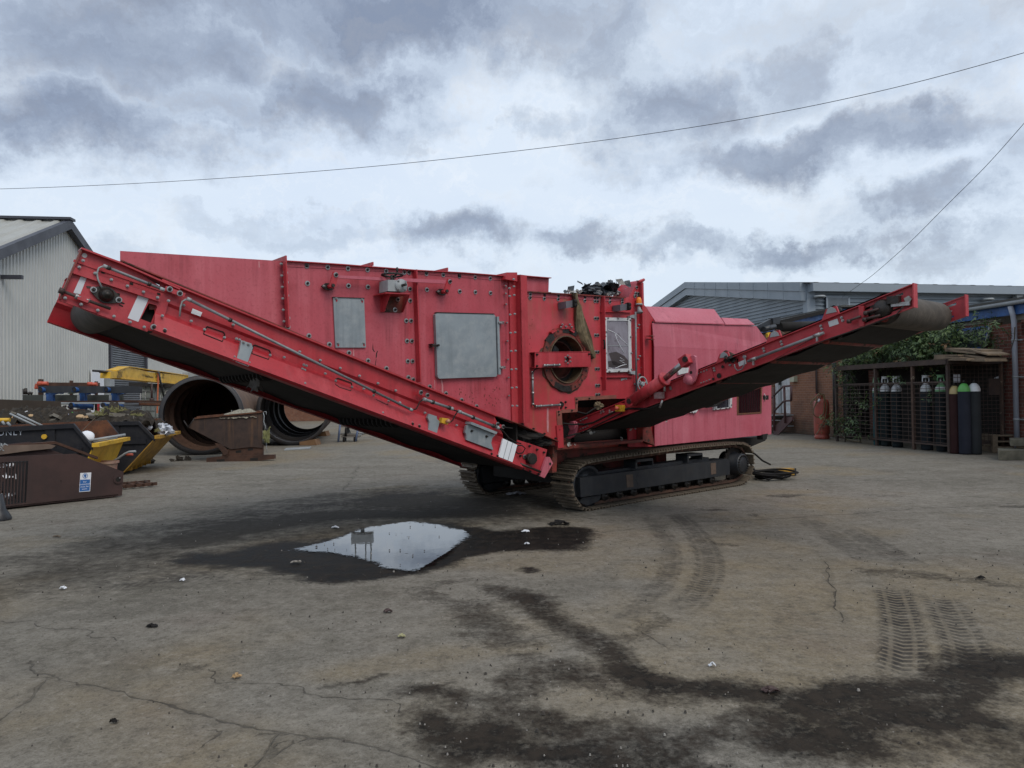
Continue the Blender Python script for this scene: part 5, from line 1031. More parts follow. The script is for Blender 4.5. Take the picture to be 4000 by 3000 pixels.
# foot of the tail conveyor
ft=plate('foot_plate',[(1440,880),(1560,915),(1762,985),(1745,1060),(1700,1190),(1690,1268),(1640,1255),(1400,1150)],ZE,WT-.02,.012,RED2); lg_=plate('towing_lug',[(1758,1065),(1790,1065),(1826,1132),(1735,1292),(1690,1272),(1712,1190)],ZE,WT-.06,.03,PINK); x=MB(); c=MW(ZE(1795,1140),WT-.061); x.cyl(c,c+NI*.001,.018,n=16); part('lug_eye',x,VOID,lg_)
fb_=MB(); c=MW(ZE(1590,1083),WT-.05); fb_.cyl(c-NI*.03,c+NI*.03,.062,n=24); fb_.cyl(c-NI*.035,c-NI*.03,.05,n=24); dv=(MW(ZE(1636,1105),WT-.05)-MW(ZE(1518,1060),WT-.05)).normalized(); fb_.prism([c+NI*.02+dv*.09,c+NI*.02+dv.cross(NI)*.06,c+NI*.02-dv*.11,c+NI*.02-dv.cross(NI)*.06],NI*.012); fbo=part('foot_bearing',fb_,DSTEEL,ft); inst('bolt',BB,fbo,basis(FX,FY,FZ,c-dv*.085+NI*.02)); inst('bolt',BB,fbo,basis(FX,FY,FZ,c+dv*.075+NI*.02))
tk2=MB(); A,B=MW(ZE(1465,1135),WT-.06),MW(ZE(1690,1225),WT-.06); tk2.cyl(A,B,.014,n=10); part('take_up_screw',tk2,DSTEEL,ft); bolts(BD,ft,[(1470,1052),(1570,945),(1650,985),(1724,1015),(1415,1155),(1495,1190),(1575,1220),(1665,1248),(1690,1235),(1327,1130)],WT-.025,ZE)
wr=MB(); blob(wr,MW(ZE(1500,850),WT+.14),.17,.06,.06,3,10,.4); blob(wr,MW(ZE(1650,910),WT+.16),.16,.06,.045,8,10,.4); part('caked_dirt',wr,VOID,mach)
# belt, drums, idlers, underside sheet
hv=(B0-T0).normalized(); 
def TB(f,g,w): return T0.lerp(T1,f).lerp(B0.lerp(B1,f),g)+NI*(w-WT)
bl=MB(); rows=[]
for i in range(60):
    f=.088+.89*i/59; sag=.0+.012*math.sin(f*40); rows.append([TB(f,.80,WT+.02+TW*.0+ (TW-.04)*j/8)+V((0,0,-.05-sag-(.10*math.sin(math.pi*j/8) if 0 else 0))) for j in range(9)])
bl.grid(rows,0,True); bl.grid([[p+V((0,0,.012)) for p in r[::-1]] for r in rows],0,True)
rows=[[TB(.035+.94*i/30,.20,WT+.05+(TW-.1)*j/8)-V((0,0,.10*math.sin(math.pi*j/8))) for j in range(9)] for i in range(31)]; bl.grid(rows,0,True)
part('conveyor_belt',bl,RUBBER,mach)
dr_=MB(); c0=MW(Z1(918,778),WT)
ca=TB(.082,.60,WT+.05); cb_=ca+NI*(TW-.08); dr_.lathe(ca,NI,[(0,0),(.150,0),(.158,.02),(.163,TW*.5),(.158,TW-.12),(.150,TW-.10),(0,TW-.10)],32); part('head_drum',dr_,weathered('dark_belt_wrap',(.055,.048,.040),(.030,.027,.023),6,.8,bump=.4,bscale=40),mach)
for f in (.30,.335,.44,.62,.655): pass
for f in (.34,.62):
    i_=MB(); a=TB(f,.90,WT+.06); i_.cyl(a,a+NI*(TW-.12),.03,n=10)
    for k_ in range(13): q=a+NI*(.10+(TW-.32)*k_/12); i_.cyl(q,q+NI*.03,.06,n=16)
    part('return_idler',i_,RUBBER,mach)
gsw=MB(); rows=[]
for j in range(12): 
    q=TB(.335,.98,WT+.30+.02*j); rows.append([q+AX*(.03*math.sin(j*2)),q+V((0,0,-.05))+AX*.02*math.sin(j*3),q+V((0,0,-.10-.03*math.sin(j*1.7)))+AX*.05*math.sin(j)])
gsw.grid(rows,0,True); part('snagged_netting',gsw,weathered('grey_netting',(.14,.13,.12),(.08,.075,.07),20,.9,bump=.3),mach)
# cross members between the two side plates
for f in (.12,.32,.55,.78,.97):
    x=MB(); x.obox(TB(f,.45,WT+.03),AX*.05,NI*(TW-.06),V((0,0,-.06))); part('cross_member',x,DIRTRED,mach)
# ================= side conveyor (sticks out towards the camera on the right)
CD=-NI                                                     # runs away from the housing
cp0=MW(Z6(530,460),WB+.12)                                  # heel, just inside the cut-out
def CW(p,off=0): return hit(p[0],p[1],cp0+AX*off,AX)        # back onto the near side plate's plane
CWID=1.16
# top and bottom edge lines fitted in that plane
def cs_(q): d_=q-cp0; return d_.dot(CD),q.z
ta=CW(Z7(410,1205)); tb_=CW(Z9(1555,50)); ba=CW(Z7(410,1362)); bb=CW(Z8(1335,300))
hA=CW(Z6(560,428)); hB=CW(Z6(590,522))
sT0,zT0=cs_(hA); sT1,zT1=cs_(tb_); sB0,zB0=cs_(hB); sB1,zB1=cs_(bb)
def CT(s): return zT0+(zT1-zT0)*(s-sT0)/(sT1-sT0)
def CB(s): return zB0+(zB1-zB0)*(s-sB0)/(sB1-sB0)
def CQ(s,z,w): return V((cp0.x,cp0.y,0))+CD*s+AX*w+V((0,0,z))
sE=sT1
def cplate(w,fl,label):
    b=MB(); holes=[]
    # slots near the discharge end
    mid=lambda s,f: CT(s)*(1-f)+CB(s)*f
    sl=[[CQ(s_,mid(s_,f),w) for s_,f in q] for q in ([(sE-.42,.18),(sE-.08,.14),(sE-.08,.26),(sE-.42,.30)],[(sE-.36,.42),(sE-.16,.38),(sE-.11,.50),(sE-.16,.63),(sE-.36,.66)],[(sE-.40,.80),(sE-.10,.76),(sE-.10,.86),(sE-.40,.90)])]
    b.prism([CQ(sT0,CT(sT0),w),CQ(sE,CT(sE),w),CQ(sE,CB(sE),w),CQ(sT0+.02,CB(sT0+.02),w)],AX*.008,sl)
    b.obox(CQ(sT0,CT(sT0),w-.028*fl),CQ(sE,CT(sE),w)-CQ(sT0,CT(sT0),w),AX*.036*fl,V((0,0,.008)))
    b.obox(CQ(sT0,CB(sT0),w-.028*fl),CQ(sE,CB(sE),w)-CQ(sT0,CB(sT0),w),AX*.036*fl,V((0,0,-.008)))
    b.obox(CQ(sE,CT(sE)+.012,w-.03*fl),AX*.075*fl,CD*.010,V((0,0,CB(sE)-CT(sE)-.02)))
    return part('side_conveyor_plate',b,RED2,mach,label)
n1_=cplate(0,1,'near side plate of the outreaching side conveyor'); n2_=cplate(CWID,-1,'far side plate of the side conveyor, slotted end')
# belt: carrying run above, return run hanging below, wrapped round the end drum
def beltpath():
    P=[]; sd=sE-.24; rD=.132; cz=(CT(sd)+CB(sd))/2+.012
    for i in range(26): s_=sT0+.05+(sd-sT0-.05)*i/25; P.append((s_,CT(s_)+.035,1))
    an0=math.atan2(CT(sE)-CT(sT0),sE-sT0)
    for i in range(11): a=math.pi/2+an0-math.pi*i/10; P.append((sd+.0+math.cos(a)*rD,cz-.02+math.sin(a)*rD,0))
    ed=[cs_(CW(p,CWID-.03)) for p in ((3723,1222),(3565,1272),(3407,1342),(3000,1478),(2500,1640))]
    def ez(s_):
        for (a,za),(c,zc2) in zip(ed[:-1],ed[1:]):
            if s_>=c or (c,zc2)==ed[-1]: return zc2+(za-zc2)*(s_-c)/(a-c)
    for i in range(1,27): s_=sd-(sd-sT0-.2)*i/26; P.append((s_,min(ez(s_),CB(s_)-.02)+.012*math.sin(i*1.9),2))
    return P,(sd,cz-.02,rD)
BP,(sdr,zdr,rdr)=beltpath()
def brow(s_,z_,k,d=0): 
    return [CQ(s_,z_-d-(.055*math.sin(math.pi*j/10) if k==1 else 0),.035+(CWID-.06)*j/10) for j in range(11)]
sb_=MB(); sb_.grid([brow(s_,z_,k) for s_,z_,k in BP if k==1],0,True); sb_.grid([brow(s_,z_,k) for s_,z_,k in BP if k==2],0,True); sb_.grid([brow(s_,z_,k,(.014 if k==1 else -.014))[::-1] for s_,z_,k in BP if k==1],0,True); sb_.grid([brow(s_,z_,k,-.014)[::-1] for s_,z_,k in BP if k==2],0,True); sb_.grid([brow(s_,z_,k) for s_,z_,k in [BP[25]]+[q for q in BP if q[2]==0]+[BP[37]]],1,True); part('side_conveyor_belt',sb_,[RUBBER,BELT],mach)
dd_=MB(); c=CQ(sdr,zdr,.05); dd_.lathe(c,AX,[(0,0),(rdr*.97,0),(rdr*.985,.05),(rdr*.985,CWID-.15),(rdr*.97,CWID-.10),(0,CWID-.10)],36); part('discharge_drum',dd_,BELT,mach)
hm_=MB(); c=CQ(sdr,zdr,0); hm_.lathe(c,-AX,[(0,.05),(.035,.05),(.04,.045),(.062,.04),(.075,.02),(.08,0)],24); hm_.cbox(c+CD*.10-AX*.03+V((0,0,.06)),CD*.09,AX*.06,V((0,0,.06))); hm_.cbox(c+CD*.15-AX*.02+V((0,0,.02)),CD*.14,AX*.04,V((0,0,.03)),1); part('hydraulic_motor',hm_,[DSTEEL,STEEL],mach)
hs2=MB(); hs2.tube([c+CD*.20-AX*.03+V((0,0,.03)),c+CD*.12-AX*.04-V((0,0,.06)),c-CD*.1-AX*.03-V((0,0,.13)),c-CD*.45-AX*.03-V((0,0,.22)),c-CD*.95-AX*.03-V((0,0,.37)),CW(Z7(2000,690))-AX*.03],.0055,8); part('hydraulic_hose',hs2,DSTEEL,mach)
x=MB(); wp=[Z8(1175,255),Z8(1215,232),Z8(1240,262),Z8(1225,285),Z8(1185,290)]; x.prism([CW(p,-.02) for p in wp],AX*.015); part('plastic_wrap',x,RAGW,mach)
# stiffeners, adjusters, conduit, sticker, bolts, brackets on the near plate
x=MB(); 
for p in (Z8(785,335),): A=CW(p,-.03); s_,_z=cs_(A); x.obox(CQ(s_,CT(s_),-.035),CD*.04,AX*.034,V((0,0,CB(s_)-CT(s_))),0)
part('vertical_stiffener',x,RED2,n1_)
for a,b_ in (((830,385),(960,345)),((685,455),(800,410)),((820,440),(970,400))):
    x=MB(); x.cyl(CW(Z8(*a),-.05),CW(Z8(*b_),-.05),.011,n=8); x.cyl(CW(Z8(*a),-.05)-CD*.0,CW(Z8(*a),-.05)+CD*.03,.018,n=6); part('adjuster_rod',x,DARKRUST,n1_)
x=MB(); x.cyl(CW(Z7(1165,1000),-.05),CW(Z7(1985,690),-.05),.0135,n=12); cdt=part('conduit',x,COND,n1_); x=MB(); 
for f in (.08,.92): q=CW(Z7(1165,1000),-.05).lerp(CW(Z7(1985,690),-.05),f); dq=(CW(Z7(1985,690),-.05)-CW(Z7(1165,1000),-.05)).normalized(); x.cyl(q-dq*.03,q+dq*.03,.018,n=12); x.cbox(q-V((0,0,.035)),CD*.015,AX*.02,V((0,0,.04)))
part('pipe_clip',x,STEEL,cdt)
x=MB(); x.prism([CW(Z7(*p),-.003) for p in [(2030,572),(2130,538),(2148,595),(2045,628)]],AX*.002); part('rating_sticker',x,WHITEP,n1_)
x=MB(); x.prism([CW(Z7(*p),-.004) for p in [(1060,1010),(1140,975),(1150,1025),(1070,1055)]],AX*.002); part('white_label',x,WHITEP,n1_)
x=MB(); x.tube([CW(Z7(*p),-.03) for p in [(1020,1030),(1025,1070),(1055,1100),(1100,1085),(1125,1040),(1135,960)]],.006,8); part('cable',x,COND,n1_)
x=MB(); q=CW(Z7(1136,952),-.02); x.cyl(q,q-AX*.02,.016,n=14); part('cable_gland',x,COND,n1_)
x=MB(); q=CW(Z7(1000,1000),-.012); sheets(x,q,.035,.02,.02,30,3,1,(.02,.045)); part('oily_dirt',x,VOID,n1_)
CX,CY,CZ=CD,ZUP,-AX
CZm=lambda q:basis(CD,ZUP,CD.cross(ZUP),q)
for (x_,y_) in [(638,1130),(668,1117),(698,1107),(728,1095),(668,1232),(697,1222),(727,1212),(757,1198),(800,1075),(807,1100),(975,1040),(1335,862),(1343,890),(1525,788),(1535,817),(1955,618),(1965,650),(2180,528),(2192,560),(330,1280),(335,1298),(110,1375)]:
    inst('bolt',BS,n1_,CZm(CW(Z7(x_,y_),-.002)))
for (x_,y_) in [(1385,262-0),(700,330)]: pass
sp_=MB(); sp_.prism([CW(Z7(*p),-.010) for p in [(600,1110),(770,1060),(800,1195),(600,1275)]],AX*.008); part('splice_plate',sp_,RED2,n1_)
x=MB()
for (x_,y_,r_) in ((852,1155,.026),(892,1058,.016),(790,1190,.014)): q=CW(Z7(x_,y_),-.011); x.cyl(q,q+AX*.001,r_,n=14)
part('oil_hole',x,VOID,n1_)
for k_,(x_,y_) in enumerate([(910,950),(1458,725),(2070,470)]):
    x=MB(); q=CW(Z7(x_,y_),-.02); s_,z_=cs_(q); x.prism([CQ(s_-.09,CT(s_-.09)+.0,-.03),CQ(s_-.045,z_+.03,-.03),CQ(s_+.045,z_+.05,-.03),CQ(s_+.07,CT(s_+.07),-.03)],AX*.02,m=0); x.prism([CQ(s_-.045,z_-.012,-.035),CQ(s_-.03,z_+.03,-.035),CQ(s_,z_+.048,-.035),CQ(s_+.035,z_+.03,-.035),CQ(s_+.05,z_-.002,-.035)],AX*.006,m=1); bo=part('idler_bracket',x,[RED2,GREYP],mach)
    y=MB(); a=CQ(s_,z_+.02,.0); y.cyl(a,a+AX*.4-V((0,0,.10)),.045,n=16); y.cyl(a+AX*.42-V((0,0,.10)),a+AX*.75-V((0,0,.10)),.045,n=16); y.cyl(a+AX*.77-V((0,0,.10)),a+AX*1.15,.045,n=16); part('trough_roller',y,RUST if k_<2 else RUBBER,bo)
for k_,(x_,y_) in enumerate([(850,1230),(1440,1000),(2010,800),(2560,600)]):
    x=MB(); q=CW(Z7(x_,y_) if k_<3 else Z8(1010,440),.05); s_,z_=cs_(q); x.cyl(CQ(s_,CB(s_)+.006,.03),CQ(s_,CB(s_)+.006,CWID-.03),.034,n=16); part('return_roller',x,DIRTRED,mach)
    if k_==3: break
    y=MB(); y.obox(CQ(s_+.12,CB(s_+.12)-.03,.02),AX*.02,CD*.03,V((0,0,.09))); y.obox(CQ(s_+.12,CB(s_+.12)+.03,.045),AX*(CWID-.1),CD*.04,V((0,0,.03)),1); part('under_brace',y,[DSTEEL,RED2],mach)
# hydraulic cylinder and its links
def CWo(x,y,o=-.09): return CW(Z6(x,y),o)
hy=MB(); a=CWo(1040,258); b_=CWo(1318,68); d_=(b_-a).normalized(); hy.cyl(a,b_,.062,n=24); hy.cyl(b_-d_*.02,b_+d_*.012,.074,n=24); hy.cyl(a-AX*.05-d_*.01,a+AX*.05-d_*.01,.055,n=20); hy.cyl(a-AX*.065,a-AX*.05,.03,n=16,m=1); hyo=part('lift_cylinder',hy,[RED2,DSTEEL],mach)
rd=MB(); e_=CW(Z7(520,978),-.09); rd.cyl(b_,e_-d_*.04,.030,n=20); part('piston_rod',rd,weathered('chrome_rod',(.32,.31,.31),(.24,.23,.23),5,.18,.9,bump=0),hyo)
rh=MB(); rh.cbox(e_-d_*.03,d_*.11,AX*.09,d_.cross(AX)*.10); part('rod_clevis',rh,RED2,hyo); 
pinm=MB(); pinm.cyl(e_-AX*.06,e_-AX*.045,.030,n=18); part('clevis_pin',pinm,DSTEEL,hyo)
arm=MB(); arm.prism([CW(Z7(*p),-.07) for p in [(540,945),(575,935),(598,950),(602,1010),(610,1090),(605,1150),(585,1215),(550,1250),(505,1250),(470,1225),(465,1185),(485,1145),(525,1120),(540,1080),(535,1000)]],AX*.03); q=CW(Z7(515,1200),-.085); arm.lathe(q+AX*.015,-AX,[(.05,0),(.046,.02),(0,.022)],20); armo=part('curved_link_arm',arm,PINK,mach); x=MB(); q=CW(Z7(550,1120),-.071); x.cyl(q,q+AX*.001,.017,n=14); part('link_hole',x,VOID,armo)
arm=MB(); arm.prism([CW(Z6(*p),-.05) for p in [(500,440),(530,430),(552,440),(562,475),(550,530),(520,570),(490,585),(470,575),(485,545),(498,500)]],AX*.03); q=CW(Z6(522,470),-.05); arm.cyl(q,q-AX*.012,.055,n=20); part('curved_link_arm',arm,PINK,mach)
vl=MB(); q=CW(Z6(1272,208),-.05); vl.cbox(q,CD*.10,AX*.05,V((0,0,.07))); q2=CW(Z6(1300,250),-.05); vl.cyl(q2,q2+V((0,0,-.08))-CD*.04,.012,n=8); q3=CW(Z6(1318,150),-.06); vl.cyl(q3-V((0,0,.03)),q3+V((0,0,.05)),.014,n=8); part('valve_block',vl,STEEL,mach)
x=MB(); x.tube([CW(Z6(*p),-.03) for p in [(560,455),(620,462),(700,445),(800,395),(900,345),(1010,322),(1100,325),(1180,325),(1270,290)]],.012,8); x.tube([CW(Z6(*p),-.03) for p in [(600,540),(700,480),(830,420),(950,360)]],.008,8); part('hydraulic_hose',x,RUBBER,mach)
ys=MB(); q=CW(Z6(935,320),-.06); ys.cbox(q,CD*.10,AX*.05,V((0,0,.07))); yo=part('stop_button_box',ys,YEL,mach); x=MB(); x.lathe(q-AX*.025,-AX,[(.012,0),(.012,.02),(.024,.03),(.02,.05),(0,.055)],16); part('stop_button',x,ORANGE,yo)
yc=MB(); yc.prism([CW(Z6(*p),-.03) for p in [(905,290),(940,272),(965,280),(990,330),(960,345),(920,350)]],AX*.01); part('mounting_tab',yc,RED2,mach)
for (x_,y_) in [(600,428),(620,418),(638,410),(652,404),(600,500),(620,492),(640,484),(660,474),(775,345),(795,335),(775,362),(798,352),(850,340),(870,352),(850,355)]: inst('bolt',BRR,n1_,CZm(CW(Z6(x_,y_),-.003)))
rw=MB(); q=CW(Z6(750,300),.15); blob(rw,q,.045,.04,.04,21,9,.5); part('caught_rag',rw,RAG,mach)
# far-side third conveyor end that shows above the engine housing
tc_=MB(); w3=WID-.1; a=MW(Z7(1495,628),w3); b_=MW(Z7(1840,600),w3); tc_.cyl(a,b_+AX*.5,abs(tz(MW(Z7(1495,575),w3))[1]-tz(a)[1]),n=24); t3o=part('far_conveyor_drum',tc_,RUBBER,mach)
x=MB(); x.prism([MW(Z7(*p),w3-.06) for p in [(1260,620),(1440,528),(1520,520),(1515,570),(1450,578),(1415,590),(1320,680),(1290,670)]],NI*.05); x.obox(MW(Z7(1440,530),w3-.10),AX*.25,NI*.12,V((0,0,-.12))); x.cyl(MW(Z7(1335,655),w3-.12),MW(Z7(1450,625),w3-.12),.06,n=16); part('far_conveyor_frame',x,BLACKP,mach)
x=MB(); x.prism([MW(Z7(*p),w3-.15) for p in [(1380,700),(1395,685),(1420,690),(1422,720),(1385,740)]],NI*.05); part('yellow_tag',x,YEL,mach)
x=MB(); x.prism([MW(Z7(*p),w3+.9) for p in [(1500,560),(2010,440),(2150,430),(2150,455),(2000,480),(1560,592)]],NI*.05); part('far_conveyor_belt_edge',x,RUBBER,mach)
# ================================================================ LEFT SIDE OF THE YARD
YD=V((-.152,.988,0)).normalized(); YN=V((YD.y,-YD.x,0))            # walls run away from the camera along YD; YN points right
D0=21.7
wp0=V((-.7212*D0,D0,0))                                             # warehouse gable wall at the photo's left edge
def LW(px,py,off=0): return hit(px,py,wp0+YN*off,YN)
def ls(q): return (q-wp0).dot(YD)
def LP_(s,off,z): return wp0+YD*s+YN*off+V((0,0,z))
sA=ls(LW(*Z1(555,150))); zA_=LW(*Z1(555,150)).z; q0=LW(0,970); slope=(zA_-q0.z)/(sA-ls(q0))
def roofz(s): return zA_-slope*abs(s-sA)
s0,s1=sA-9,sA+8.6
CLAD=weathered('light_grey_cladding',(.50,.51,.485),(.45,.46,.44),.8,.5,streak=((.32,.33,.33),.35),dirt=((.46,.47,.46),.3,3),bump=0)
DTRIM=weathered('charcoal_trim',(.045,.047,.060),(.038,.040,.052),2,.5,bump=0)
ROOFG=weathered('cream_grey_roof',(.36,.36,.33),(.31,.31,.285),1.2,.5,streak=((.2,.2,.18),.4),bump=0)
SHUT=weathered('grey_shutter',(.12,.13,.145),(.10,.11,.12),1.5,.45,dirt=((.16,.17,.18),.4,4),bump=0)
wh=thing('warehouse','light grey corrugated warehouse gable with charcoal roof trim at the left edge','warehouse',LP_(sA,-6,0))
def corr_wall(sa,sb,zt,off=0,pitch=.20,dep=.035,z0=0,step=None):
    b=MB(); s=sa; P=[]
    while s<sb:
        for f,d in ((0,0),(.38,0),(.5,-dep),(.88,-dep)):
            ss=min(s+f*pitch,sb); P.append([LP_(ss,off+d,z0),LP_(ss,off+d,max(z0+.01,zt(ss)))])
        s+=pitch
    P.append([LP_(sb,off,z0),LP_(sb,off,zt(sb))]); b.grid(P); return b
sh0,sh1=ls(LW(*Z2(945,0))),ls(LW(*Z2(1262,0))); zs_=LW(*Z1(945,1200)).z+.35
b=corr_wall(s0,sh0,lambda s:roofz(s)); part('wall_cladding',b,CLAD,wh)
b=corr_wall(sh0,sh1,lambda s:roofz(s) if s<s1 else roofz(s1),z0=zs_); part('wall_cladding',b,CLAD,wh)
ex=thing('annex_building','low grey corrugated annex behind the yellow beam','building',LP_(sh1+6,-4,0))
b=corr_wall(sh1,sh1+18,lambda s:zs_+1.3); b.obox(LP_(sh1,-9,zs_+1.3),YD*18,YN*9,V((0,0,.15))); part('wall_cladding',b,CLAD,ex)
x=MB(); x.obox(LP_(sh1+18,-9,0),YN*9,YD*.1,V((0,0,zs_+1.3))); part('end_wall',x,CLAD,ex)
b=MB(); b.prism([LP_(s0,-30,0),LP_(s1,-30,0),LP_(s1,-30,roofz(s1)-.1),LP_(sA,-30,zA_-.1),LP_(s0,-30,roofz(s0)-.1)],YN*.1); b.obox(LP_(s0,-30,0),YN*29.9,YD*.1,V((0,0,roofz(s0)-.1))); b.obox(LP_(s1-.1,-30,0),YN*29.9,YD*.1,V((0,0,roofz(s1)-.1))); part('rear_wall',b,CLAD,wh)
for (sa,sb) in ((s0-.2,sA),(sA,s1+.2)):
    b=MB(); P=[]; off=.2
    while off>-30:
        for f,h in ((0,0),(.28,0),(.34,.05),(.46,.05),(.52,0)): o_=off-f; P.append([LP_(sa,o_,roofz(sa)+h+.04),LP_(sb,o_,roofz(sb)+h+.04)])
        off-=.60
    b.grid(P); part('roof_sheet',b,ROOFG,wh)
for (sa,sb) in ((s0-.2,sA),(sA,s1+.2)):
    b=MB(); A=LP_(sa,.05,roofz(sa)-.24); B=LP_(sb,.05,roofz(sb)-.24); b.obox(A,B-A,YN*.2,V((0,0,.33))); part('verge_trim',b,DTRIM,wh)
b=MB(); b.obox(LP_(sA-.2,-30,zA_+.06),YD*.4,YN*30.3,V((0,0,.09))); part('ridge_cap',b,DTRIM,wh)
sh_=MB(); P=[]; z=0.0
while z<zs_: 
    P+= [[LP_(sh0+.1,-.06,z),LP_(sh1-.1,-.06,z)],[LP_(sh0+.1,-.02,z+.03),LP_(sh1-.1,-.02,z+.03)],[LP_(sh0+.1,-.02,z+.065),LP_(sh1-.1,-.02,z+.065)]]; z+=.095
sh_.grid([r[::-1] for r in P]); rs_=part('roller_shutter',sh_,SHUT,wh)
for sx in (sh0,sh1-.12): x=MB(); x.obox(LP_(sx,-.07,0),YD*.14,YN*.14,V((0,0,zs_))); part('door_jamb',x,DTRIM,rs_)
x=MB(); x.obox(LP_(sh0,-.07,zs_),YD*(sh1-sh0),YN*.15,V((0,0,.12))); part('door_head',x,DTRIM,rs_)
x=MB(); q=LW(5,1082); x.cbox(q+YN*.3,YN*.6,YD*.12,V((0,0,.12))); part('wall_lamp_arm',x,DTRIM,wh)
x=MB(); A,B=LW(348,1445),LW(396,1450); x.obox(V((A.x,A.y,0))+YN*.06,V((B.x-A.x,B.y-A.y,0)),YN*.04,V((0,0,A.z))); solo('white_board','tall plain white board leaning on the corrugated warehouse wall' and x,WHITE,'tall plain white board standing against the corrugated warehouse wall','board',V((A.x,A.y,0)))
x=MB(); A,B=LW(408,1460),LW(427,1460); x.obox(V((A.x,A.y,A.z-.62))+YN*.02,V((B.x-A.x,B.y-A.y,0)),YN*.18,V((0,0,.62))); x.obox(V((A.x,A.y,A.z-1.15))+YN*.02,V((B.x-A.x,B.y-A.y,0)),YN*.14,V((0,0,.48))); part('meter_box',x,GREYP,wh)
# generic helper: vertical plane at a given depth, facing the camera roughly
class VP:
    def __init__(s,p,d): s.p=V(p); s.d=V(d).normalized(); s.n=V((-s.d.y,s.d.x,0))      # d along, n away from camera if d points right
    def __call__(s,px,py,o=0): return hit(px,py,s.p+s.n*o,s.n)
def vprism(mb,vp,pts,zf,o,th,holes=(),m=0): return mb.prism([vp(*zf(*p),o) for p in pts],vp.n*th,[[vp(*zf(*p),o) for p in h] for h in holes],m)
I_=lambda x,y:(x,y)
SKB=weathered('skip_black',(.012,.013,.017),(.020,.020,.024),2,.6,streak=((.035,.035,.04),.5),dirt=((.05,.045,.04),.4,6),spots=((.10,.10,.10),.76,14),bump=.05,spec=.25)
# ---- skips
def skip(vp,Wd,name,label,side,end_lip,zf,rimc,yel,ribs,loc,fill=None):
    """side: near side polygon px: rim left, rim right end, lip corner, bottom right, bottom left"""
    t=thing(name,label,'skip',loc)
    P=[vp(*zf(*p)) for p in side]; P[3].z=0.04; P[4].z=0.04; nn=vp.n
    for k_,o in enumerate((0,Wd)):
        b=MB(); b.prism([p+nn*o for p in P],nn*(.02 if k_==0 else -.02)); part('side_wall',b,[SKB],t)
        c=MB(); fl_=-1 if k_==0 else 1
        for A,B,hh in ((P[0],P[1],.07),(P[1],P[2],.07)):
            d_=(B-A); up=V((0,0,-1))*hh; c.obox(A+nn*(o+fl_*.045),d_,nn*.05*-fl_*1.0,up)
        # pressed rail at mid height
        zl=P[2].z-.02; c.obox(V((P[0].x,P[0].y,zl))+nn*(o+fl_*.03),V((P[2].x-P[0].x-.15*vp.d.x,P[2].y-P[0].y-.15*vp.d.y,0)),nn*.03*-fl_,V((0,0,-.09)))
        part('rim_rail',c,[SKB],t)
        if k_==0:
            for u in rimc:
                a=vp(*zf(*u)); y=MB(); y.obox(V((a.x,a.y,zl))-nn*.025,vp.d*.13,nn*.024,V((0,0,P[0].z-zl))); part('post_rib',y,[SKB],t)
                y=MB(); y.cyl(a-nn*.07,a+nn*.0,.030,n=14); y.cyl(a-nn*.075,a-nn*.05,.038,n=10); part('lifting_lug',y,YEL,t)
    b=MB(); A=P[2]; B=P[3]; b.prism([A,A+nn*Wd,B+nn*Wd,B],vp.d*.02); b.obox(A-V((0,0,.02))-nn*.05,nn*(Wd+.1),vp.d*.10,V((0,0,.06))); e=part('end_panel',b,[yel],t)
    b=MB(); 
    if ribs:
        for k_ in range(5): o=Wd*(.1+.2*k_); b.obox(B+nn*o+V((0,0,.02))+vp.d*.02,nn*.025,vp.d*.10,V((0,0,.13)))
        part('foot_rib',b,[yel],t)
    b=MB(); b.prism([P[4],P[3],P[3]+nn*Wd,P[4]+nn*Wd],V((0,0,.01))); b.prism([P[0]-V((0,0,P[0].z)),P[0],P[0]+nn*Wd,P[0]+nn*Wd-V((0,0,P[0].z))],vp.d*.02); part('floor_plate',b,[RUST],t)
    ins=MB()
    for o,sg in ((.022,1),(Wd-.022,-1)): ins.prism([p+nn*o for p in P],nn*.004*sg)
    ins.prism([A+nn*.03-vp.d*.02,A+nn*(Wd-.03)-vp.d*.02,B+nn*(Wd-.03)-vp.d*.02,B+nn*.03-vp.d*.02],-vp.d*.004); part('inner_lining',ins,[RUSTO],t)
    return t,P
sdv=V((.97,.24,0))
k1=atd(362,1742,11.05); vA=VP(k1,sdv)
skA,PA=skip(vA,1.62,'skip','open black skip lettered ONLY with yellow end panel, front of two',[(-420,1690),(290,1654),(363,1741),(290,1835),(-420,1890)],None,I_,[(179,1705)],YEL,False,V((k1.x-1.8,k1.y+.4,0)))
k2=atd(606,1709,13.35); vC=VP(k2,sdv)
skC,PC=skip(vC,1.70,'skip','black skip heaped with soil and rubble, long yellow sloping end, behind the lettered one',[(-500,1668),(543,1645),(606,1709),(478,1842),(-500,1880)],None,I_,[(436,1677)],YELD,True,V((k2.x-1.8,k2.y+.5,0)))
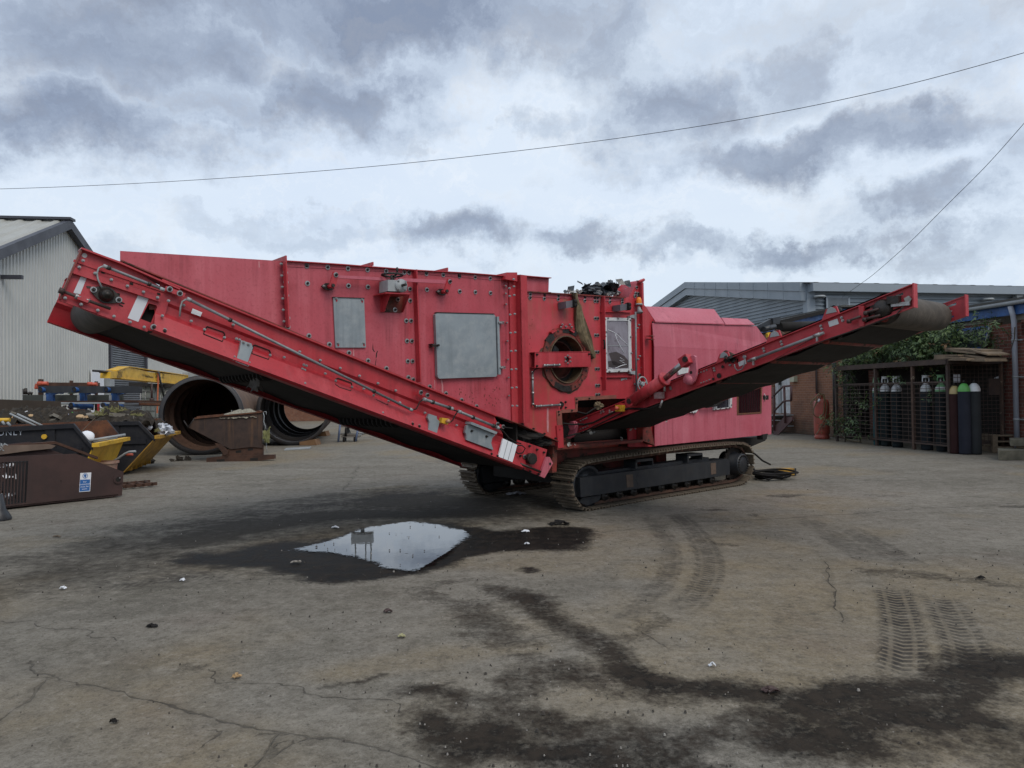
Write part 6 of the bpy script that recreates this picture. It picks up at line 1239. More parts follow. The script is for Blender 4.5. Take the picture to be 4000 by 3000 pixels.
# lettering
def text(s_,size,org,right,up,mat,parent,name='lettering',gap=1.0,ext=.002,align='LEFT'):
    cu=bpy.data.curves.new('t','FONT'); cu.body=s_; cu.size=size; cu.extrude=ext; cu.space_character=gap; cu.align_x=align; cu.resolution_u=3
    tmp=bpy.data.objects.new('t',cu); COL.objects.link(tmp); dg=bpy.context.evaluated_depsgraph_get(); dg.update()
    me=bpy.data.meshes.new_from_object(tmp.evaluated_get(dg)); bpy.data.objects.remove(tmp); me.name=name; me.materials.clear(); me.materials.append(mat)
    r=V(right).normalized(); u=V(up); u=(u-r*u.dot(r)).normalized(); nn=r.cross(u); o=inst(name,me,parent,basis(r,u,nn,V(org))); return o
LET=weathered('stencil_white',(.50,.54,.60),(.40,.44,.50),9,.6,bump=0)
A=vA(*ZA(-40,1112),-.006); B=vA(*ZA(295,1112),-.006); x1=vA(*ZA(0,1040),-.006).z-vA(*ZA(0,1118),-.006).z
text('ONLY',x1*1.42,A,vA.d,V((0,0,1)),LET,skA,gap=1.18,ext=.001)
# things sticking out of the first skip
def rod(name,a,b_,r,m,label,cat,o=.5,vp=vA): x=MB(); x.cyl(vp(*a,o),vp(*b_,o),r,n=8); return solo(name,x,m,label,cat,vp(*a,o))
rod('metal_bar',ZA(140,795),ZA(560,995),.016,GREYP,'upper of two pale bars poking out of the lettered skip at a slant','bar',.7)
rod('metal_bar',ZA(245,800),ZA(640,985),.018,GREYP,'longer pale angle bar poking out of the lettered skip','bar',.9)
x=MB(); A,B=vA(*ZA(1335,885),.9),vA(*ZA(1130,1090),.9); x.obox(A,B-A,vA.n*.03,V((.06,0,.05))); solo('timber_plank',x,WOOD,'pale timber plank standing up in the rusty mouth of the lettered skip','plank',A)
x=MB(); x.cyl(vA(*ZA(1255,1190),.25),vA(*ZA(1805,1100),.5),.022,n=8); solo('metal_tube',x,GREYP,'long pale tube lying over the yellow lip of the lettered skip','tube',vA(*ZA(1355,1190),.25))
x=MB(); x.cyl(vA(*ZA(1290,1212),.45),vA(*ZA(1690,1140),.65),.018,n=8); solo('metal_tube',x,GREYP,'shorter grey tube under the long one on the yellow lip','tube',vA(*ZA(1290,1212),.35))
x=MB(); q=vA(*ZA(1240,1150),.45); x.lathe(q,V((0,-.6,.4)),[(.0,.10),(.07,.085),(.115,.045),(.13,0),(.125,-.01)],20); solo('white_bucket_lid',x,WHITE,'round white plastic dome inside the slanting mouth of the lettered skip','bucket lid',q)
x=MB(); 
for (a,b_) in (((30,905),(65,960)),((105,920),(150,975))): x.tube([vA(*ZA(*a),.8),vA(*ZA(*b_),.8)],.02,6)
solo('bent_bar',x,GREYP,'two short grey bars crossed in the far left of the lettered skip','bar',vA(*ZA(30,905),.8))
x=MB(); q=vA(*ZA(45,888),1.62); x.cyl(q-vA.d*.12,q+vA.d*.10,.035,n=10); part('lifting_lug',x,YEL,skA)
# rubble load of the second skip
SOIL=weathered('dark_soil',(.016,.013,.010),(.035,.028,.02),9,.95,dirt=((.07,.055,.04),.5,18),bump=.8,bscale=20)
SLAB=weathered('broken_concrete',(.20,.18,.15),(.13,.12,.10),6,.9,bump=.4)
TANS=weathered('tan_board',(.48,.33,.18),(.38,.26,.15),6,.9,bump=.1); 
ld=MB(); top=[(100,870),(130,800),(210,765),(260,748),(340,740),(420,738),(520,742),(600,750),(690,765),(740,800),(850,800),(1000,790),(1150,790),(1300,790),(1420,780),(1560,745),(1650,730),(1780,728),(1900,745),(1990,780),(2060,830),(2150,880),(2200,930),(2290,1010)]
rows=[]
tp3=[vC(*ZA(x_,y_+18),.85) for x_,y_ in top]
for j in range(13):
    f=(j/12); row=[]
    for i,p in enumerate(tp3):
        hgt=p.z-(PC[0].z-.12); e=math.sin(math.pi*min(1,max(0,f)))**.6; q=p+vC.n*((f-.5)*1.6); nzv=noise.noise(V((p.x*3,f*5,1)))*.10
        zz=(PC[0].z-.12)+hgt*e*(.92+.0)+nzv; row.append(V((q.x,q.y,zz)))
    rows.append(row)
def dens(rows,k=3):
    out=[]
    for a,b_ in zip(rows[:-1],rows[1:]):
        for s_ in range(k): out.append([p.lerp(q,s_/k) for p,q in zip(a,b_)])
    out.append(rows[-1]); return out
rows=dens(rows); rows=[list(r) for r in zip(*dens([list(r) for r in zip(*rows)],5))]
rows=[[p+V((noise.noise(p*9)*.05,noise.noise(p*9+V((5,0,0)))*.05,noise.noise(p*5+V((0,9,0)))*.22+noise.noise(p*17)*.07+.03)) for p in r] for r in rows]
ld.grid(rows,0,False); solo('soil_heap',ld,SOIL,'dark soil and rubble load heaped along the rear skip','soil heap',tp3[8],kind=None)
rs=random.Random(31)
def chunk(zf,x,y,s,mat,name,label,cat,vp=vC,o=.5,fl=.35,seed=1):
    b=MB(); rr=random.Random(seed); k=6; q=vp(*zf(x,y),o); u=V((rr.gauss(0,1),rr.gauss(0,.5),rr.gauss(0,.3))).normalized(); w_=u.cross(V((0,rr.gauss(0,.5)-.3,1))).normalized(); nn=u.cross(w_)
    P=[q+u*s*math.cos(6.28*i/k)*rr.uniform(.65,1)+w_*s*.7*math.sin(6.28*i/k)*rr.uniform(.65,1) for i in range(k)]; b.prism(P,nn*s*fl); return solo(name,b,mat,label,cat,q,group='rubble on the rear skip')
CH=[(225,790,.10,SLAB,'broken_block','grey broken block at the left end of the soil heap'),(225,862,.10,TANS,'broken_board','tan board scrap at the left end of the rubble'),(445,820,.05,TANS,'broken_board','small tan lump on the dark soil'),(540,855,.09,WHITE,'plastic_bag','crumpled white plastic on the rim of the rear skip'),(375,760,.04,WHITE,'stone_chip','small white chip on top of the dark soil'),(750,810,.07,SLAB,'broken_slab','pale slab edge beside the soil'),(840,825,.15,SLAB,'broken_slab','long grey slab in the middle of the load'),(740,868,.16,SLAB,'broken_slab','pale slab lying low against the rim'),(950,845,.07,YEL,'yellow_scrap','yellow crumpled scrap in the middle of the load'),(1030,775,.025,weathered('green_scrap',(.15,.6,.12),(.1,.5,.1),5,.6,bump=0),'green_scrap','tiny bright green scrap on the rubble'),(1010,810,.08,weathered('lilac_scrap',(.45,.48,.62),(.4,.42,.55),5,.6,bump=0),'lilac_scrap','pale blue wrapper by the green scrap'),(1040,835,.12,TANS,'broken_board','large tan board lying flat in the middle'),(1150,825,.09,TANS,'broken_board','tan board standing on edge'),(1220,845,.13,TANS,'broken_board','long tan board at the right of the boards'),(1330,800,.13,SLAB,'broken_slab','grey slab beside the grass clump'),(1720,790,.20,SLAB,'broken_slab','big grey slab on top of the grassy heap'),(1760,830,.16,SLAB,'broken_slab','tilted grey slab under the big one'),(1860,870,.14,SLAB,'broken_slab','grey slab leaning near the skip rim'),(1530,870,.12,TANS,'broken_board','tan paper scrap by the skip corner'),(2145,955,.05,TANS,'broken_board','tan chip in the soil near the sloping end')]
for i,(x_,y_,s_,m_,n_,lb) in enumerate(CH): chunk(ZA,x_,y_,s_,m_,n_,lb,n_.replace('_',' '),o=.35+.0*(i%5),seed=i+3)
GRS=weathered('dry_grass',(.16,.17,.06),(.24,.21,.10),9,.9,bump=0)
def tuft(zf,x,y,spread,n,ln,name,label,vp,o,mat=GRS,seed=1,cat='grass'):
    b=MB(); rr=random.Random(seed)
    for i in range(n):
        q=vp(*zf(x+rr.gauss(0,spread),y+abs(rr.gauss(0,spread*.25))),o+rr.uniform(-.3,.3)); d_=V((rr.gauss(0,1),rr.gauss(0,.6),rr.uniform(.1,1))).normalized(); l=ln*rr.uniform(.5,1.2); w_=d_.cross(V((0,1,0))).normalized()*.006
        b.add([q-w_,q+w_,q+d_*l*.6+w_+V((0,0,-.01)),q+d_*l*.6-w_,q+d_*l-V((0,0,l*.3))],[[0,1,2,3],[3,2,4]])
    return solo(name,b,mat,label,cat,vp(*zf(x,y),o))
tuft(ZA,1640,745,75,260,.16,'grass_clump','pale green grass clump on top of the soil heap',vC,.6,seed=4); tuft(ZA,1480,800,60,160,.14,'grass_clump','dry grass strands left of the big slab',vC,.5,seed=5); tuft(ZA,1990,815,22,60,.12,'grass_clump','small green weed on the right shoulder of the heap',vC,.5,seed=6); tuft(ZB,1020,890,18,90,.10,'grass_clump','yellowish grass clump at the low end of the rear skip',vC,.5,seed=7)
x=MB(); blob(x,vC(*ZB(1100,895),.4),.12,.12,.09,4,8,.6); blob(x,vC(*ZB(1065,840),.6),.08,.05,.07,6,8,.6); solo('plastic_bag',x,weathered('clear_white_bag',(.50,.52,.56),(.38,.40,.44),9,.35,bump=.4,bscale=20),'crumpled translucent white bag on the yellow lip of the rear skip','plastic bag',vC(*ZB(1100,895),.4))
x=MB(); A=vC(*ZB(862,835),.3); x.cyl(A,vC(*ZB(905,865),.35),.06,n=16); solo('paper_roll',x,WHITE,'white roll lying in soil at the sloping end of the rear skip','roll',A)
# brown steel plates lying on edge behind
def slab(name,pts,zf,dp,th,mat,label,cat,dr=V((.985,.17,0)),loc0=None):
    q=atd(*zf(*pts[0]),dp); v_=VP(V((q.x,q.y,0)),dr); b=MB(); vprism(b,v_,pts,zf,0,th); return solo(name,b,mat,label,cat,V((q.x,q.y,0)))
slab('steel_plate',[(-60,588),(860,618),(885,800),(870,1000),(-60,1000)],ZA,16.2,.05,weathered('brown_plate',(.050,.034,.024),(.034,.026,.018),2,.85,dirt=((.03,.02,.018),.6,6),bump=.1),'huge dark brown steel plate standing on edge behind the skips','steel plate')
slab('steel_plate',[(875,735),(1220,730),(1225,900),(880,900)],ZA,16.0,.05,RUST,'low rusty ribbed plate right of the huge brown one','steel plate')
# ---- blue pipe rack with stock
rk=atd(190,1600,18.0); vR=VP(V((rk.x,rk.y,0)),V((.995,.10,0)))
rack=thing('storage_rack','blue steel cantilever rack with tube arms holding long dark beams','storage rack',V((rk.x+1,rk.y,0)))
for k_,(x0,x1_) in enumerate(((655,760),(1140,1225),(1600,1690))):
    b=MB(); A=vR(*ZA(x0,450)); B=vR(*ZA(x1_,450)); w_=(B-A).length
    b.prism([V((A.x,A.y,0))+vR.d*-.06,V((A.x,A.y,A.z)),V((A.x,A.y,A.z))+vR.d*.10,V((A.x,A.y,0))+vR.d*.10],vR.n*.10); b.prism([V((B.x,B.y,0))+vR.d*.03,B,B-vR.d*.10,V((B.x,B.y,0))-vR.d*.12],vR.n*.10); b.obox(V((A.x,A.y,A.z-.12)),vR.d*w_,vR.n*.10,V((0,0,.10))); part('rack_upright',b,BLUE,rack)
    b=MB(); b.prism([V((A.x,A.y,.6))-vR.n*.01-vR.d*.07,vR(*ZA(x0-30,530),-.01),vR(*ZA(x0+5,530),-.01),V((A.x,A.y,.6))-vR.n*.01+vR.d*.02],vR.n*.012); part('white_plate',b,GREYP,rack)
    for (xx,yy) in ((x0-75,450),(x0-120 if k_ else 10**6,672)):
        if xx>10**5: continue
        b=MB(); q=vR(*ZA(xx,yy),-.55); e=q+vR.n*.75+vR.d*.14-V((0,0,.05)); P=[];
        b.tube([q,e],[.062,.058],18,cap=False); b.tube([q+vR.n*.001,e],[.050,.048],18,m=1); part('rack_arm',b,[BLUE,VOID],rack)
    b=MB(); A2=vR(*ZA(x0+60,470),.0); b.prism([A2,A2+vR.d*.42,A2+vR.d*.10-V((0,0,.10))],vR.n*.03); part('gusset',b,BLUE,rack)
def beam(a,b_,zf,o,h,d,mat,name,label,cat='beam',vp=vR): x=MB(); A=vp(*zf(*a),o); B=vp(*zf(*b_),o); x.obox(A,B-A,vp.n*d,V((0,0,-h))); return solo(name,x,mat,label,cat,A)
beam((548,395),(2018,405),ZA,-.45,.17,.12,BLACKP,'steel_beam','long black box beam lying across the top of the blue rack')
beam((325,525),(1755,525),ZA,.35,.25,.10,weathered('dark_green_steel',(.04,.045,.038),(.03,.033,.028),3,.6,bump=.1),'steel_beam','dark olive channel beam behind the blue uprights')
beam((860,632),(1785,632),ZA,-.5,.035,.05,GREYP,'steel_tube','thin pale tube lying in front of the lower blue arms','tube')
beam((860,612),(2080,605),ZA,-.3,.05,.06,RUST,'steel_bar','thin rusty flat bar above the pale tube','bar')
beam((1780,600),(2500,610),ZA,.2,.06,.06,RUST,'steel_bar','rusty bar running right of the rack toward the tank','bar')
beam((2000,640),(2500,645),ZA,.0,.06,.06,RUSTO,'steel_bar','orange brown bar under the other rusty one','bar')
beam((1780,668),(2500,680),ZA,.1,.02,.03,DSTEEL,'steel_rod','thin dark rod running right of the rack','rod')
of=thing('tube_frame','rust brown and orange tubular frame resting behind the blue rack','frame',vR(*ZA(560,520),.5))
x=MB(); A,B=vR(*ZA(545,345),.55),vR(*ZA(1420,350),.55); x.obox(A,B-A,vR.n*.08,V((0,0,-.17))); part('frame_rail',x,RUST,of)
for (xa,ya,xb,yb) in ((548,298,604,520),(1000,318,1032,520),(1360,330,1390,520)): x=MB(); A,B=vR(*ZA(xa,ya),.62),vR(*ZA(xb,ya),.62); x.obox(A,B-A,vR.n*.08,V((0,0,-(A.z-.5)))); part('frame_post',x,RUST,of)
for (xa,ya,xb,yb,r) in ((545,362,690,360,.05),(1265,368,1400,372,.045)): x=MB(); A,B=vR(*ZA(xa,ya),.45),vR(*ZA(xb,yb),.45); x.cyl(A,B,r,n=14); x.cyl(A,A+vR.d*.1,r*1.15,n=14); part('orange_sleeve',x,ORANGE,of)
x=MB(); blob(x,vR(*ZA(530,405),.5),.05,.05,.07,2,8,.4); part('orange_sleeve',x,ORANGE,of)
x=MB(); 
for (a,b_) in (((345,440),(350,520)),((370,430),(378,520)),((400,515),(440,490)),((455,485),(440,520))): x.tube([vR(*ZA(*a),.4),vR(*ZA(*b_),.4)],.035,6)
solo('metal_fittings',x,DSTEEL,'small grey cast fittings sitting on the olive channel beam','fittings',vR(*ZA(350,520),.4))
x=MB(); 
for (a,b_) in (((950,680),(900,740)),((980,690),(1040,745)),((1640,700),(1500,745)),((1430,650),(1640,640)),((1340,660),(1330,745))): x.tube([vR(*ZA(*a),.9),vR(*ZA(*b_),.9)],.03,6)
solo('scrap_frame',x,DARKRUST,'tangle of dark brace bars under the rack','scrap frame',vR(*ZA(900,740),.9))
tuft(ZA,1055,495,14,50,.16,'weed','small dark green weed between the blue uprights',vR,.5,weathered('weed_green',(.05,.10,.06),(.03,.06,.035),9,.8,bump=0),9,'plant')
x=MB(); x.obox(vR(*ZA(1400,655),-.3),vR.d*.05,vR.n*.03,V((0,0,-.22))); solo('red_clamp',x,weathered('bright_red_clamp',(.5,.04,.05),(.4,.03,.04),5,.5,bump=0),'small red clamp hanging below the pale tube','clamp',vR(*ZA(1400,655),-.3))
# ---- yellow crane beam on tank and trestle
cb0=V((-.5665*20.5,20.5,0)); vY=VP(cb0,V((-YD.x*-1,YD.y,0)) if 0 else YD); # runs away
vY=VP(cb0,YD); vY.n=-YN if (-YN).dot(FWD)>0 else YN; vY.n=-YN
yb=thing('crane_beam','bright yellow crane beam with black warning stripes lying on a white tank','crane beam',V((cb0.x,cb0.y,1.6)))
def vY_(px,py,o=0): return hit(px,py,cb0-YN*o,YN)
pts=[ZA(1595,190),ZA(1700,180),ZA(1865,125),(580,1453),(735,1468),(740,1502),ZA(2212,345),ZA(1760,282),ZA(1590,285)]
x=MB(); x.prism([vY_(*p,0) for p in pts],-YN*.28); part('beam_web',x,YEL,yb)
x=MB()
for a,b_ in ((pts[2],pts[4]),(pts[1],pts[2])): A,B=vY_(*a,-.03),vY_(*b_,-.03); x.obox(A,B-A,-YN*.34,V((0,0,.025)))
A,B=vY_(*pts[7],-.03),vY_(*pts[5],-.03); x.obox(A,B-A,-YN*.34,V((0,0,-.025))); part('beam_flange',x,YEL,yb)
BLK=weathered('stencil_black',(.02,.02,.02),(.03,.03,.025),5,.6,bump=0)
for k_ in range(4):
    x=MB(); xa=1690+k_*17; x.prism([vY_(*ZA(*p),-.004) for p in [(xa+18,192),(xa+26,188),(xa+6,280),(xa-2,278)]],-YN*.003); part('warning_stripe',x,BLK,yb)
A=vY_(*ZA(2042,254),-.006); B=vY_(*ZA(2168,268),-.006); C_=vY_(*ZA(2042,222),-.006)
text('GRANADA',(C_.z-A.z)*1.42,A,(B-A),V((0,0,1)),BLK,yb,gap=(B-A).length/((C_.z-A.z)*1.42*4.6),ext=.001)
A2=vY_(*ZA(2095,272),-.006); text('MATERIAL HANDLING',.075,A2,(B-A),V((0,0,1)),BLK,yb,gap=.95,ext=.001)
A=vY_(*Z2(1342,276),-.006); B=vY_(*Z2(1385,280),-.006); text('SWL 2t',.30,A,(B-A),V((0,0,1)),BLK,yb,gap=1.0,ext=.001)
x=MB(); A,B=vY_(*ZA(1340,178),.1),vY_(*ZA(1595,192),.1); x.tube([A,B],.03,8); A,B=vY_(*ZA(1440,190),.15),vY_(*ZA(1595,200),.15); x.tube([A,B],.04,8); solo('steel_rods',x,DSTEEL,'two thin dark rods poking out past the end of the yellow beam','rods',A)
SL=weathered('orange_strap',(.62,.16,.05),(.45,.10,.04),9,.8,bump=0)
x=MB(); A=vY_(*Z2(1366,225),-.05); B=vY_(*Z2(1355,585),-.05); x.obox(A,B-A,YD*.12,-YN*.01); solo('lifting_strap',x,SL,'orange webbing strap hanging from the yellow beam','strap',A)
x=MB(); x.tube([vY_(*Z2(1368,225),-.06),vY_(*Z2(1422,470),-.06)],.035,6); solo('lifting_sling',x,BLACKP,'black sling slanting down from the yellow beam','sling',vY_(*Z2(1368,225),-.06))
x=MB(); A=vY_(*Z2(1310,325),-.05); x.tube([A,A-V((0,0,.55))],.04,6); x.cyl(A-V((0,0,.6)),A-V((0,0,.5)),.07,n=8); solo('hanging_hook',x,DARKRUST,'rusty hook block hanging under the yellow beam','hook',A)
# IBC tank
tk0=atd(548,1560,25.2); vT=VP(V((tk0.x,tk0.y,0)),V((.97,.24,0))); A=vT(548,1504); B=vT(690,1504)
ibc=thing('bulk_container','grimy white bulk liquid container in a grey wire cage beneath the yellow beam','container',V((tk0.x+.6,tk0.y+.5,0)))
wd_=1.25; zt_=A.z; x=MB(); x.obox(V((A.x,A.y,.35))+vT.n*.03+vT.d*.03,vT.d*wd_,vT.n*1.0,V((0,0,zt_-.40))); part('tank_body',x,weathered('dirty_tank_plastic',(.34,.36,.34),(.24,.26,.23),2,.6,streak=((.16,.15,.10),.8),dirt=((.15,.16,.10),.7,3),bump=.1),ibc)
x=MB(); 
for i in range(9): x.tube([V((A.x,A.y,.3))+vT.d*(wd_+.06)*i/8,V((A.x,A.y,zt_))+vT.d*(wd_+.06)*i/8],.011,6)
for i in range(8): x.tube([V((A.x,A.y,.3+(zt_-.3)*i/7)),V((A.x,A.y,.3+(zt_-.3)*i/7))+vT.d*(wd_+.06)],.011,6); x.tube([V((A.x,A.y,.3+(zt_-.3)*i/7))+vT.d*(wd_+.06),V((A.x,A.y,.3+(zt_-.3)*i/7))+vT.d*(wd_+.06)+vT.n*1.05],.011,6)
part('wire_cage',x,STEEL,ibc); x=MB(); x.obox(V((A.x,A.y,0))-vT.n*.02,vT.d*(wd_+.1),vT.n*1.1,V((0,0,.12))); x.obox(V((A.x,A.y,.12)),vT.d*.2,vT.n*1.1,V((0,0,.16))); x.obox(V((A.x,A.y,.12))+vT.d*1.1,vT.d*.2,vT.n*1.1,V((0,0,.16))); part('pallet_base',x,DSTEEL,ibc)
x=MB(); A3=vT(503,1494,-.1); x.obox(A3,vT(700,1502,-.1)-A3,vT.n*.5,V((0,0,-.12))); solo('timber_bearer',x,DSTEEL,'grey bearer lying on the white container carrying the yellow beam','bearer',A3)
x=MB(); q=vY_(750,1478,0); x.cbox(q+YD*1.2,YD*3.2,YN*.5,V((0,0,.45))); 
for i in range(5): x.tube([q+YD*(i*.6)+V((0,0,.1)),q+YD*(i*.6+1.4)+V((0,0,.35+.05*i))+YN*.2],.03,6)
solo('hoist_unit',x,GREYP,'grey hoist machinery with pale rods at the far end of the yellow beam','hoist',q)
# ---- rusty drums
def drum(cx,cy,dp,rad,ln,dirx,name,label,mo,mi,endr=.8,thick=.06,seed=1,rings=6):
    q=atd(cx,cy,dp); c=V((q.x,q.y,rad)); d_=V(dirx).normalized()
    t=thing(name,label,'steel drum',V((q.x,q.y,0)))
    b=MB(); b.lathe(c,d_,[(rad*.99,.12)]+[(rad*.985+(.006 if i%2 else 0),.12+(ln-.12)*i/40) for i in range(41)],56,0); part('drum_shell',b,[mo],t)
    b=MB(); b.lathe(c,d_,[(rad*.90,.0),(rad,.0),(rad*1.0,.12),(rad*.985,.125)],56,0); b.lathe(c,d_,[(rad*.90,0),(rad*.90,.20),(rad*.93,.22)],56,0); part('end_rim',b,[weathered('dark_rim',(.035,.036,.040),(.022,.022,.024),3,.5,dirt=((.06,.035,.02),.6,5),bump=.1)],t)
    b=MB(); P=[(rad*.955,.2)]
    for i in range(rings): 
        h=.2+(ln-.3)*(i+1)/(rings+1); P+= [(rad*.955,h-.06),(rad*.86,h-.05),(rad*.86,h+.05),(rad*.955,h+.06)]
    P+=[(rad*.955,ln-.1),(rad*endr,ln-.08),(rad*endr,ln)]
    b.lathe(c,d_,P,56,0,sm=False); part('inner_lining',b,[mi],t); return t
drum(788,1628,17.6,.985,5.6,(-.25,.97,0),'rusty_drum','huge rusty open steel drum lying on its side behind the tipping skip, nearer of two',weathered('rust_shell',(.15,.085,.05),(.09,.055,.04),3,.85,streak=((.2,.12,.07),.5),dirt=((.05,.035,.03),.6,7),bump=.3,bscale=60),weathered('rust_inside',(.13,.068,.042),(.075,.042,.028),2,.85,dirt=((.02,.014,.012),.7,6),bump=.2),.02,rings=5)
drum(1146,1590,20.6,1.03,6.0,(-.215,.977,0),'rusty_drum','dark open steel drum with black rim under the tail conveyor, farther of two',RUST,weathered('black_inside',(.022,.020,.022),(.032,.024,.020),2,.7,bump=.1),.80,rings=3)
for i,(zf,x_,y_) in enumerate(((ZD,975,1115),(ZD,850,1215))):
    x=MB(); q=gnd(*zf(x_,y_)); x.prism([q-V((.28,0,0)),q+V((.22,0,0)),q+V((.16,0,.17)),q+V((-.28,0,.10))],V((0,.5,0))); solo('timber_chock',x,weathered('orange_timber',(.20,.11,.05),(.13,.07,.035),5,.85,bump=.2),('timber chock behind the dark drum, the farther one','timber chock wedged in front under the dark drum')[i],'wooden chock',q)
x=MB(); A=gnd(*ZD(580,1272)); B=gnd(*ZD(858,1255)); x.obox(A,B-A,V((-.1,.5,0)),V((0,0,.03))); solo('grey_board',x,GREYP,'flat pale board on the ground in front of the dark drum','board',A)
# ---- tipping skip on its base
ts0=gnd(805,1804); vS=VP(ts0,(gnd(1052,1799)-ts0)); 
vSd=V((-.37,.93,0)); tsk=thing('tipping_skip','small rusty wedge-shaped tipping skip full of gravel on a forklift base','tipping skip',ts0+vS.d*.8)
sidep=[ZB(1380,852),ZB(1452,748),ZD(350,862),ZD(345,1245),ZD(235,1232),ZB(1900,1122)]
x=MB(); x.prism([vS(*p,.02) for p in sidep],vSd*1.25); 
part('skip_body',x,weathered('streaky_rust',(.055,.032,.024),(.032,.021,.018),2.5,.8,streak=((.15,.075,.035),.9),dirt=((.025,.018,.016),.7,5),bump=.25),tsk)
x=MB(); A,B=vS(*sidep[1],-.01),vS(*sidep[2],-.01); x.obox(A,B-A,vS.n*.05,V((0,0,.03))); x.obox(A+vSd*1.2,B-A,vSd*.05,V((0,0,.03))); x.obox(B-vS.d*.04,vSd*1.2,vS.d*.04,V((0,0,.03))); part('rim_bar',x,RUSTO,tsk)
x=MB(); x.prism([vS(*ZB(*p),.0) for p in [(1600,1230),(1720,1215),(2212,1195),(2440,1190),(2440,1240),(2200,1270),(1600,1290)]],vS.n*.12); x.prism([vS(*ZB(*p),1.0) for p in [(1600,1230),(1720,1215),(2212,1195),(2440,1190),(2440,1240),(2200,1270),(1600,1290)]],vS.n*.12); x.prism([vS(*ZB(*p),.05) for p in [(1860,1120),(2300,1060),(2300,1195),(1830,1215)]],vS.n*.06); x.prism([vS(*ZB(*p),.95) for p in [(1860,1120),(2300,1060),(2300,1195),(1830,1215)]],vS.n*.06)
part('fork_base',x,RUST,tsk); x=MB()
for q4 in ([(1725,1248),(1825,1242),(1825,1276),(1730,1280)],[(2140,1232),(2235,1226),(2235,1262),(2140,1266)]): x.prism([vS(*ZB(*p),-.002) for p in q4],vS.n*.001)
for q4 in ([(1960,1140),(2030,1132),(2030,1162),(1962,1168)],[(2110,1112),(2175,1106),(2175,1134),(2112,1140)]): x.prism([vS(*ZB(*p),.048) for p in q4],vS.n*.001)
part('fork_pocket',x,VOID,tsk); x=MB(); q=vS(*ZB(1830,1160),-.02); x.cyl(q,q+vS.n*.08,.06,n=14); x.prism([vS(*ZB(*p),0) for p in [(1700,1045),(1780,1060),(1870,1140),(1860,1225),(1780,1225),(1800,1170)]],vS.n*.03); part('pivot_bracket',x,RUST,tsk)
GRV=weathered('pale_gravel',(.30,.28,.22),(.20,.18,.14),30,.95,dirt=((.10,.09,.07),.6,40),bump=1.0,bscale=60)
gt=[ZB(1780,715),ZB(1840,690),ZB(1930,655),ZB(2030,630),ZD(100,838),ZD(180,822),ZD(240,832),ZD(290,862)]
x=MB(); rows=[]; gp3=[vS(*p,.55) for p in gt]; base=vS(*gt[0],.55).z-.03
for j in range(9):
    f=j/8; rows.append([V((p.x,p.y,base+(p.z-base)*math.sin(math.pi*f)**.7))+vS.n*(f-.5)*1.1-V((.3*(f-.5),0,0)) for p in gp3])
rows=dens(rows,4); rows=[list(r) for r in zip(*dens([list(r) for r in zip(*rows)],5))]; rows=[[p+V((0,0,noise.noise(p*14)*.03+noise.noise(p*40)*.02)) for p in r] for r in rows]
x.grid(rows); solo('gravel_heap',x,GRV,'pale gravel heaped in the rusty tipping skip','gravel heap',gp3[4])
x=MB(); 
for P_ in ([(1450,735),(1420,790),(1385,830),(1375,855)],[(1440,760),(1400,810),(1370,850),(1320,770)],[(1385,850),(1350,810),(1320,765)]): x.tube([vS(*ZB(*p),-.03) for p in P_],.008,6)
solo('wire_loop',x,DSTEEL,'frayed wire sling hooked on the nose of the tipping skip','wire',vS(*ZB(1385,850),-.03))
x=MB(); x.tube([vS(*ZD(*p),-.03) for p in [(355,862),(365,900),(360,960),(380,1010),(370,1060)]],.009,6); x.tube([vS(*ZD(*p),-.03) for p in [(385,1150),(390,1230),(398,1300)]],.006,6); x.tube([vS(*ZD(*p),-.03) for p in [(360,855),(385,850),(388,885)]],.008,6); solo('tie_rope',x,GREYP,'grey rope dangling from the square end of the tipping skip','rope',vS(*ZD(370,1000),-.03))
x=MB(); blob(x,vS(*ZD(378,1110),-.06),.05,.03,.12,6,8,.5); blob(x,vS(*ZD(405,1120),-.08),.04,.03,.14,9,8,.5); x.tube([vS(*ZD(400,1060),-.05),vS(*ZD(432,1015),-.08)],.012,6); solo('work_gloves',x,weathered('olive_glove',(.20,.20,.08),(.13,.13,.05),12,.9,bump=.3),'dirty yellow-green gloves hanging off the end of the tipping skip','gloves',vS(*ZD(378,1110),-.06))
# clod beyond the skip end
for i,(zf,x_,y_,s_) in enumerate(((ZB,860,1290,.20),(ZB,1265,1262,.16))):
    x=MB(); q=gnd(*zf(x_,y_)); rr=random.Random(i)
    for k_ in range(7): blob(x,q+V((rr.gauss(0,s_*.7),rr.gauss(0,s_*.4),.02)),s_*.35,s_*.3,s_*.35*rr.uniform(.6,1.4),k_+i*9,5,.6)
    solo('dirt_clod',x,SOIL,('heap of black dirt beside the yellow skip end','small black clods in front of the big rusty drum')[i],'dirt')
# ---- steps / trolley under the conveyor
st0=gnd(*ZD(1165,1178)); vL=VP(st0,V((1,.05,0))); st=thing('platform_steps','small blue and grey rolling steps with wheels standing beyond the tail conveyor','steps',st0+V((.7,.5,0)))
x=MB()
for a,b_ in (((1165,1178),(1190,930)),((1352,1172),(1385,1000))): x.tube([vL(*ZD(*a)),vL(*ZD(*b_))],.035,6)
part('step_rail',x,weathered('faded_blue_rail',(.14,.19,.32),(.10,.13,.22),6,.6,bump=0),st)
for a,b_ in (((1180,1020),(1372,1026)),((1175,1105),(1360,1110)),((1195,1130),(1392,1130)),((1188,948),(1375,945))):
    x=MB(); A,B=vL(*ZD(*a)),vL(*ZD(*b_)); x.obox(A,B-A,V((0,.25,0)),V((0,0,.05))); part('step_tread',x,weathered('grey_tread',(.16,.14,.12),(.11,.10,.09),5,.7,bump=0),st)
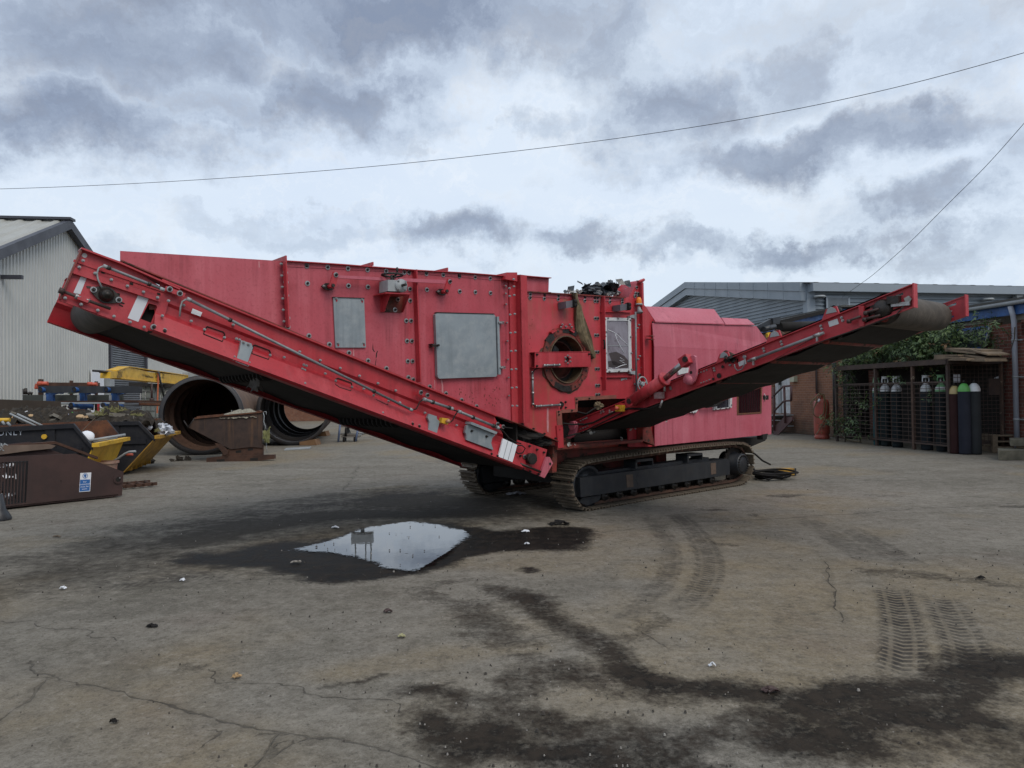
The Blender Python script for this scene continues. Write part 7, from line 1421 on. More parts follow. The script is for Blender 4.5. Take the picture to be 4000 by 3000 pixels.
for p in ((1233,1150),(1350,1150),(1258,1070)): x=MB(); q=vL(*ZD(*p),.1); x.cyl(q-V((.03,0,0)),q+V((.03,0,0)),.13 if p[1]>1100 else .17,n=16); part('wheel',x,RUBBER,st)
x=MB()
for a,b_ in (((1255,960),(1300,1100)),((1300,980),(1250,1100)),((1380,1110),(1520,1065)),((1380,1085),(1590,1080))): x.tube([vL(*ZD(*a),.3),vL(*ZD(*b_),.6)],.025,6)
part('brace_rod',x,GREYP,st)
x=MB(); q=gnd(*ZD(1615,1108)); x.cyl(q,q+V((0,0,.35)),.06,n=10); solo('short_post',x,DSTEEL,'short dark post behind the tail conveyor','post',q)
# ---- brown chute box with the ear protection sign
bx0=gnd(476,1939); bx1=gnd(63,1986); vB=VP(bx1,bx0-bx1)
chb=thing('steel_chute','long dark brown steel chute box with barred opening and blue sign','chute',bx1+vB.d*.5+vB.n*.5)
P0=vB(0,1995); outer=[vB(*ZC(-520,900)),vB(*ZC(200,905)),vB(*ZC(1505,755)),vB(*ZC(1527,452)),vB(*ZC(940,228)),vB(*ZC(0,268)),vB(*ZC(-520,285))]
for p in outer[:3]: p.z=max(0.01,p.z)
outer[0].z=.01; outer[1].z=.02
hole=[vB(*ZC(-300,350)),vB(*ZC(352,316)),vB(*ZC(322,845)),vB(*ZC(-300,900))]
for p in hole: p.z=max(p.z,.06)
x=MB(); x.prism(outer,vB.n*.015,[hole]); fp_=part('front_plate',x,DARKRUST,chb)
x=MB(); x.prism([p+vB.n*1.05 for p in [vB(*ZC(-520,700)),vB(*ZC(1450,560)),vB(*ZC(1450,470)),vB(*ZC(1200,300)),vB(*ZC(690,112)),vB(*ZC(0,190)),vB(*ZC(-520,250))]],vB.n*.015)
part('back_plate',x,DARKRUST,chb)
x=MB(); A,B,C_=[vB(*ZC(*p),1.0) for p in ((-300,190),(690,110),(1210,298))]
for u,v_ in ((A,B),(B,C_)): x.obox(u,v_-u,vB.n*.10,V((0,0,.04)))
part('top_rail',x,RUST,chb)
TANM=weathered('mud_coated_flange',(.18,.13,.10),(.12,.085,.065),3,.8,bump=.1)
x=MB(); x.prism([vB(*ZC(*p),.98) for p in [(-200,135),(600,110),(690,130),(640,165),(300,200),(-200,270)]],vB.n*.02); part('muddy_flange',x,TANM,chb)
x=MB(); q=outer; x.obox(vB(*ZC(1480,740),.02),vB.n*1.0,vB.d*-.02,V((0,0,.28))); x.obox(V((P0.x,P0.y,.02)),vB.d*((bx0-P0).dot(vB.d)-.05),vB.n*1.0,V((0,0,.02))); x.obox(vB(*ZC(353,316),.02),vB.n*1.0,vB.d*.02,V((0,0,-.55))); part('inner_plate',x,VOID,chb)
for k_ in range(9):
    xa=28+k_*40.5-60; x=MB(); A=vB(*ZC(xa+14,330),.02); B=vB(*ZC(xa-8,870),.02); x.obox(A,B-A,vB.d*.012,vB.n*.04); part('guard_bar',x,DARKRUST,fp_)
sg=[vB(*ZC(*p),-.006) for p in ((977,702),(1112,692),(1127,460),(992,467))]; x=MB(); x.prism(sg,vB.n*.003); sgn=solo('safety_sign',x,WHITE,'blue and white ear protection sign fixed to the brown steel chute','sign',sg[0])
SB=weathered('sign_blue',(.03,.14,.40),(.025,.12,.35),5,.5,bump=0)
x=MB(); x.prism([vB(*ZC(*p),-.0085) for p in ((982,694),(1106,684),(1112,545),(990,550))],vB.n*.002); pp=part('blue_panel',x,SB,sgn)
ctr=vB(*ZC(1052,502),-.0085); x=MB(); R1=(vB(*ZC(1052,470),-.0085).z-ctr.z); ux=(vB(*ZC(1082,500),-.0085)-ctr).normalized()
def disc(c,r,n=24,sx=.92): return [c+ux*r*sx*math.cos(6.2832*i/n)+ZUP*r*math.sin(6.2832*i/n) for i in range(n)]
x.prism(disc(ctr,R1),vB.n*.0015,[disc(ctr,R1*.82)]); part('emblem_ring',x,SB,sgn)
x=MB(); x.prism([ctr+ux*R1*a+ZUP*R1*b_ for a,b_ in ((-.12,-.72),(.15,-.72),(.22,-.45),(.42,-.1),(.45,.3),(.25,.58),(-.1,.62),(-.38,.45),(-.48,.1),(-.35,-.25),(-.15,-.45))],vB.n*.0015); part('head_emblem',x,SB,sgn)
hh=(vB(*ZC(1045,560),0)-vB(*ZC(1045,588),0)).length; dr_=(vB(*ZC(1112,692))-vB(*ZC(977,702)))
for tx,(xx,yy) in (('Ear',(1048,583)),('protection',(1046,612)),('must be',(1044,642)),('worn',(1043,671))): text(tx,hh*.98,vB(*ZC(xx,yy),-.0095),vB.d,V((0,0,1)),WHITE,sgn,align='CENTER',gap=1.03,ext=.0006)
x=MB(); q=vB(*ZC(1460,545),-.02); x.cyl(q,q+vB.n*.03,.062,n=18); x.cyl(q-vB.n*.005,q,.035,n=12,m=1); x.cyl(q-vB.n*.008+V((.02,0,.02)),q+V((.02,0,.02)),.01,n=8,m=2); part('bearing_boss',x,[DARKRUST,VOID,STEEL],chb)
# white debris behind the bars, letters on the hidden bin
x=MB(); rr=random.Random(2)
for (xa,ya,s_) in ((60,385,.06),(140,385,.04),(75,520,.06),(150,530,.05),(10,400,.07),(180,745,.05),(90,765,.07),(20,760,.06),(320,385,.02)): sheets(x,vB(*ZC(xa,ya),.55),.02,.05,.02,4,xa,1,(s_*.6,s_*1.1))
solo('white_waste_bags',x,WHITE,'torn white sacks glimpsed behind the bars of the brown chute','waste',vB(*ZC(60,385),.3))
x=MB(); rr=random.Random(7)
for k_ in range(11): a=vB(*ZA(rr.uniform(-10,60),rr.uniform(1220,1320)),.9); x.tube([a,a+V((rr.uniform(-.04,.07),0,rr.uniform(-.05,.03)))],.006,5)
solo('wire_scraps',x,GREYP,'pale bent wire scraps lying on the far left of the brown chute','scrap',vB(*ZA(20,1280),.9))
# red plant trough, curved pipe, chain ladder, cone foot
tq=vB(*ZC(1290,350),1.75); x=MB(); A=tq; zb=.12
def trough(c,wx_,wy_,h,tp):
    b=MB(); pr=[]
    for k_,(f,z) in enumerate(((tp,0),(.97,h*.85),(1.06,h*.86),(1.06,h),(.96,h),(.88,h*.2))):
        pr.append([c+V((wx_*f*math.copysign(abs(math.cos(a))**.5,math.cos(a)),wy_*f*math.copysign(abs(math.sin(a))**.5,math.sin(a)),z)) for a in [2*math.pi*i/28 for i in range(28)]])
    b.grid(pr,0,False,True); b.add(pr[0],[list(range(28))[::-1]]); b.add(pr[-1],[list(range(28))]); return b
gq=gnd(400,1850); cxx=atd(402,1795,11.6); cxx.z=.30; b=trough(cxx+V((0,0,-.16)),.21,.15,.26,.78); solo('plastic_trough',b,weathered('dusty_red_plastic',(.30,.12,.09),(.34,.24,.18),4,.6,streak=((.38,.30,.24),.8),bump=0),'dusty red plastic trough between the brown chute and the skips','trough',cxx)
x=MB(); x.tube([atd(*ZA(*p),11.9) for p in [(1540,1530),(1700,1440),(1800,1372),(1860,1345),(1955,1338)]],.018,8); solo('bent_pipe',x,GREYP,'grey bent pipe leaning up beside the yellow skip end','pipe',atd(*ZA(1700,1440),11.9))
x=MB(); x.tube([atd(*ZA(*p),12.0) for p in [(1815,1390),(1912,1383)]],.020,8); solo('grip_bar',x,ORANGE,'short orange grip beside the bent grey pipe','handle',atd(*ZA(1815,1390),12.0))
la=gnd(*ZC(1520,670)); lb_=gnd(*ZC(1942,632)); dl=(lb_-la); nl=V((-dl.y,dl.x,0)).normalized(); cl_=thing('chain_ladder','rusty length of twin flat chain lying on the concrete beside the brown chute','chain',la+dl*.5)
for o in (0,.0):
    pass
for k_,oo in enumerate((0,.40)):
    x=MB(); x.obox(la+nl*oo+V((0,0,.02)),dl,nl*.02,V((0,0,.05))); part('chain_side_bar',x,RUST,cl_)
for f in (.07,.33,.58,.84): x=MB(); q=la+dl*f-nl*.02+V((0,0,.045)); x.cyl(q,q+nl*.46,.022,n=12); x.cyl(q,q+nl*.05,.03,n=12); x.cyl(q+nl*.40,q+nl*.46,.03,n=12); part('chain_roller',x,RUST,cl_)
q=gnd(-5,2030); x=MB(); x.lathe(q,ZUP,[(.0,.30),(.04,.30),(.075,.12),(.10,.08),(.13,.02),(.13,0)],24); solo('rubber_foot',x,BLACKP,'dark rubber post foot cut off by the lower left edge','post foot',q)

# far brick wall glimpsed through the dark drum
x=MB(); x.obox(V((-16,41,0)),V((10.5,.8,0)),V((0,.3,0)),V((0,0,2.9))); solo('brick_wall',x,weathered('far_brick',(.20,.085,.05),(.14,.06,.04),6,.9,dirt=((.24,.19,.14),.5,9),bump=0),'distant orange-brown brick wall glimpsed through the open dark drum','brick wall',V((-11,41,0)))
# mast behind the machine: only its reflection in the puddle can be seen
mb0=V((-7.35,34.5,0)); mst=thing('lighting_mast','slim mast frame with a box, seen only as a reflection in the puddle','mast',mb0)
x=MB(); x.tube([mb0,mb0+V((0,0,5.3))],.10,8); part('mast_column',x,GREYP,mst)
x=MB(); x.cbox(mb0+V((0,0,5.45)),V((1.0,0,0)),V((0,.5,0)),V((0,0,.5))); part('mast_box',x,GREYP,mst)
for dx in (-.35,.15,.40): x=MB(); x.tube([mb0+V((dx,0,5.7)),mb0+V((dx,0,6.75))],.035,6); part('mast_rod',x,GREYP,mst)
# ================================================================ RIGHT SIDE OF THE YARD
# far grey warehouse: corner nearest the camera at px 3160
gC=V((.4183*28,28,0)); gl=V((.98,.196,0)).normalized(); gg=V((-gl.y,gl.x,0))     # long wall direction; gable direction (away)
CLB=weathered('blue_grey_cladding',(.21,.25,.285),(.18,.215,.25),1,.4,bump=0); CLT=weathered('blue_grey_trim',(.25,.29,.33),(.225,.265,.305),1,.4,bump=0); GRR=weathered('grey_roof_sheet',(.33,.37,.42),(.28,.32,.37),1,.4,bump=0)
gw=thing('grey_warehouse','distant blue-grey warehouse with horizontal cladding behind the red machine','warehouse',gC+gl*10+gg*10)
zE=hit(3165,1142,gC,gg).z; GL_=10.6*2; ap=hit(*Z7(540,237),gC,gl)
zAp=hit(*Z7(540,150),gC,gl).z; sAp=(hit(*Z7(540,150),gC,gl)-gC).dot(gg)
def rz(s): return zE+.35+(zAp-zE-.35)*(1-abs(s-sAp)/sAp)
def hclad(org,d,n,L,z0,zf,parent,skip=None,pitch=.15,dep=.05):
    b=MB(); z=z0; 
    while True:
        for f,o in ((0,0),(.45,0),(.55,-dep),(.95,-dep)):
            zz=z+f*pitch; a,b_=zf(zz)
            if b_-a<.05: break
            b.v.append(org+d*a-n*o+V((0,0,zz))); b.v.append(org+d*b_-n*o+V((0,0,zz)))
        else:
            z+=pitch; continue
        break
    k=len(b.v)//2
    for i in range(k-1): b.f.append([2*i,2*i+1,2*i+3,2*i+2]); b.m.append(0); b.s.append(False)
    return part('wall_cladding',b,CLB,parent)
def gspan(z):
    if z<rz(0)-.5: return (0,2*sAp)
    f=(z-(zE+.35)+.5)/(zAp-zE-.35); return (sAp*f,2*sAp-sAp*f)
hclad(gC,gg,gl,2*sAp,0,gspan,gw)
hclad(gC,gl,-gg,40,0,lambda z:(0,40) if z<zE+.1 else (0,0),gw)
b=MB()
for a,c in ((0,sAp),(sAp,2*sAp)):
    A=gC+gg*a-gl*.25+V((0,0,rz(a)-.68)); B=gC+gg*c-gl*.25+V((0,0,rz(c)-.68)); b.obox(A,B-A,gl*.3,V((0,0,.36))); A=A+V((0,0,.37))-gl*.06; B=B+V((0,0,.37))-gl*.06; b.obox(A,B-A,gl*.4,V((0,0,.34)))
part('gable_fascia',b,CLT,gw)
b=MB(); 
for k_ in range(9): 
    f=k_/9; A=gC+gg*(sAp*f)-gl*.318+V((0,0,rz(sAp*f)-.68)); b.obox(A,gg*.012,gl*.01,V((0,0,.70)))
part('fascia_joint',b,CLB,gw)
b=MB(); b.obox(gC-gl*.05-gg*.08,gl*.35,gg*.3,V((0,0,zE+.05))); part('corner_trim',b,CLT,gw)
b=MB(); b.obox(gC-gg*.40+gl*.0+V((0,0,zE)),gl*42,gg*.4,V((0,0,.32))); part('eaves_gutter',b,CLT,gw)
b=MB(); P=[]
s_=-.2
while s_<42:
    for f,h in ((0,0),(.25,0),(.32,.015),(.48,.015),(.55,0)): q=gC+gl*(s_+f); P.append([q-gg*.3+V((0,0,rz(0)+h)),q+gg*sAp+V((0,0,zAp+h))])
    s_+=.9
b.grid([r[::-1] for r in P]); b.add([gC+gg*sAp+V((0,0,zAp)),gC+gg*2*sAp+V((0,0,rz(0))),gC+gg*2*sAp+gl*42+V((0,0,rz(0))),gC+gg*sAp+gl*42+V((0,0,zAp))],[[0,1,2,3]]); part('roof_sheet',b,GRR,gw)
b=MB(); A=hit(*Z8(495,250),gC-gg*.1,gg); B=hit(*Z8(685,255),gC-gg*.1,gg); zb=hit(*Z8(495,365),gC-gg*.1,gg).z
for i in range(12): z=zb+(A.z-zb)*i/12; b.obox(V((A.x,A.y,z)),V((B.x-A.x,B.y-A.y,0)),-gg*.05,V((0,0,.10)))
b.obox(V((A.x,A.y,zb))-gg*.02,V((B.x-A.x,B.y-A.y,0)),gg*.05,V((0,0,A.z-zb)),1); lv=part('louvre_vent',b,[CLT,DTRIM],gw); b=MB(); 
for q,(a,c) in (((A,zb),(0,0)),): b.obox(V((A.x,A.y,zb))-gg*.06,gl*.08,gg*.05,V((0,0,A.z-zb))); b.obox(V((B.x,B.y,zb))-gg*.06,gl*.08,gg*.05,V((0,0,A.z-zb)))
part('louvre_frame',b,CLT,lv)
for p in ((445,238),(1900,262)): b=MB(); q=hit(*Z8(*p),gC-gg*.3,gg); b.lathe(q,V((0,0,-1)),[(0,-.05),(.20,-.03),(.24,.03),(.15,.06)],14); b.obox(q,gg*.3,gl*.06,V((0,0,.05))); part('wall_light',b,GREYP,gw)
b=MB(); q=hit(*Z8(2160,258),gC-gg*.2,gg); b.cbox(q,gl*.32,gg*.2,V((0,0,.3))); part('alarm_box',b,GREYP,gw)
# ---------------- brick building
BDr=V((-.13,.9915,0)).normalized(); BN=V((BDr.y,-BDr.x,0))        # runs away; BN points right (into the wall)
def brick(name,c1,c2,mort,bump=.6):
    m,nt,b=NT(name); co=tc(nt); sp=nd(nt,'ShaderNodeSeparateXYZ',{0:co}).outputs
    u=mth(nt,'ADD',mth(nt,'MULTIPLY',sp[0],BDr.x),mth(nt,'MULTIPLY',sp[1],BDr.y)); v=nd(nt,'ShaderNodeCombineXYZ',{0:u,1:sp[2]}).outputs[0]
    bt=nd(nt,'ShaderNodeTexBrick',{'Vector':v,'Scale':1.0,'Mortar Size':.007,'Mortar Smooth':.2,'Bias':0.0,'Brick Width':.225,'Row Height':.075}); bt.offset=.5
    bt.inputs['Color1'].default_value=c4(c1); bt.inputs['Color2'].default_value=c4(c2); bt.inputs['Mortar'].default_value=c4(mort)
    col=mixc(nt,mr(nt,nz(nt,co,1.3,6,.6),.5,.72,0,.6),bt.outputs['Color'],(.05,.035,.03)); col=mixc(nt,mr(nt,nz(nt,co,25,5,.6),.4,.7,0,.4),col,(.10,.05,.035))
    grime=mr(nt,mth(nt,'ADD',sp[2],mth(nt,'MULTIPLY',nz(nt,co,3,6,.7),.9)),.95,.45,0,.75); col=mixc(nt,grime,col,(.055,.052,.04))
    nt.links.new(col,b.inputs['Base Color']); b.inputs['Roughness'].default_value=.9
    bn=nd(nt,'ShaderNodeBump',{'Height':mth(nt,'SUBTRACT',1,bt.outputs['Fac']),'Strength':bump,'Distance':.01}); nt.links.new(bn.outputs[0],b.inputs['Normal']); return m
BRK=brick('red_brick',(.22,.066,.046),(.155,.050,.037),(.25,.21,.17)); BRK2=brick('orange_brown_brick',(.28,.12,.062),(.21,.085,.046),(.28,.19,.14))
bR=V((10.75,15,0)); bL=V((9.2,21.9,0))
def RW(px,py,o=0): return hit(px,py,bR-BN*o,BN)
def LWb(px,py,o=0): return hit(px,py,bL-BN*o,BN)
def rs_(q): return (q-bR).dot(BDr)
def lsb(q): return (q-bL).dot(BDr)
def RP(s,o,z): return bR+BDr*s-BN*o+V((0,0,z))
def LPb(s,o,z): return bL+BDr*s-BN*o+V((0,0,z))
bb_=thing('brick_building','low red brick building with blue fascia and grey gutter along the right side','brick building',RP(2,-3,0))
zF=RW(4000,1174).z; sSt=lsb(LWb(3291,1500)); sR1=rs_(LPb(sSt,0,0)); sLend=7.0
# window openings on the near wall
w1=[(3700+52/2.212,1100+380/2.212),(3700+392/2.212,1100+362/2.212),(3700+372/2.212,1100+485/2.212),(3700+52/2.212,1100+500/2.212)]
wa=rs_(RW(3720,1300)); wb=rs_(RW(3876,1290)); zw1=RW(3870,1262).z; zw0=RW(3870,1262).z-.62
wc=rs_(RW(3990,1290)); zwt=RW(3990,1250).z; zwb=RW(3985,1312).z
b=MB(); b.prism([RP(-9,0,0),RP(sR1,0,0),RP(sR1,0,zF-.45),RP(-9,0,zF-.45)],BN*.25,[[RP(wb,0,zw0),RP(wa,0,zw0),RP(wa,0,zw1),RP(wb,0,zw1)],[RP(wc-1.6,0,zwb),RP(wc,0,zwb),RP(wc,0,zwt),RP(wc-1.6,0,zwt)]]); part('brick_wall',b,BRK,bb_)
zFL=LWb(3240,1215).z
dA=lsb(LWb(3018,1600)); dB=lsb(LWb(3087,1600)); zdB=LWb(3060,1616).z; zdT=zdB+2.05
b=MB(); b.prism([LPb(sSt,0,0),LPb(sLend,0,0),LPb(sLend,0,zFL-.35),LPb(sSt,0,zFL-.35)],BN*.25,[[LPb(dB,0,zdB),LPb(dA,0,zdB),LPb(dA,0,zdT),LPb(dB,0,zdT)]]); part('brick_wall',b,BRK2,bb_)
b=MB(); b.obox(LPb(sSt,0,0)-BDr*.25,BN*1.2,BDr*.24,V((0,0,zFL-.35))); part('return_wall',b,VOID,bb_)  # wall coloured near-black to paint in the shade of the recess
b=MB(); b.obox(RP(-9,.12,zF-.28),BDr*(sR1+9),BN*.12,V((0,0,.26))); b.obox(LPb(sSt-.3,.12,zFL-.30),BDr*(sLend-sSt+.3),BN*.12,V((0,0,.26))); part('blue_fascia',b,BLUE,bb_)
b=MB(); b.obox(RP(-9,.25,zF+.0),BDr*(sR1+9.3),BN*5,V((0,0,.05))); b.obox(LPb(sSt-.4,.25,zFL),BDr*(sLend-sSt+.6),BN*5,V((0,0,.05))); part('flat_roof',b,weathered('dark_roof_felt',(.06,.06,.055),(.09,.085,.08),3,.9,bump=.2),bb_)
b=MB(); b.cyl(RP(-9,.20,zF-.03),RP(sR1,.20,zF-.03),.055,n=14); 
gut=part('gutter',b,GREYP,bb_)
b=MB(); b.cyl(LPb(sSt-.3,.20,zFL-.03),LPb(sLend,.20,zFL-.03),.055,n=14); part('gutter',b,GREYP,bb_)
CONC=weathered('pale_lintel',(.24,.22,.18),(.18,.165,.135),4,.85,bump=.2)
b=MB(); b.obox(RP(wb-.25,.015,zw1+.005),BDr*(wa-wb+.5),BN*.1,V((0,0,.20))); part('window_lintel',b,CONC,bb_)
b=MB(); b.obox(RP(wc-1.8,.015,zwt+.005),BDr*2.0,BN*.1,V((0,0,.20))); part('window_lintel',b,CONC,bb_)
WIN=weathered('dark_window_glass',(.03,.04,.05),(.05,.06,.065),2,.12,bump=0)
def window(sa,sb,z0,z1,op):
    b=MB(); W_=sb-sa
    for (s_,l,z,h) in ((sa,W_,z0,.06),(sa,W_,z1-.06,.06),(sa,.06,z0,z1-z0),(sb-.06,.06,z0,z1-z0),((sa+sb)/2-.03,.06,z0,z1-z0)): b.obox(RP(s_,-.05,z),BDr*l,BN*.06,V((0,0,h)))
    w_=part('window_frame',b,BLUE,bb_); b=MB(); b.obox(RP(sa,-.09,z0),BDr*W_,BN*.005,V((0,0,z1-z0))); part('window_pane',b,WIN,w_)
    if op:
        # top-hung casement standing open
        b=MB(); hL=z1-z0-.08; a0=.30; dn=lambda f:-BN*(-.0)+(-BN*math.sin(a0)*f*hL)+V((0,0,-math.cos(a0)*f*hL)); O=RP(sa+.03,.02,z1-.05)
        for (l0,l1,f0,f1) in ((0,W_*.98,0,.12),(0,W_*.98,.9,1),(0,.07,0,1),(W_*.98-.07,W_*.98,0,1)):
            P=[O+BDr*l0+dn(f0),O+BDr*l1+dn(f0),O+BDr*l1+dn(f1),O+BDr*l0+dn(f1)]; b.prism(P,BN*.04)
        part('open_casement',b,BLUE,w_); b=MB(); b.prism([O+BDr*.06+dn(.1),O+BDr*(W_*.98-.06)+dn(.1),O+BDr*(W_*.98-.06)+dn(.92),O+BDr*.06+dn(.92)],BN*.01); part('casement_pane',b,WIN,w_); b=MB(); b.obox(O+dn(0)-BDr*.02,BDr*.02,dn(1)-dn(0),-BN*.03); part('casement_edge',b,WHITEP,w_)
window(wb,wa,zw0,zw1,True); window(wc-1.6,wc,zwb,zwt,False)
b=MB(); pb=RW(3972,1700,.12); ptp=RW(3957,1205,.12); x0=V((pb.x,pb.y,0)); b.tube([x0,V((pb.x,pb.y,zF-.42)),V((pb.x,pb.y,zF-.30))-BN*.02,RP(rs_(pb),.20,zF-.10)],.052,14); dp_=part('downpipe',b,weathered('pale_grey_pipe',(.34,.36,.41),(.28,.30,.35),3,.4,bump=0),bb_)
for p in (505,823,1190): b=MB(); z=RW(3700+590/2.212,1100+p/2.212,.12).z; b.cyl(V((pb.x,pb.y,z-.02)),V((pb.x,pb.y,z+.02)),.062,n=14); b.cbox(V((pb.x,pb.y,z))+BN*.06-BDr*.03,BN*.03,BDr*.22,V((0,0,.025))); part('pipe_bracket',b,GREYP,dp_)
# far door, stairs
b=MB(); b.obox(LPb(dB+.02,-.10,zdB+.01),BDr*(dA-dB-.04),BN*.05,V((0,0,zdT-zdB-.02))); dd=part('white_door',b,WHITEP,bb_)
b=MB(); n_=14
for i in range(n_):
    s_=dB+.05+(dA-dB-.1)*i/n_
    if abs(i-9)<1.2: continue
    b.obox(LPb(s_,-.085,zdB+.30),BDr*.06,BN*.02,V((0,0,zdT-zdB-.4)))
b.obox(LPb(dB+(dA-dB)*.62,-.06,zdB),BDr*.16,BN*.03,V((0,0,zdT-zdB)),1); part('door_rib',b,[WHITEP,GREYP],dd)
b=MB(); b.obox(LPb(dB+(dA-dB)*.55,-.03,zdB+.95),BDr*.06,-BN*.05,V((0,0,.16))); part('door_handle',b,DSTEEL,dd)
b=MB(); q=LWb(3098,1460,.0); b.obox(q-BN*.12+V((0,0,0)),-BDr*.26,BN*.119,V((0,0,-.26))); part('junction_box',b,weathered('cream_box',(.42,.42,.30),(.36,.36,.26),3,.5,bump=0),bb_)
b=MB(); q=LWb(3190,1540,.05); b.tube([LWb(3188,1424,.05)+V((0,0,1)),q,LWb(3193,1532,.05)],.03,8); part('wall_pipe',b,DARKRUST,bb_)
b=MB(); q=LWb(3260,1500,.10); b.tube([V((q.x,q.y,.1)),V((q.x,q.y,zFL-.3))],.055,12); part('black_downpipe',b,BLACKP,bb_)
STR=weathered('dark_red_steel',(.085,.035,.035),(.06,.028,.028),3,.6,bump=.1)
q=LPb(dB,0,0); stc=thing('entrance_stairs','dark red steel stairs with handrail up to the white door','stairs',LPb(dA,.6,0))
zpl=zdB-.05; wS=1.0
b=MB(); b.obox(LPb(dB-.1,.02,zpl-.08),BDr*(dA-dB+.5),-BN*wS,V((0,0,.08))); part('landing',b,weathered('grey_landing',(.11,.10,.09),(.08,.07,.065),3,.8,bump=.1),stc)
def LQ(px,py,o): return hit(px,py,bL-BN*o,BN)
A=LQ(*ZF(525,1260),.35); B=LQ(*ZF(500,1340),.35)
b=MB(); b.prism([LQ(*ZF(*p),.9) for p in [(350,1262),(525,1258),(522,1335),(215,1650),(110,1650),(140,1480)]],BN*.04); part('stair_stringer',b,STR,stc)
b=MB(); 
for a in (((120,440+200),(135,1560)),((348,600),(372,1400)),((505,595),(500,910))): b.tube([LQ(*ZF(*a[0]),.92),LQ(*ZF(*a[1]),.92)],.035,6)
part('rail_post',b,STR,stc); b=MB()
for P_ in ([(75,855),(330,605),(480,592)],[(140,1130),(345,920),(500,912)]): b.tube([LQ(*ZF(*p),.92) for p in P_],.030,6)
part('handrail',b,STR,stc); b=MB()
for k_,(y_,) in enumerate(((1235,),(1345,),(1470,))): q=LQ(*ZF(80,y_),.7); b.obox(q,BN*.6,-BDr*.28+V((0,0,0)),V((0,0,.03)))
part('stair_tread',b,GREYP,stc)
# LPG cylinder with hose
lp0=gnd(3211,1714); pxm=lp0.y/FPX; rG=.5*57*pxm
hG=(1715-1561)*pxm; lg=thing('gas_bottle','tall orange-red propane bottle with a coiled hose standing by the brick wall','gas bottle',lp0)
ORG2=weathered('orange_red_bottle',(.36,.070,.045),(.28,.055,.04),3,.5,dirt=((.12,.05,.035),.6,6),bump=.1)
b=MB(); b.lathe(lp0,ZUP,[(rG*.9,0),(rG*.97,.01),(rG*.97,.09),(rG*.86,.11),(rG*.97,.15),(rG,.2),(rG,hG-.16),(rG*.96,hG-.08),(rG*.78,hG-.01),(rG*.3,hG+.03),(0,hG+.04)],32); part('bottle_body',b,ORG2,lg)
b=MB(); cc_=lp0-V((.06,0,0))
for i in range(20):
    a0=2*math.pi*i/20
    if 1.1<a0<1.9: continue
    b.add([cc_+V((math.cos(a)*rG*.52,math.sin(a)*rG*.52,z)) for a in (a0,a0+.32) for z in (hG-.03,hG+.16)],[[0,2,3,1]])
part('valve_shroud',b,ORG2,lg); b=MB(); b.cyl(lp0+V((0,0,hG)),lp0+V((0,0,hG+.12)),.025,n=10); part('valve',b,STEEL,lg)
HOSE=weathered('yellow_hose',(.16,.12,.05),(.08,.06,.03),9,.5,bump=0)
vG=VP(V((lp0.x,lp0.y-rG-.03,0)),V((1,.0,0)))
b=MB()
for k_,P_ in enumerate(([(1000,905),(985,880),(1040,830),(1090,760),(1150,750),(1140,850),(1050,960),(990,1070),(975,1180),(1010,1250),(1090,1280),(1170,1240),(1215,1150),(1215,860),(1160,760),(1110,790),(1040,950),(1000,1050),(985,1100)],[(1170,770),(1215,780),(1225,860),(1260,950),(1280,1060),(1250,1200),(1225,1330),(1160,1440),(1100,1560),(1040,1650)],[(910,1000),(930,930),(1000,860),(1100,780)],[(1010,900),(1060,905),(1040,840),(1000,880)])): b.tube([vG(*ZF(*p),-.01*k_) for p in smooth([p for p in P_],2)],.013,7)
part('coiled_hose',b,HOSE,lg); b=MB(); b.cyl(vG(*ZF(1115,880),-.06),vG(*ZF(1085,940),-.06),.03,n=10); part('hose_fitting',b,WHITEP,lg)
b=MB(); b.tube([gnd(*p)+V((0,0,.02+z)) for p,z in (((3240,1705),.7),((3262,1640+60),.4),((3285,1712),.1),((3310,1722),0),((3335,1727),0),((3365,1730),0))],.012,6); solo('loose_cable',b,HOSE,'thin yellowish cable trailing on the ground from the propane bottle','cable',gnd(3310,1722))
# ---------------- cage with cylinders
cF=V((9.30,15.6,0)); cs0=(gnd(3705,1769)-cF); 
cK=gnd(3705,1771)                                                  # nearest corner post foot
def CWp(px,py,o=0): return hit(px,py,cK-BN*o,BN)
def cgs(q): return (q-cK).dot(BDr)
def KP(s,o,z): return cK+BDr*s+BN*o+V((0,0,z))
CG=weathered('rusty_cage_steel',(.055,.035,.028),(.035,.025,.022),3,.8,dirt=((.09,.05,.03),.5,8),bump=.3)
CGP=weathered('flaking_rust_post',(.10,.055,.035),(.055,.035,.028),5,.85,spots=((.42,.34,.24),.60,6),bump=.5)
zc=CWp(3705,1413).z; zmid=CWp(3700,1495).z; sl_f=cgs(CWp(3262,1500)); kd=(hit(3909,1600,cK,BDr)-cK).dot(BN)
cage=thing('cylinder_cage','rusty mesh cage holding gas cylinders against the brick wall','cage',KP(sl_f/2,kd/2,0))
posts=[0,cgs(CWp(3561,1500)),cgs(CWp(3416,1500)),sl_f]
for i,s_ in enumerate(posts): b=MB(); b.obox(KP(s_-.03,0,0),BDr*.06,BN*.06,V((0,0,zc if i<3 else zc-.1))); part('cage_post',b,CGP if i in(1,) else CG,cage)
for s_ in (0,sl_f): b=MB(); b.obox(KP(s_-.03,kd,0),BDr*.06,BN*.05,V((0,0,zc))); part('cage_post',b,CGP,cage)
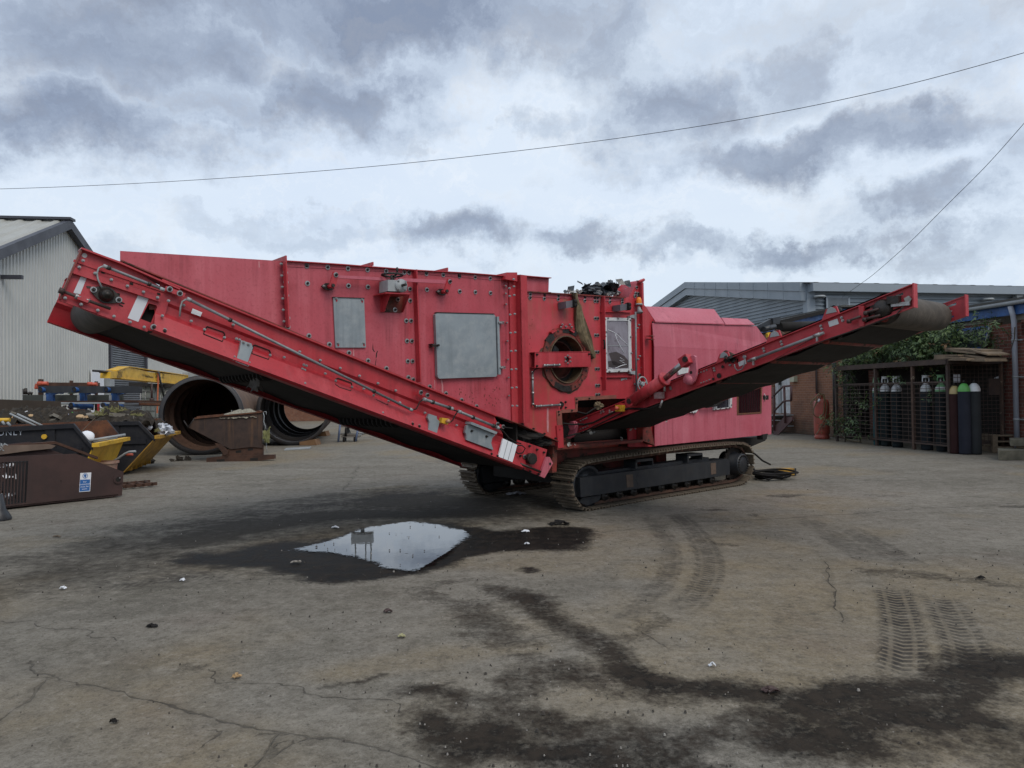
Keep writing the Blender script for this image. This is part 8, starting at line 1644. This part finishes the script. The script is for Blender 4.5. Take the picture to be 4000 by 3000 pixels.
b=MB(); b.obox(KP(-.04,-.02,zc-.05),BDr*(sl_f+.08),BN*.05,V((0,0,.10))); b.obox(KP(-.05,-.02,zc-.05),BN*(kd+.05),BDr*.05,V((0,0,.09))); b.obox(KP(sl_f,0,zc-.05),BN*kd,BDr*.05,V((0,0,.09))); b.obox(KP(0,kd,zc-.05),BDr*sl_f,BN*.05,V((0,0,.09))); part('top_rail',b,CG,cage)
b=MB(); b.obox(KP(0,.002,zmid),BDr*sl_f,BN*.035,V((0,0,.035))); b.obox(KP(0,.002,.14),BDr*sl_f,BN*.035,V((0,0,.035))); b.obox(KP(-.01,.0,.18),BN*kd,BDr*.03,V((0,0,.06))); part('mid_rail',b,CG,cage)
b=MB(); b.obox(KP(-.1,.0,zc+.05),BDr*(sl_f+.1),BN*(kd+.8),V((0,0,.02))); part('cage_roof',b,CG,cage)
b=MB(); z=.2
while z<zmid: b.obox(KP(0,.01,z),BDr*sl_f,BN*.006,V((0,0,.013))); z+=.098
s_=.05
while s_<sl_f: b.obox(KP(s_,.018,.14),BDr*.012,BN*.006,V((0,0,zmid-.14))); s_+=.20
part('front_mesh',b,CG,cage)
b=MB(); z=.25
while z<zc: b.obox(KP(-.005,0,z),BN*kd,BDr*.004,V((0,0,.010))); z+=.085
o=.05
while o<kd: b.obox(KP(.004,o,.2),BN*.009,BDr*.004,V((0,0,zc-.2))); o+=.10
part('end_mesh',b,CG,cage)
b=MB(); b.obox(KP(-.01,kd-.28,zmid-.28),BN*.30,BDr*.01,V((0,0,.36))); part('lock_plate',b,CG,cage)
for p in (((3725+12,1463),(3765,1490)),): b=MB(); A=hit(3723,1463,cK+BDr*.15,BDr); B=hit(3751,1493,cK+BDr*.15,BDr); b.obox(V((A.x,A.y,B.z)),V((B.x-A.x,B.y-A.y,0)),BDr*.003,V((0,0,A.z-B.z))); solo('notice_card',b,WHITE,'square white notice card fixed inside the cage above the brown cylinder','notice',A)
b=MB(); b.prism([hit(*ZG(*p),cK+BDr*.05,BDr) for p in [(1750,860),(1815,815),(1852,805),(1850,940),(1805,965)]],BDr*.003); solo('notice_card',b,WHITE,'tilted white card hanging at the right end of the cage','notice',hit(*ZG(1800,880),cK+BDr*.05,BDr))
# gas cylinders
CYL=[(ZG,105,1045,.115,1.50,((.03,.09,.10),(.20,.36,.20),(.55,.62,.60)),True,'slim teal cylinder with a pale collar, farthest left in the cage'),
 (ZG,208,1030,.115,1.46,((.018,.026,.028),(.62,.64,.66),None),True,'dark cylinder with white shoulder and guard left in the cage beside the teal one'),
 (ZG,396,1030,.115,1.46,((.017,.023,.026),(.60,.62,.64),None),True,'dark cylinder with white shoulder and wide white guard near the middle post'),
 (ZG,818,1030,.12,1.46,((.025,.031,.037),(.66,.68,.70),None),True,'dark blue-grey cylinder with bright white shoulder and cup guard'),
 (ZG,1035,1030,.115,1.46,((.023,.028,.031),(.18,.42,.20),(.58,.62,.62)),True,'dark cylinder with white and green shoulder and green guard by the corner post'),
 (ZG,1225,1065,.115,1.36,((.040,.018,.018),(.42,.32,.14),None),False,'maroon cylinder with yellow brown shoulder just right of the corner post'),
 (ZG,1368,1030,.115,1.46,((.025,.028,.040),(.10,.38,.08),None),False,'dark cylinder with bright green domed shoulder'),
 (ZG,1512,1028,.115,1.46,((.028,.031,.034),(.62,.64,.66),None),False,'dark cylinder with plain white domed shoulder, farthest right')]
base_px=[(3428,1738),(3462,1741),(3507,1746),(3622,1757),(3681,1763),(3733,1771),(3771,1774),(3811,1774)]
for i,(zf,x_,y_,r_,h_,cols,guard,lb) in enumerate(CYL):
    bx_,by_=base_px[i]; g0=gnd(bx_,by_); zsh=(hit(*zf(x_,y_),g0,V((0,1,0)))).z; r_=r_*(1 if i else .8); t=thing('gas_cylinder',lb,'gas cylinder',g0,'gas cylinders in the cage')
    mb_=weathered('cylinder_body',cols[0],tuple(c*.8 for c in cols[0]),3,.75,spec=.12,spots=((.45,.45,.45),.76,14),bump=0); ms_=weathered('cylinder_shoulder',cols[1],tuple(c*.85 for c in cols[1]),5,.45,dirt=((.2,.18,.14),.4,9),bump=0)
    b=MB(); b.lathe(g0,ZUP,[(0,0),(r_*.95,0),(r_,.03),(r_,zsh)],24); part('cylinder_body',b,mb_,t)
    b=MB(); b.lathe(g0,ZUP,[(r_,zsh+.001),(r_*.98,zsh+.05),(r_*.85,zsh+.10),(r_*.6,zsh+.145),(r_*.36,zsh+.17),(0,zsh+.175)],24); part('shoulder',b,ms_,t)
    if cols[2]: b=MB(); b.lathe(g0,ZUP,[(r_*1.004,zsh+.045),(r_*.99,zsh+.05),(r_*.87,zsh+.105)],24); part('collar_band',b,WHITEP,t)
    if guard:
        b=MB(); zt=zsh+.16; mg=ms_ if not cols[2] else ms_
        b.lathe(g0,ZUP,[(.045,zt),(.055,zt+.03),(.038,zt+.05)],16); b.lathe(g0,ZUP,[(.065,zt+.15),(.075,zt+.20),(.08,zt+.205),(.07,zt+.21),(.055,zt+.15)],18)
        for sgx in (-1,1): b.tube([g0+V((.045*sgx,0,zt+.02)),g0+V((.075*sgx,0,zt+.08)),g0+V((.065*sgx,0,zt+.17))],.014,6)
        part('valve_guard',b,mg,t); b=MB(); b.cyl(g0+V((0,0,zt)),g0+V((0,0,zt+.14)),.018,n=8); part('valve',b,STEEL,t)
    else: b=MB(); b.cyl(g0+V((0,0,zsh+.17)),g0+V((0,0,zsh+.24)),.018,n=8); part('valve',b,DSTEEL,t)
# black sheet added to stand for the shade behind the cylinders
b=MB(); b.obox(KP(sl_f+.1,kd+.06,0),BN*.03,-BDr*(sl_f+.1),V((0,0,zc-.02))); solo('painted_shade_sheet',b,VOID,'black sheet added as painted shade behind the gas cylinders','backing sheet',KP(sl_f/2,kd+.2,0))
# timber pieces on the cage roof
PW=weathered('old_pallet_wood',(.22,.165,.11),(.15,.11,.075),6,.9,dirt=((.06,.05,.04),.6,10),bump=.3)
def brd(a,b_,zf,o,w,h,label,i,nm='timber_board',sk=0): 
    x=MB(); A=hit(*zf(*a),cK+BN*o,BN); B=hit(*zf(*b_),cK+BN*o,BN); x.obox(A,B-A,BN*w,V((0,0,-h))); solo(nm,x,PW,label,'board',A,group='boards stacked on the cage roof')
for i,(a,b_,o,lb) in enumerate((((905,558),(1380,560),.0,'lowest left board on the cage roof'),((915,540),(1400,548),.05,'second board up in the low left stack'),((918,522),(1290,534),.1,'third board up in the low left stack'),((915,500),(1260,498),.15,'top board of the low left stack'),((1400,570),(1650,572),.1,'short board lying at the right of the cage roof'),((1440,548),(1640,556),.2,'board above the short right one'),((1340,495),(1640,535),.3,'board tilting down to the right in the big stack'),((1150,432),(1510,468),.3,'board below the top pair in the big stack'),((1080,402),(1590,428),.35,'topmost long board of the big stack'),((1070,430),(1380,425),.4,'left board just under the topmost one'),((1440,425),(1685,485),.3,'board sloping off the right side of the big stack'))): brd(a,b_,ZG,o,.5,.035,lb,i)
# ---------------- shrub over the cage
LF=[weathered('leaf_green',(.065,.115,.036),(.042,.08,.027),9,.55,bump=0),weathered('leaf_light',(.12,.175,.055),(.085,.135,.042),9,.55,bump=0),weathered('leaf_dark',(.022,.042,.018),(.03,.055,.022),9,.6,bump=0),weathered('leaf_brown',(.17,.09,.04),(.12,.07,.03),9,.7,bump=0)]
def shrub(name,label,clumps,seed,loc,stems,leaf=(.07,.15),dens_=1.0):
    rr=random.Random(seed); t=thing(name,label,'shrub',loc); b=MB()
    for (c,r,n) in clumps:
        tone=rr.random()
        nshoot=int(n*dens_/9)
        for k_ in range(nshoot):
            d=V((rr.gauss(0,1),rr.gauss(0,1),rr.gauss(0,1))).normalized(); st_=c+V((d.x*r[0],d.y*r[1],d.z*r[2]))*rr.random()**.4; ax_=(d+V((0,0,rr.uniform(-.2,.7)))).normalized()
            mi=rr.choices((0,1,2,3),(5,3+4*max(0,d.z)+3*tone,5*(1-max(0,d.z)),.35))[0]
            for q_ in range(9):
                p=st_+ax_*(q_*.030); a=rr.random()*6.28; u=ax_.orthogonal().normalized(); w_=ax_.cross(u); o=(u*math.cos(a)+w_*math.sin(a)); ld_=(o*.9+ax_*.5+V((0,0,-.35))).normalized(); L=rr.uniform(*leaf)*(1-.05*q_); wd=ld_.cross(ax_).normalized()*L*.15
                b.add([p,p+ld_*L*.45+wd,p+ld_*L-V((0,0,L*.12)),p+ld_*L*.45-wd],[[0,1,2,3]],mi if rr.random()<.8 else rr.choice((0,1,2)))
    part('foliage',b,LF,t); s=MB()
    for P_ in stems: s.tube(P_,[.014,.011]+[.007]*(len(P_)-2) if len(P_)>2 else .010,6)
    part('stem',s,weathered('bush_stem',(.07,.055,.04),(.045,.035,.028),6,.9,bump=0),t); return t
def SP(x,y,o,zf=ZG): return hit(*zf(x,y),cK+BN*o,BN)
cl=[]; rr=random.Random(77)
outl=[(-250,480,.5),(-150,420,.8),(-50,360,.9),(60,330,.9),(150,300,1.0),(250,260,1.0),(330,230,1.0),(430,190,1.1),(540,150,1.1),(640,130,1.1),(740,110,1.1),(840,90,1.1),(930,70,1.1),(1020,90,1.1),(1100,120,1.2)]
for (x_,yt,o) in outl:
    y=yt+15
    while y<550:
        cl.append((SP(x_+rr.gauss(0,20),y,o+rr.uniform(-.45,.45)),(.24,.28,.20),175)); y+=56
for (x_,y_) in ((1180,200),(1260,260),(1350,300),(1450,330),(1560,330),(1650,300),(1720,250),(1300,380),(1450,390),(1600,390),(1700,350),(1780,380),(1150,300),(1200,380),(1380,190),(1820,120),(1680,60),(1550,30)): cl.append((SP(x_,y_,1.15+rr.uniform(-.2,.1)),(.22,.14,.15),75))
for (x_,y_) in ((1600,70),(1500,60),(1300,40),(1250,60),(1400,200),(1500,150),(1600,160)): cl.append((SP(x_,y_,1.2),(.12,.08,.10),16))
stm=[[KP(s_,kd+.2,0),KP(s_+.2,kd+.1,1.2),KP(s_+rr.uniform(-.8,.8),kd*.8,2.3)] for s_ in (1.0,1.6,2.4,3.0,3.6)]
stm+= [[SP(*p,1.15) for p in P_] for P_ in ([(1590,0),(1650,110),(1760,330),(1850,560)],[(1540,330),(1660,400),(1760,500)],[(1820,240),(1840,330),(1835,420)],[(2080,100),(2075,260),(2010,480),(1930,900)],[(1620,420),(1720,340),(1800,300)])]
shrub('buddleia_bush','large leafy bush spreading over the cage roof and up the brick wall',cl,5,KP(2.5,kd+.2,0),stm)
cl=[]
for (x_,y_,o,n) in ((1250,1350,.0,60),(1350,1330,-.05,70),(1320,1420,-.05,60),(1420,1460,-.1,60),(1500,1500,-.1,60),(1600,1490,-.1,50),(1700,1500,-.1,60),(1780,1560,-.12,60),(1450,1380,.1,50),(1560,1400,.2,40),(1650,1560,-.1,60),(1850,1470,-.1,50),(1950,1560,-.12,60),(2050,1610,-.12,50),(1350,120,-.1,70),(1450,100,.0,90),(1560,110,.1,90),(1680,300,.2,90),(1620,420,.1,90),(1800,200,.5,90),(1700,150,.4,90),(1600,200,.3,90),(1850,300,.5,80),(1640,650,.3,70),(1740,750,.3,60),(1850,600,.4,60),(1580,850,.25,60),(1650,1150,.2,60),(1550,1250,.15,60),(1750,1300,.15,60),(1900,1350,.15,50),(1720,430,.2,60),(1580,540,.0,60),(1700,560,.1,50),(1640,760,.2,30),(1700,950,.2,40),(1780,950,.1,40),(2080,820,-.05,50),(2150,860,-.05,50),(2110,1120,-.08,60),(2180,1080,-.08,40),(1550,60,.2,90),(1750,40,.5,90),(1900,60,.6,90),(1400,150,-.1,60)): cl.append((SP(x_,y_,o,ZF),(.14,.12,.11),n))
cl+=[(SP(x_,y_,.1),(.12,.1,.09),30) for (x_,y_) in ((450,870),(540,890),(930,1130),(900,840),(760,700),(400,790),(220,1140),(300,1240),(560,600))]
shrub('trailing_bush','straggling bush growing through the mesh beside the propane bottle',cl,8,KP(sl_f-.3,0,0),[[KP(sl_f-.4,0,0),KP(sl_f-.5,.0,.8),KP(sl_f-.9,-.05,1.1)],[KP(sl_f-.6,.3,0),KP(sl_f-.7,.2,1.4),KP(sl_f-.3,.1,2.1)],[KP(sl_f-.2,.2,.1),KP(sl_f+.2,-.1,.5),KP(sl_f+.3,-.2,.4)]],(.06,.12))
# ---------------- pallets and slabs at the lower right
def pallet(loc,rz_,name,label,group=None,n=6):
    t=thing(name,label,'pallet',loc,group); c,s_=math.cos(rz_),math.sin(rz_); X=V((c,s_,0)); Y=V((-s_,c,0)); W1,W2=1.2,1.0
    b=MB()
    for i in range(6): b.obox(V(loc)+Y*(i*(W2-.1)/5)+V((0,0,.10)),X*W1,Y*.10,V((0,0,.022)))
    part('deck_boards',b,PW,t); b=MB()
    for i in range(3): b.obox(V(loc)+X*(i*(W1-.1)/2)+V((0,0,.022)),X*.10,Y*W2,V((0,0,.077)))
    part('bearer',b,PW,t); b=MB()
    for i in range(3): b.obox(V(loc)+X*(i*(W1-.1)/2),X*.1,Y*W2,V((0,0,.021)))
    part('base_boards',b,PW,t); return t
pl0=gnd(3878,1768); ang=-.22
pt=[pallet(pl0,ang,'pallet','bottom pallet of the stack leaning near the drainpipe','pallets by the drainpipe')]
nL=int(max(2,round((hit(3874,1694,pl0,V((0,1,0))).z)/.123)))
nm_=['bottom','second lowest','third','fourth','fifth','top']
for k_ in range(1,nL): pt.append(copy_tree(pt[0],pl0+V((0.004*k_,0.003*k_,.1235*k_)),label='%s pallet of the stack beneath the drainpipe'%(nm_[k_] if k_<nL-1 else 'top')))
SLB=weathered('mossy_slab',(.15,.14,.105),(.09,.085,.065),5,.9,dirt=((.05,.05,.035),.6,9),bump=.5)
for i,(p,x1_,zz,h,lb) in enumerate((((3900,1797),3.0,0,.18,'lower weathered concrete slab before the pallets'),((3948,1762),2.6,.24,.12,'upper weathered concrete slab cut off by the right edge'))):
    q=gnd(p[0],1797 if i==0 else 1790); X=V((.995,-.10,0)); b=MB(); rows=[]
    b.obox(q+V((0,0,zz)),X*x1_,V((.50,.75,0))*.8,V((0,0,h))); 
    solo('concrete_slab',b,SLB,lb,'slab',q)
b=MB(); q=gnd(3985,1790); b.obox(q+V((0,.1,.185)),V((.5,0,0)),V((.35,.5,0)),V((0,0,.053))); solo('timber_spacer',b,PW,'dark timber spacer between the two concrete slabs','spacer',q)
# ---------------- cable coil and yellow bar behind the track
b=MB(); c0=gnd(*ZT(2010,395)); rr=random.Random(3)
for k_ in range(6):
    P=[]; rx=.20+.03*k_; ry=.10+.02*k_; ox=rr.uniform(-.05,.05); oy=rr.uniform(-.05,.05)
    for i in range(26): a=2*math.pi*i/25; P.append(c0+V((ox+rx*math.cos(a),oy+ry*math.sin(a)*1.6,.02+.018*k_+.01*math.sin(a*3+k_))))
    b.tube(P,.015,7,cap=False)
b.tube([gnd(*ZT(2110,378)),c0+V((.1,-.1,.05)),gnd(*ZT(1980,420))+V((0,0,.03)),gnd(*ZT(1900,395))+V((0,0,.03)),gnd(*ZT(1850,360))+V((0,0,.1)),gnd(*ZT(1850,360))+V((-.1,.2,.35))],.016,7); b.tube([gnd(*ZT(2000,330))+V((0,0,.12)),gnd(*ZT(1930,350))+V((0,0,.22)),gnd(*ZT(1865,330))+V((0,0,.30)),gnd(*ZT(1850,330))+V((-.2,.2,.45))],.016,7)
solo('cable_coil',b,RUBBER,'black cable coiled on the ground behind the end of the track','cable',c0)
A=gnd(*ZT(2080,372)); B=gnd(3112,1858); dv=(B-A); b=MB(); b.obox(A+V((0,0,.01)),dv*.88,V((-dv.y,dv.x,0)).normalized()*.10,V((0,0,.11))); yo_=thing('yellow_bar','yellow and black rubber bar lying beside the black cable coil','bar',A); part('bar_body',b,YELD,yo_); b=MB(); b.obox(A+dv*.885+V((0,0,.0)),dv*.10,V((-dv.y,dv.x,0)).normalized()*.11,V((0,0,.12))); part('bar_end',b,BLACKP,yo_)
# ---------------- overhead wires
def wire(pts,dps,name,label,r):
    P=[atd(px,py,d) for (px,py),d in zip(pts,dps)]; n=len(P); Q=[]
    for i in range(n-1):
        for k_ in range(12):
            t=k_/12; p0=P[max(i-1,0)];p1=P[i];p2=P[i+1];p3=P[min(i+2,n-1)]
            Q.append(((p1*2)+(p2-p0)*t+(p0*2-p1*5+p2*4-p3)*t*t+(p1*3-p0-p2*3+p3)*t**3)/2)
    Q.append(P[-1]); b=MB(); b.tube(Q,r,6); solo(name,b,BLACKP,label,'wire',P[0])
wire([(-400,741),(0,738),(500,718),(1000,687),(1500,646),(2000,592),(2500,528),(3000,447),(3500,341),(4000,206),(4400,80)],[26,25,24,23,22,21,20,19,18,17,16.3],'overhead_wire','long thin overhead wire rising to the right across the whole sky',.008)
wire([(4200,250),(4000,482),(3850,650),(3700,800),(3550,950),(3420,1065),(3360,1110),(3290,1160)],[17,18,19,20,22,24,25,27],'overhead_wire','second overhead wire dropping steeply to the grey warehouse',.008)
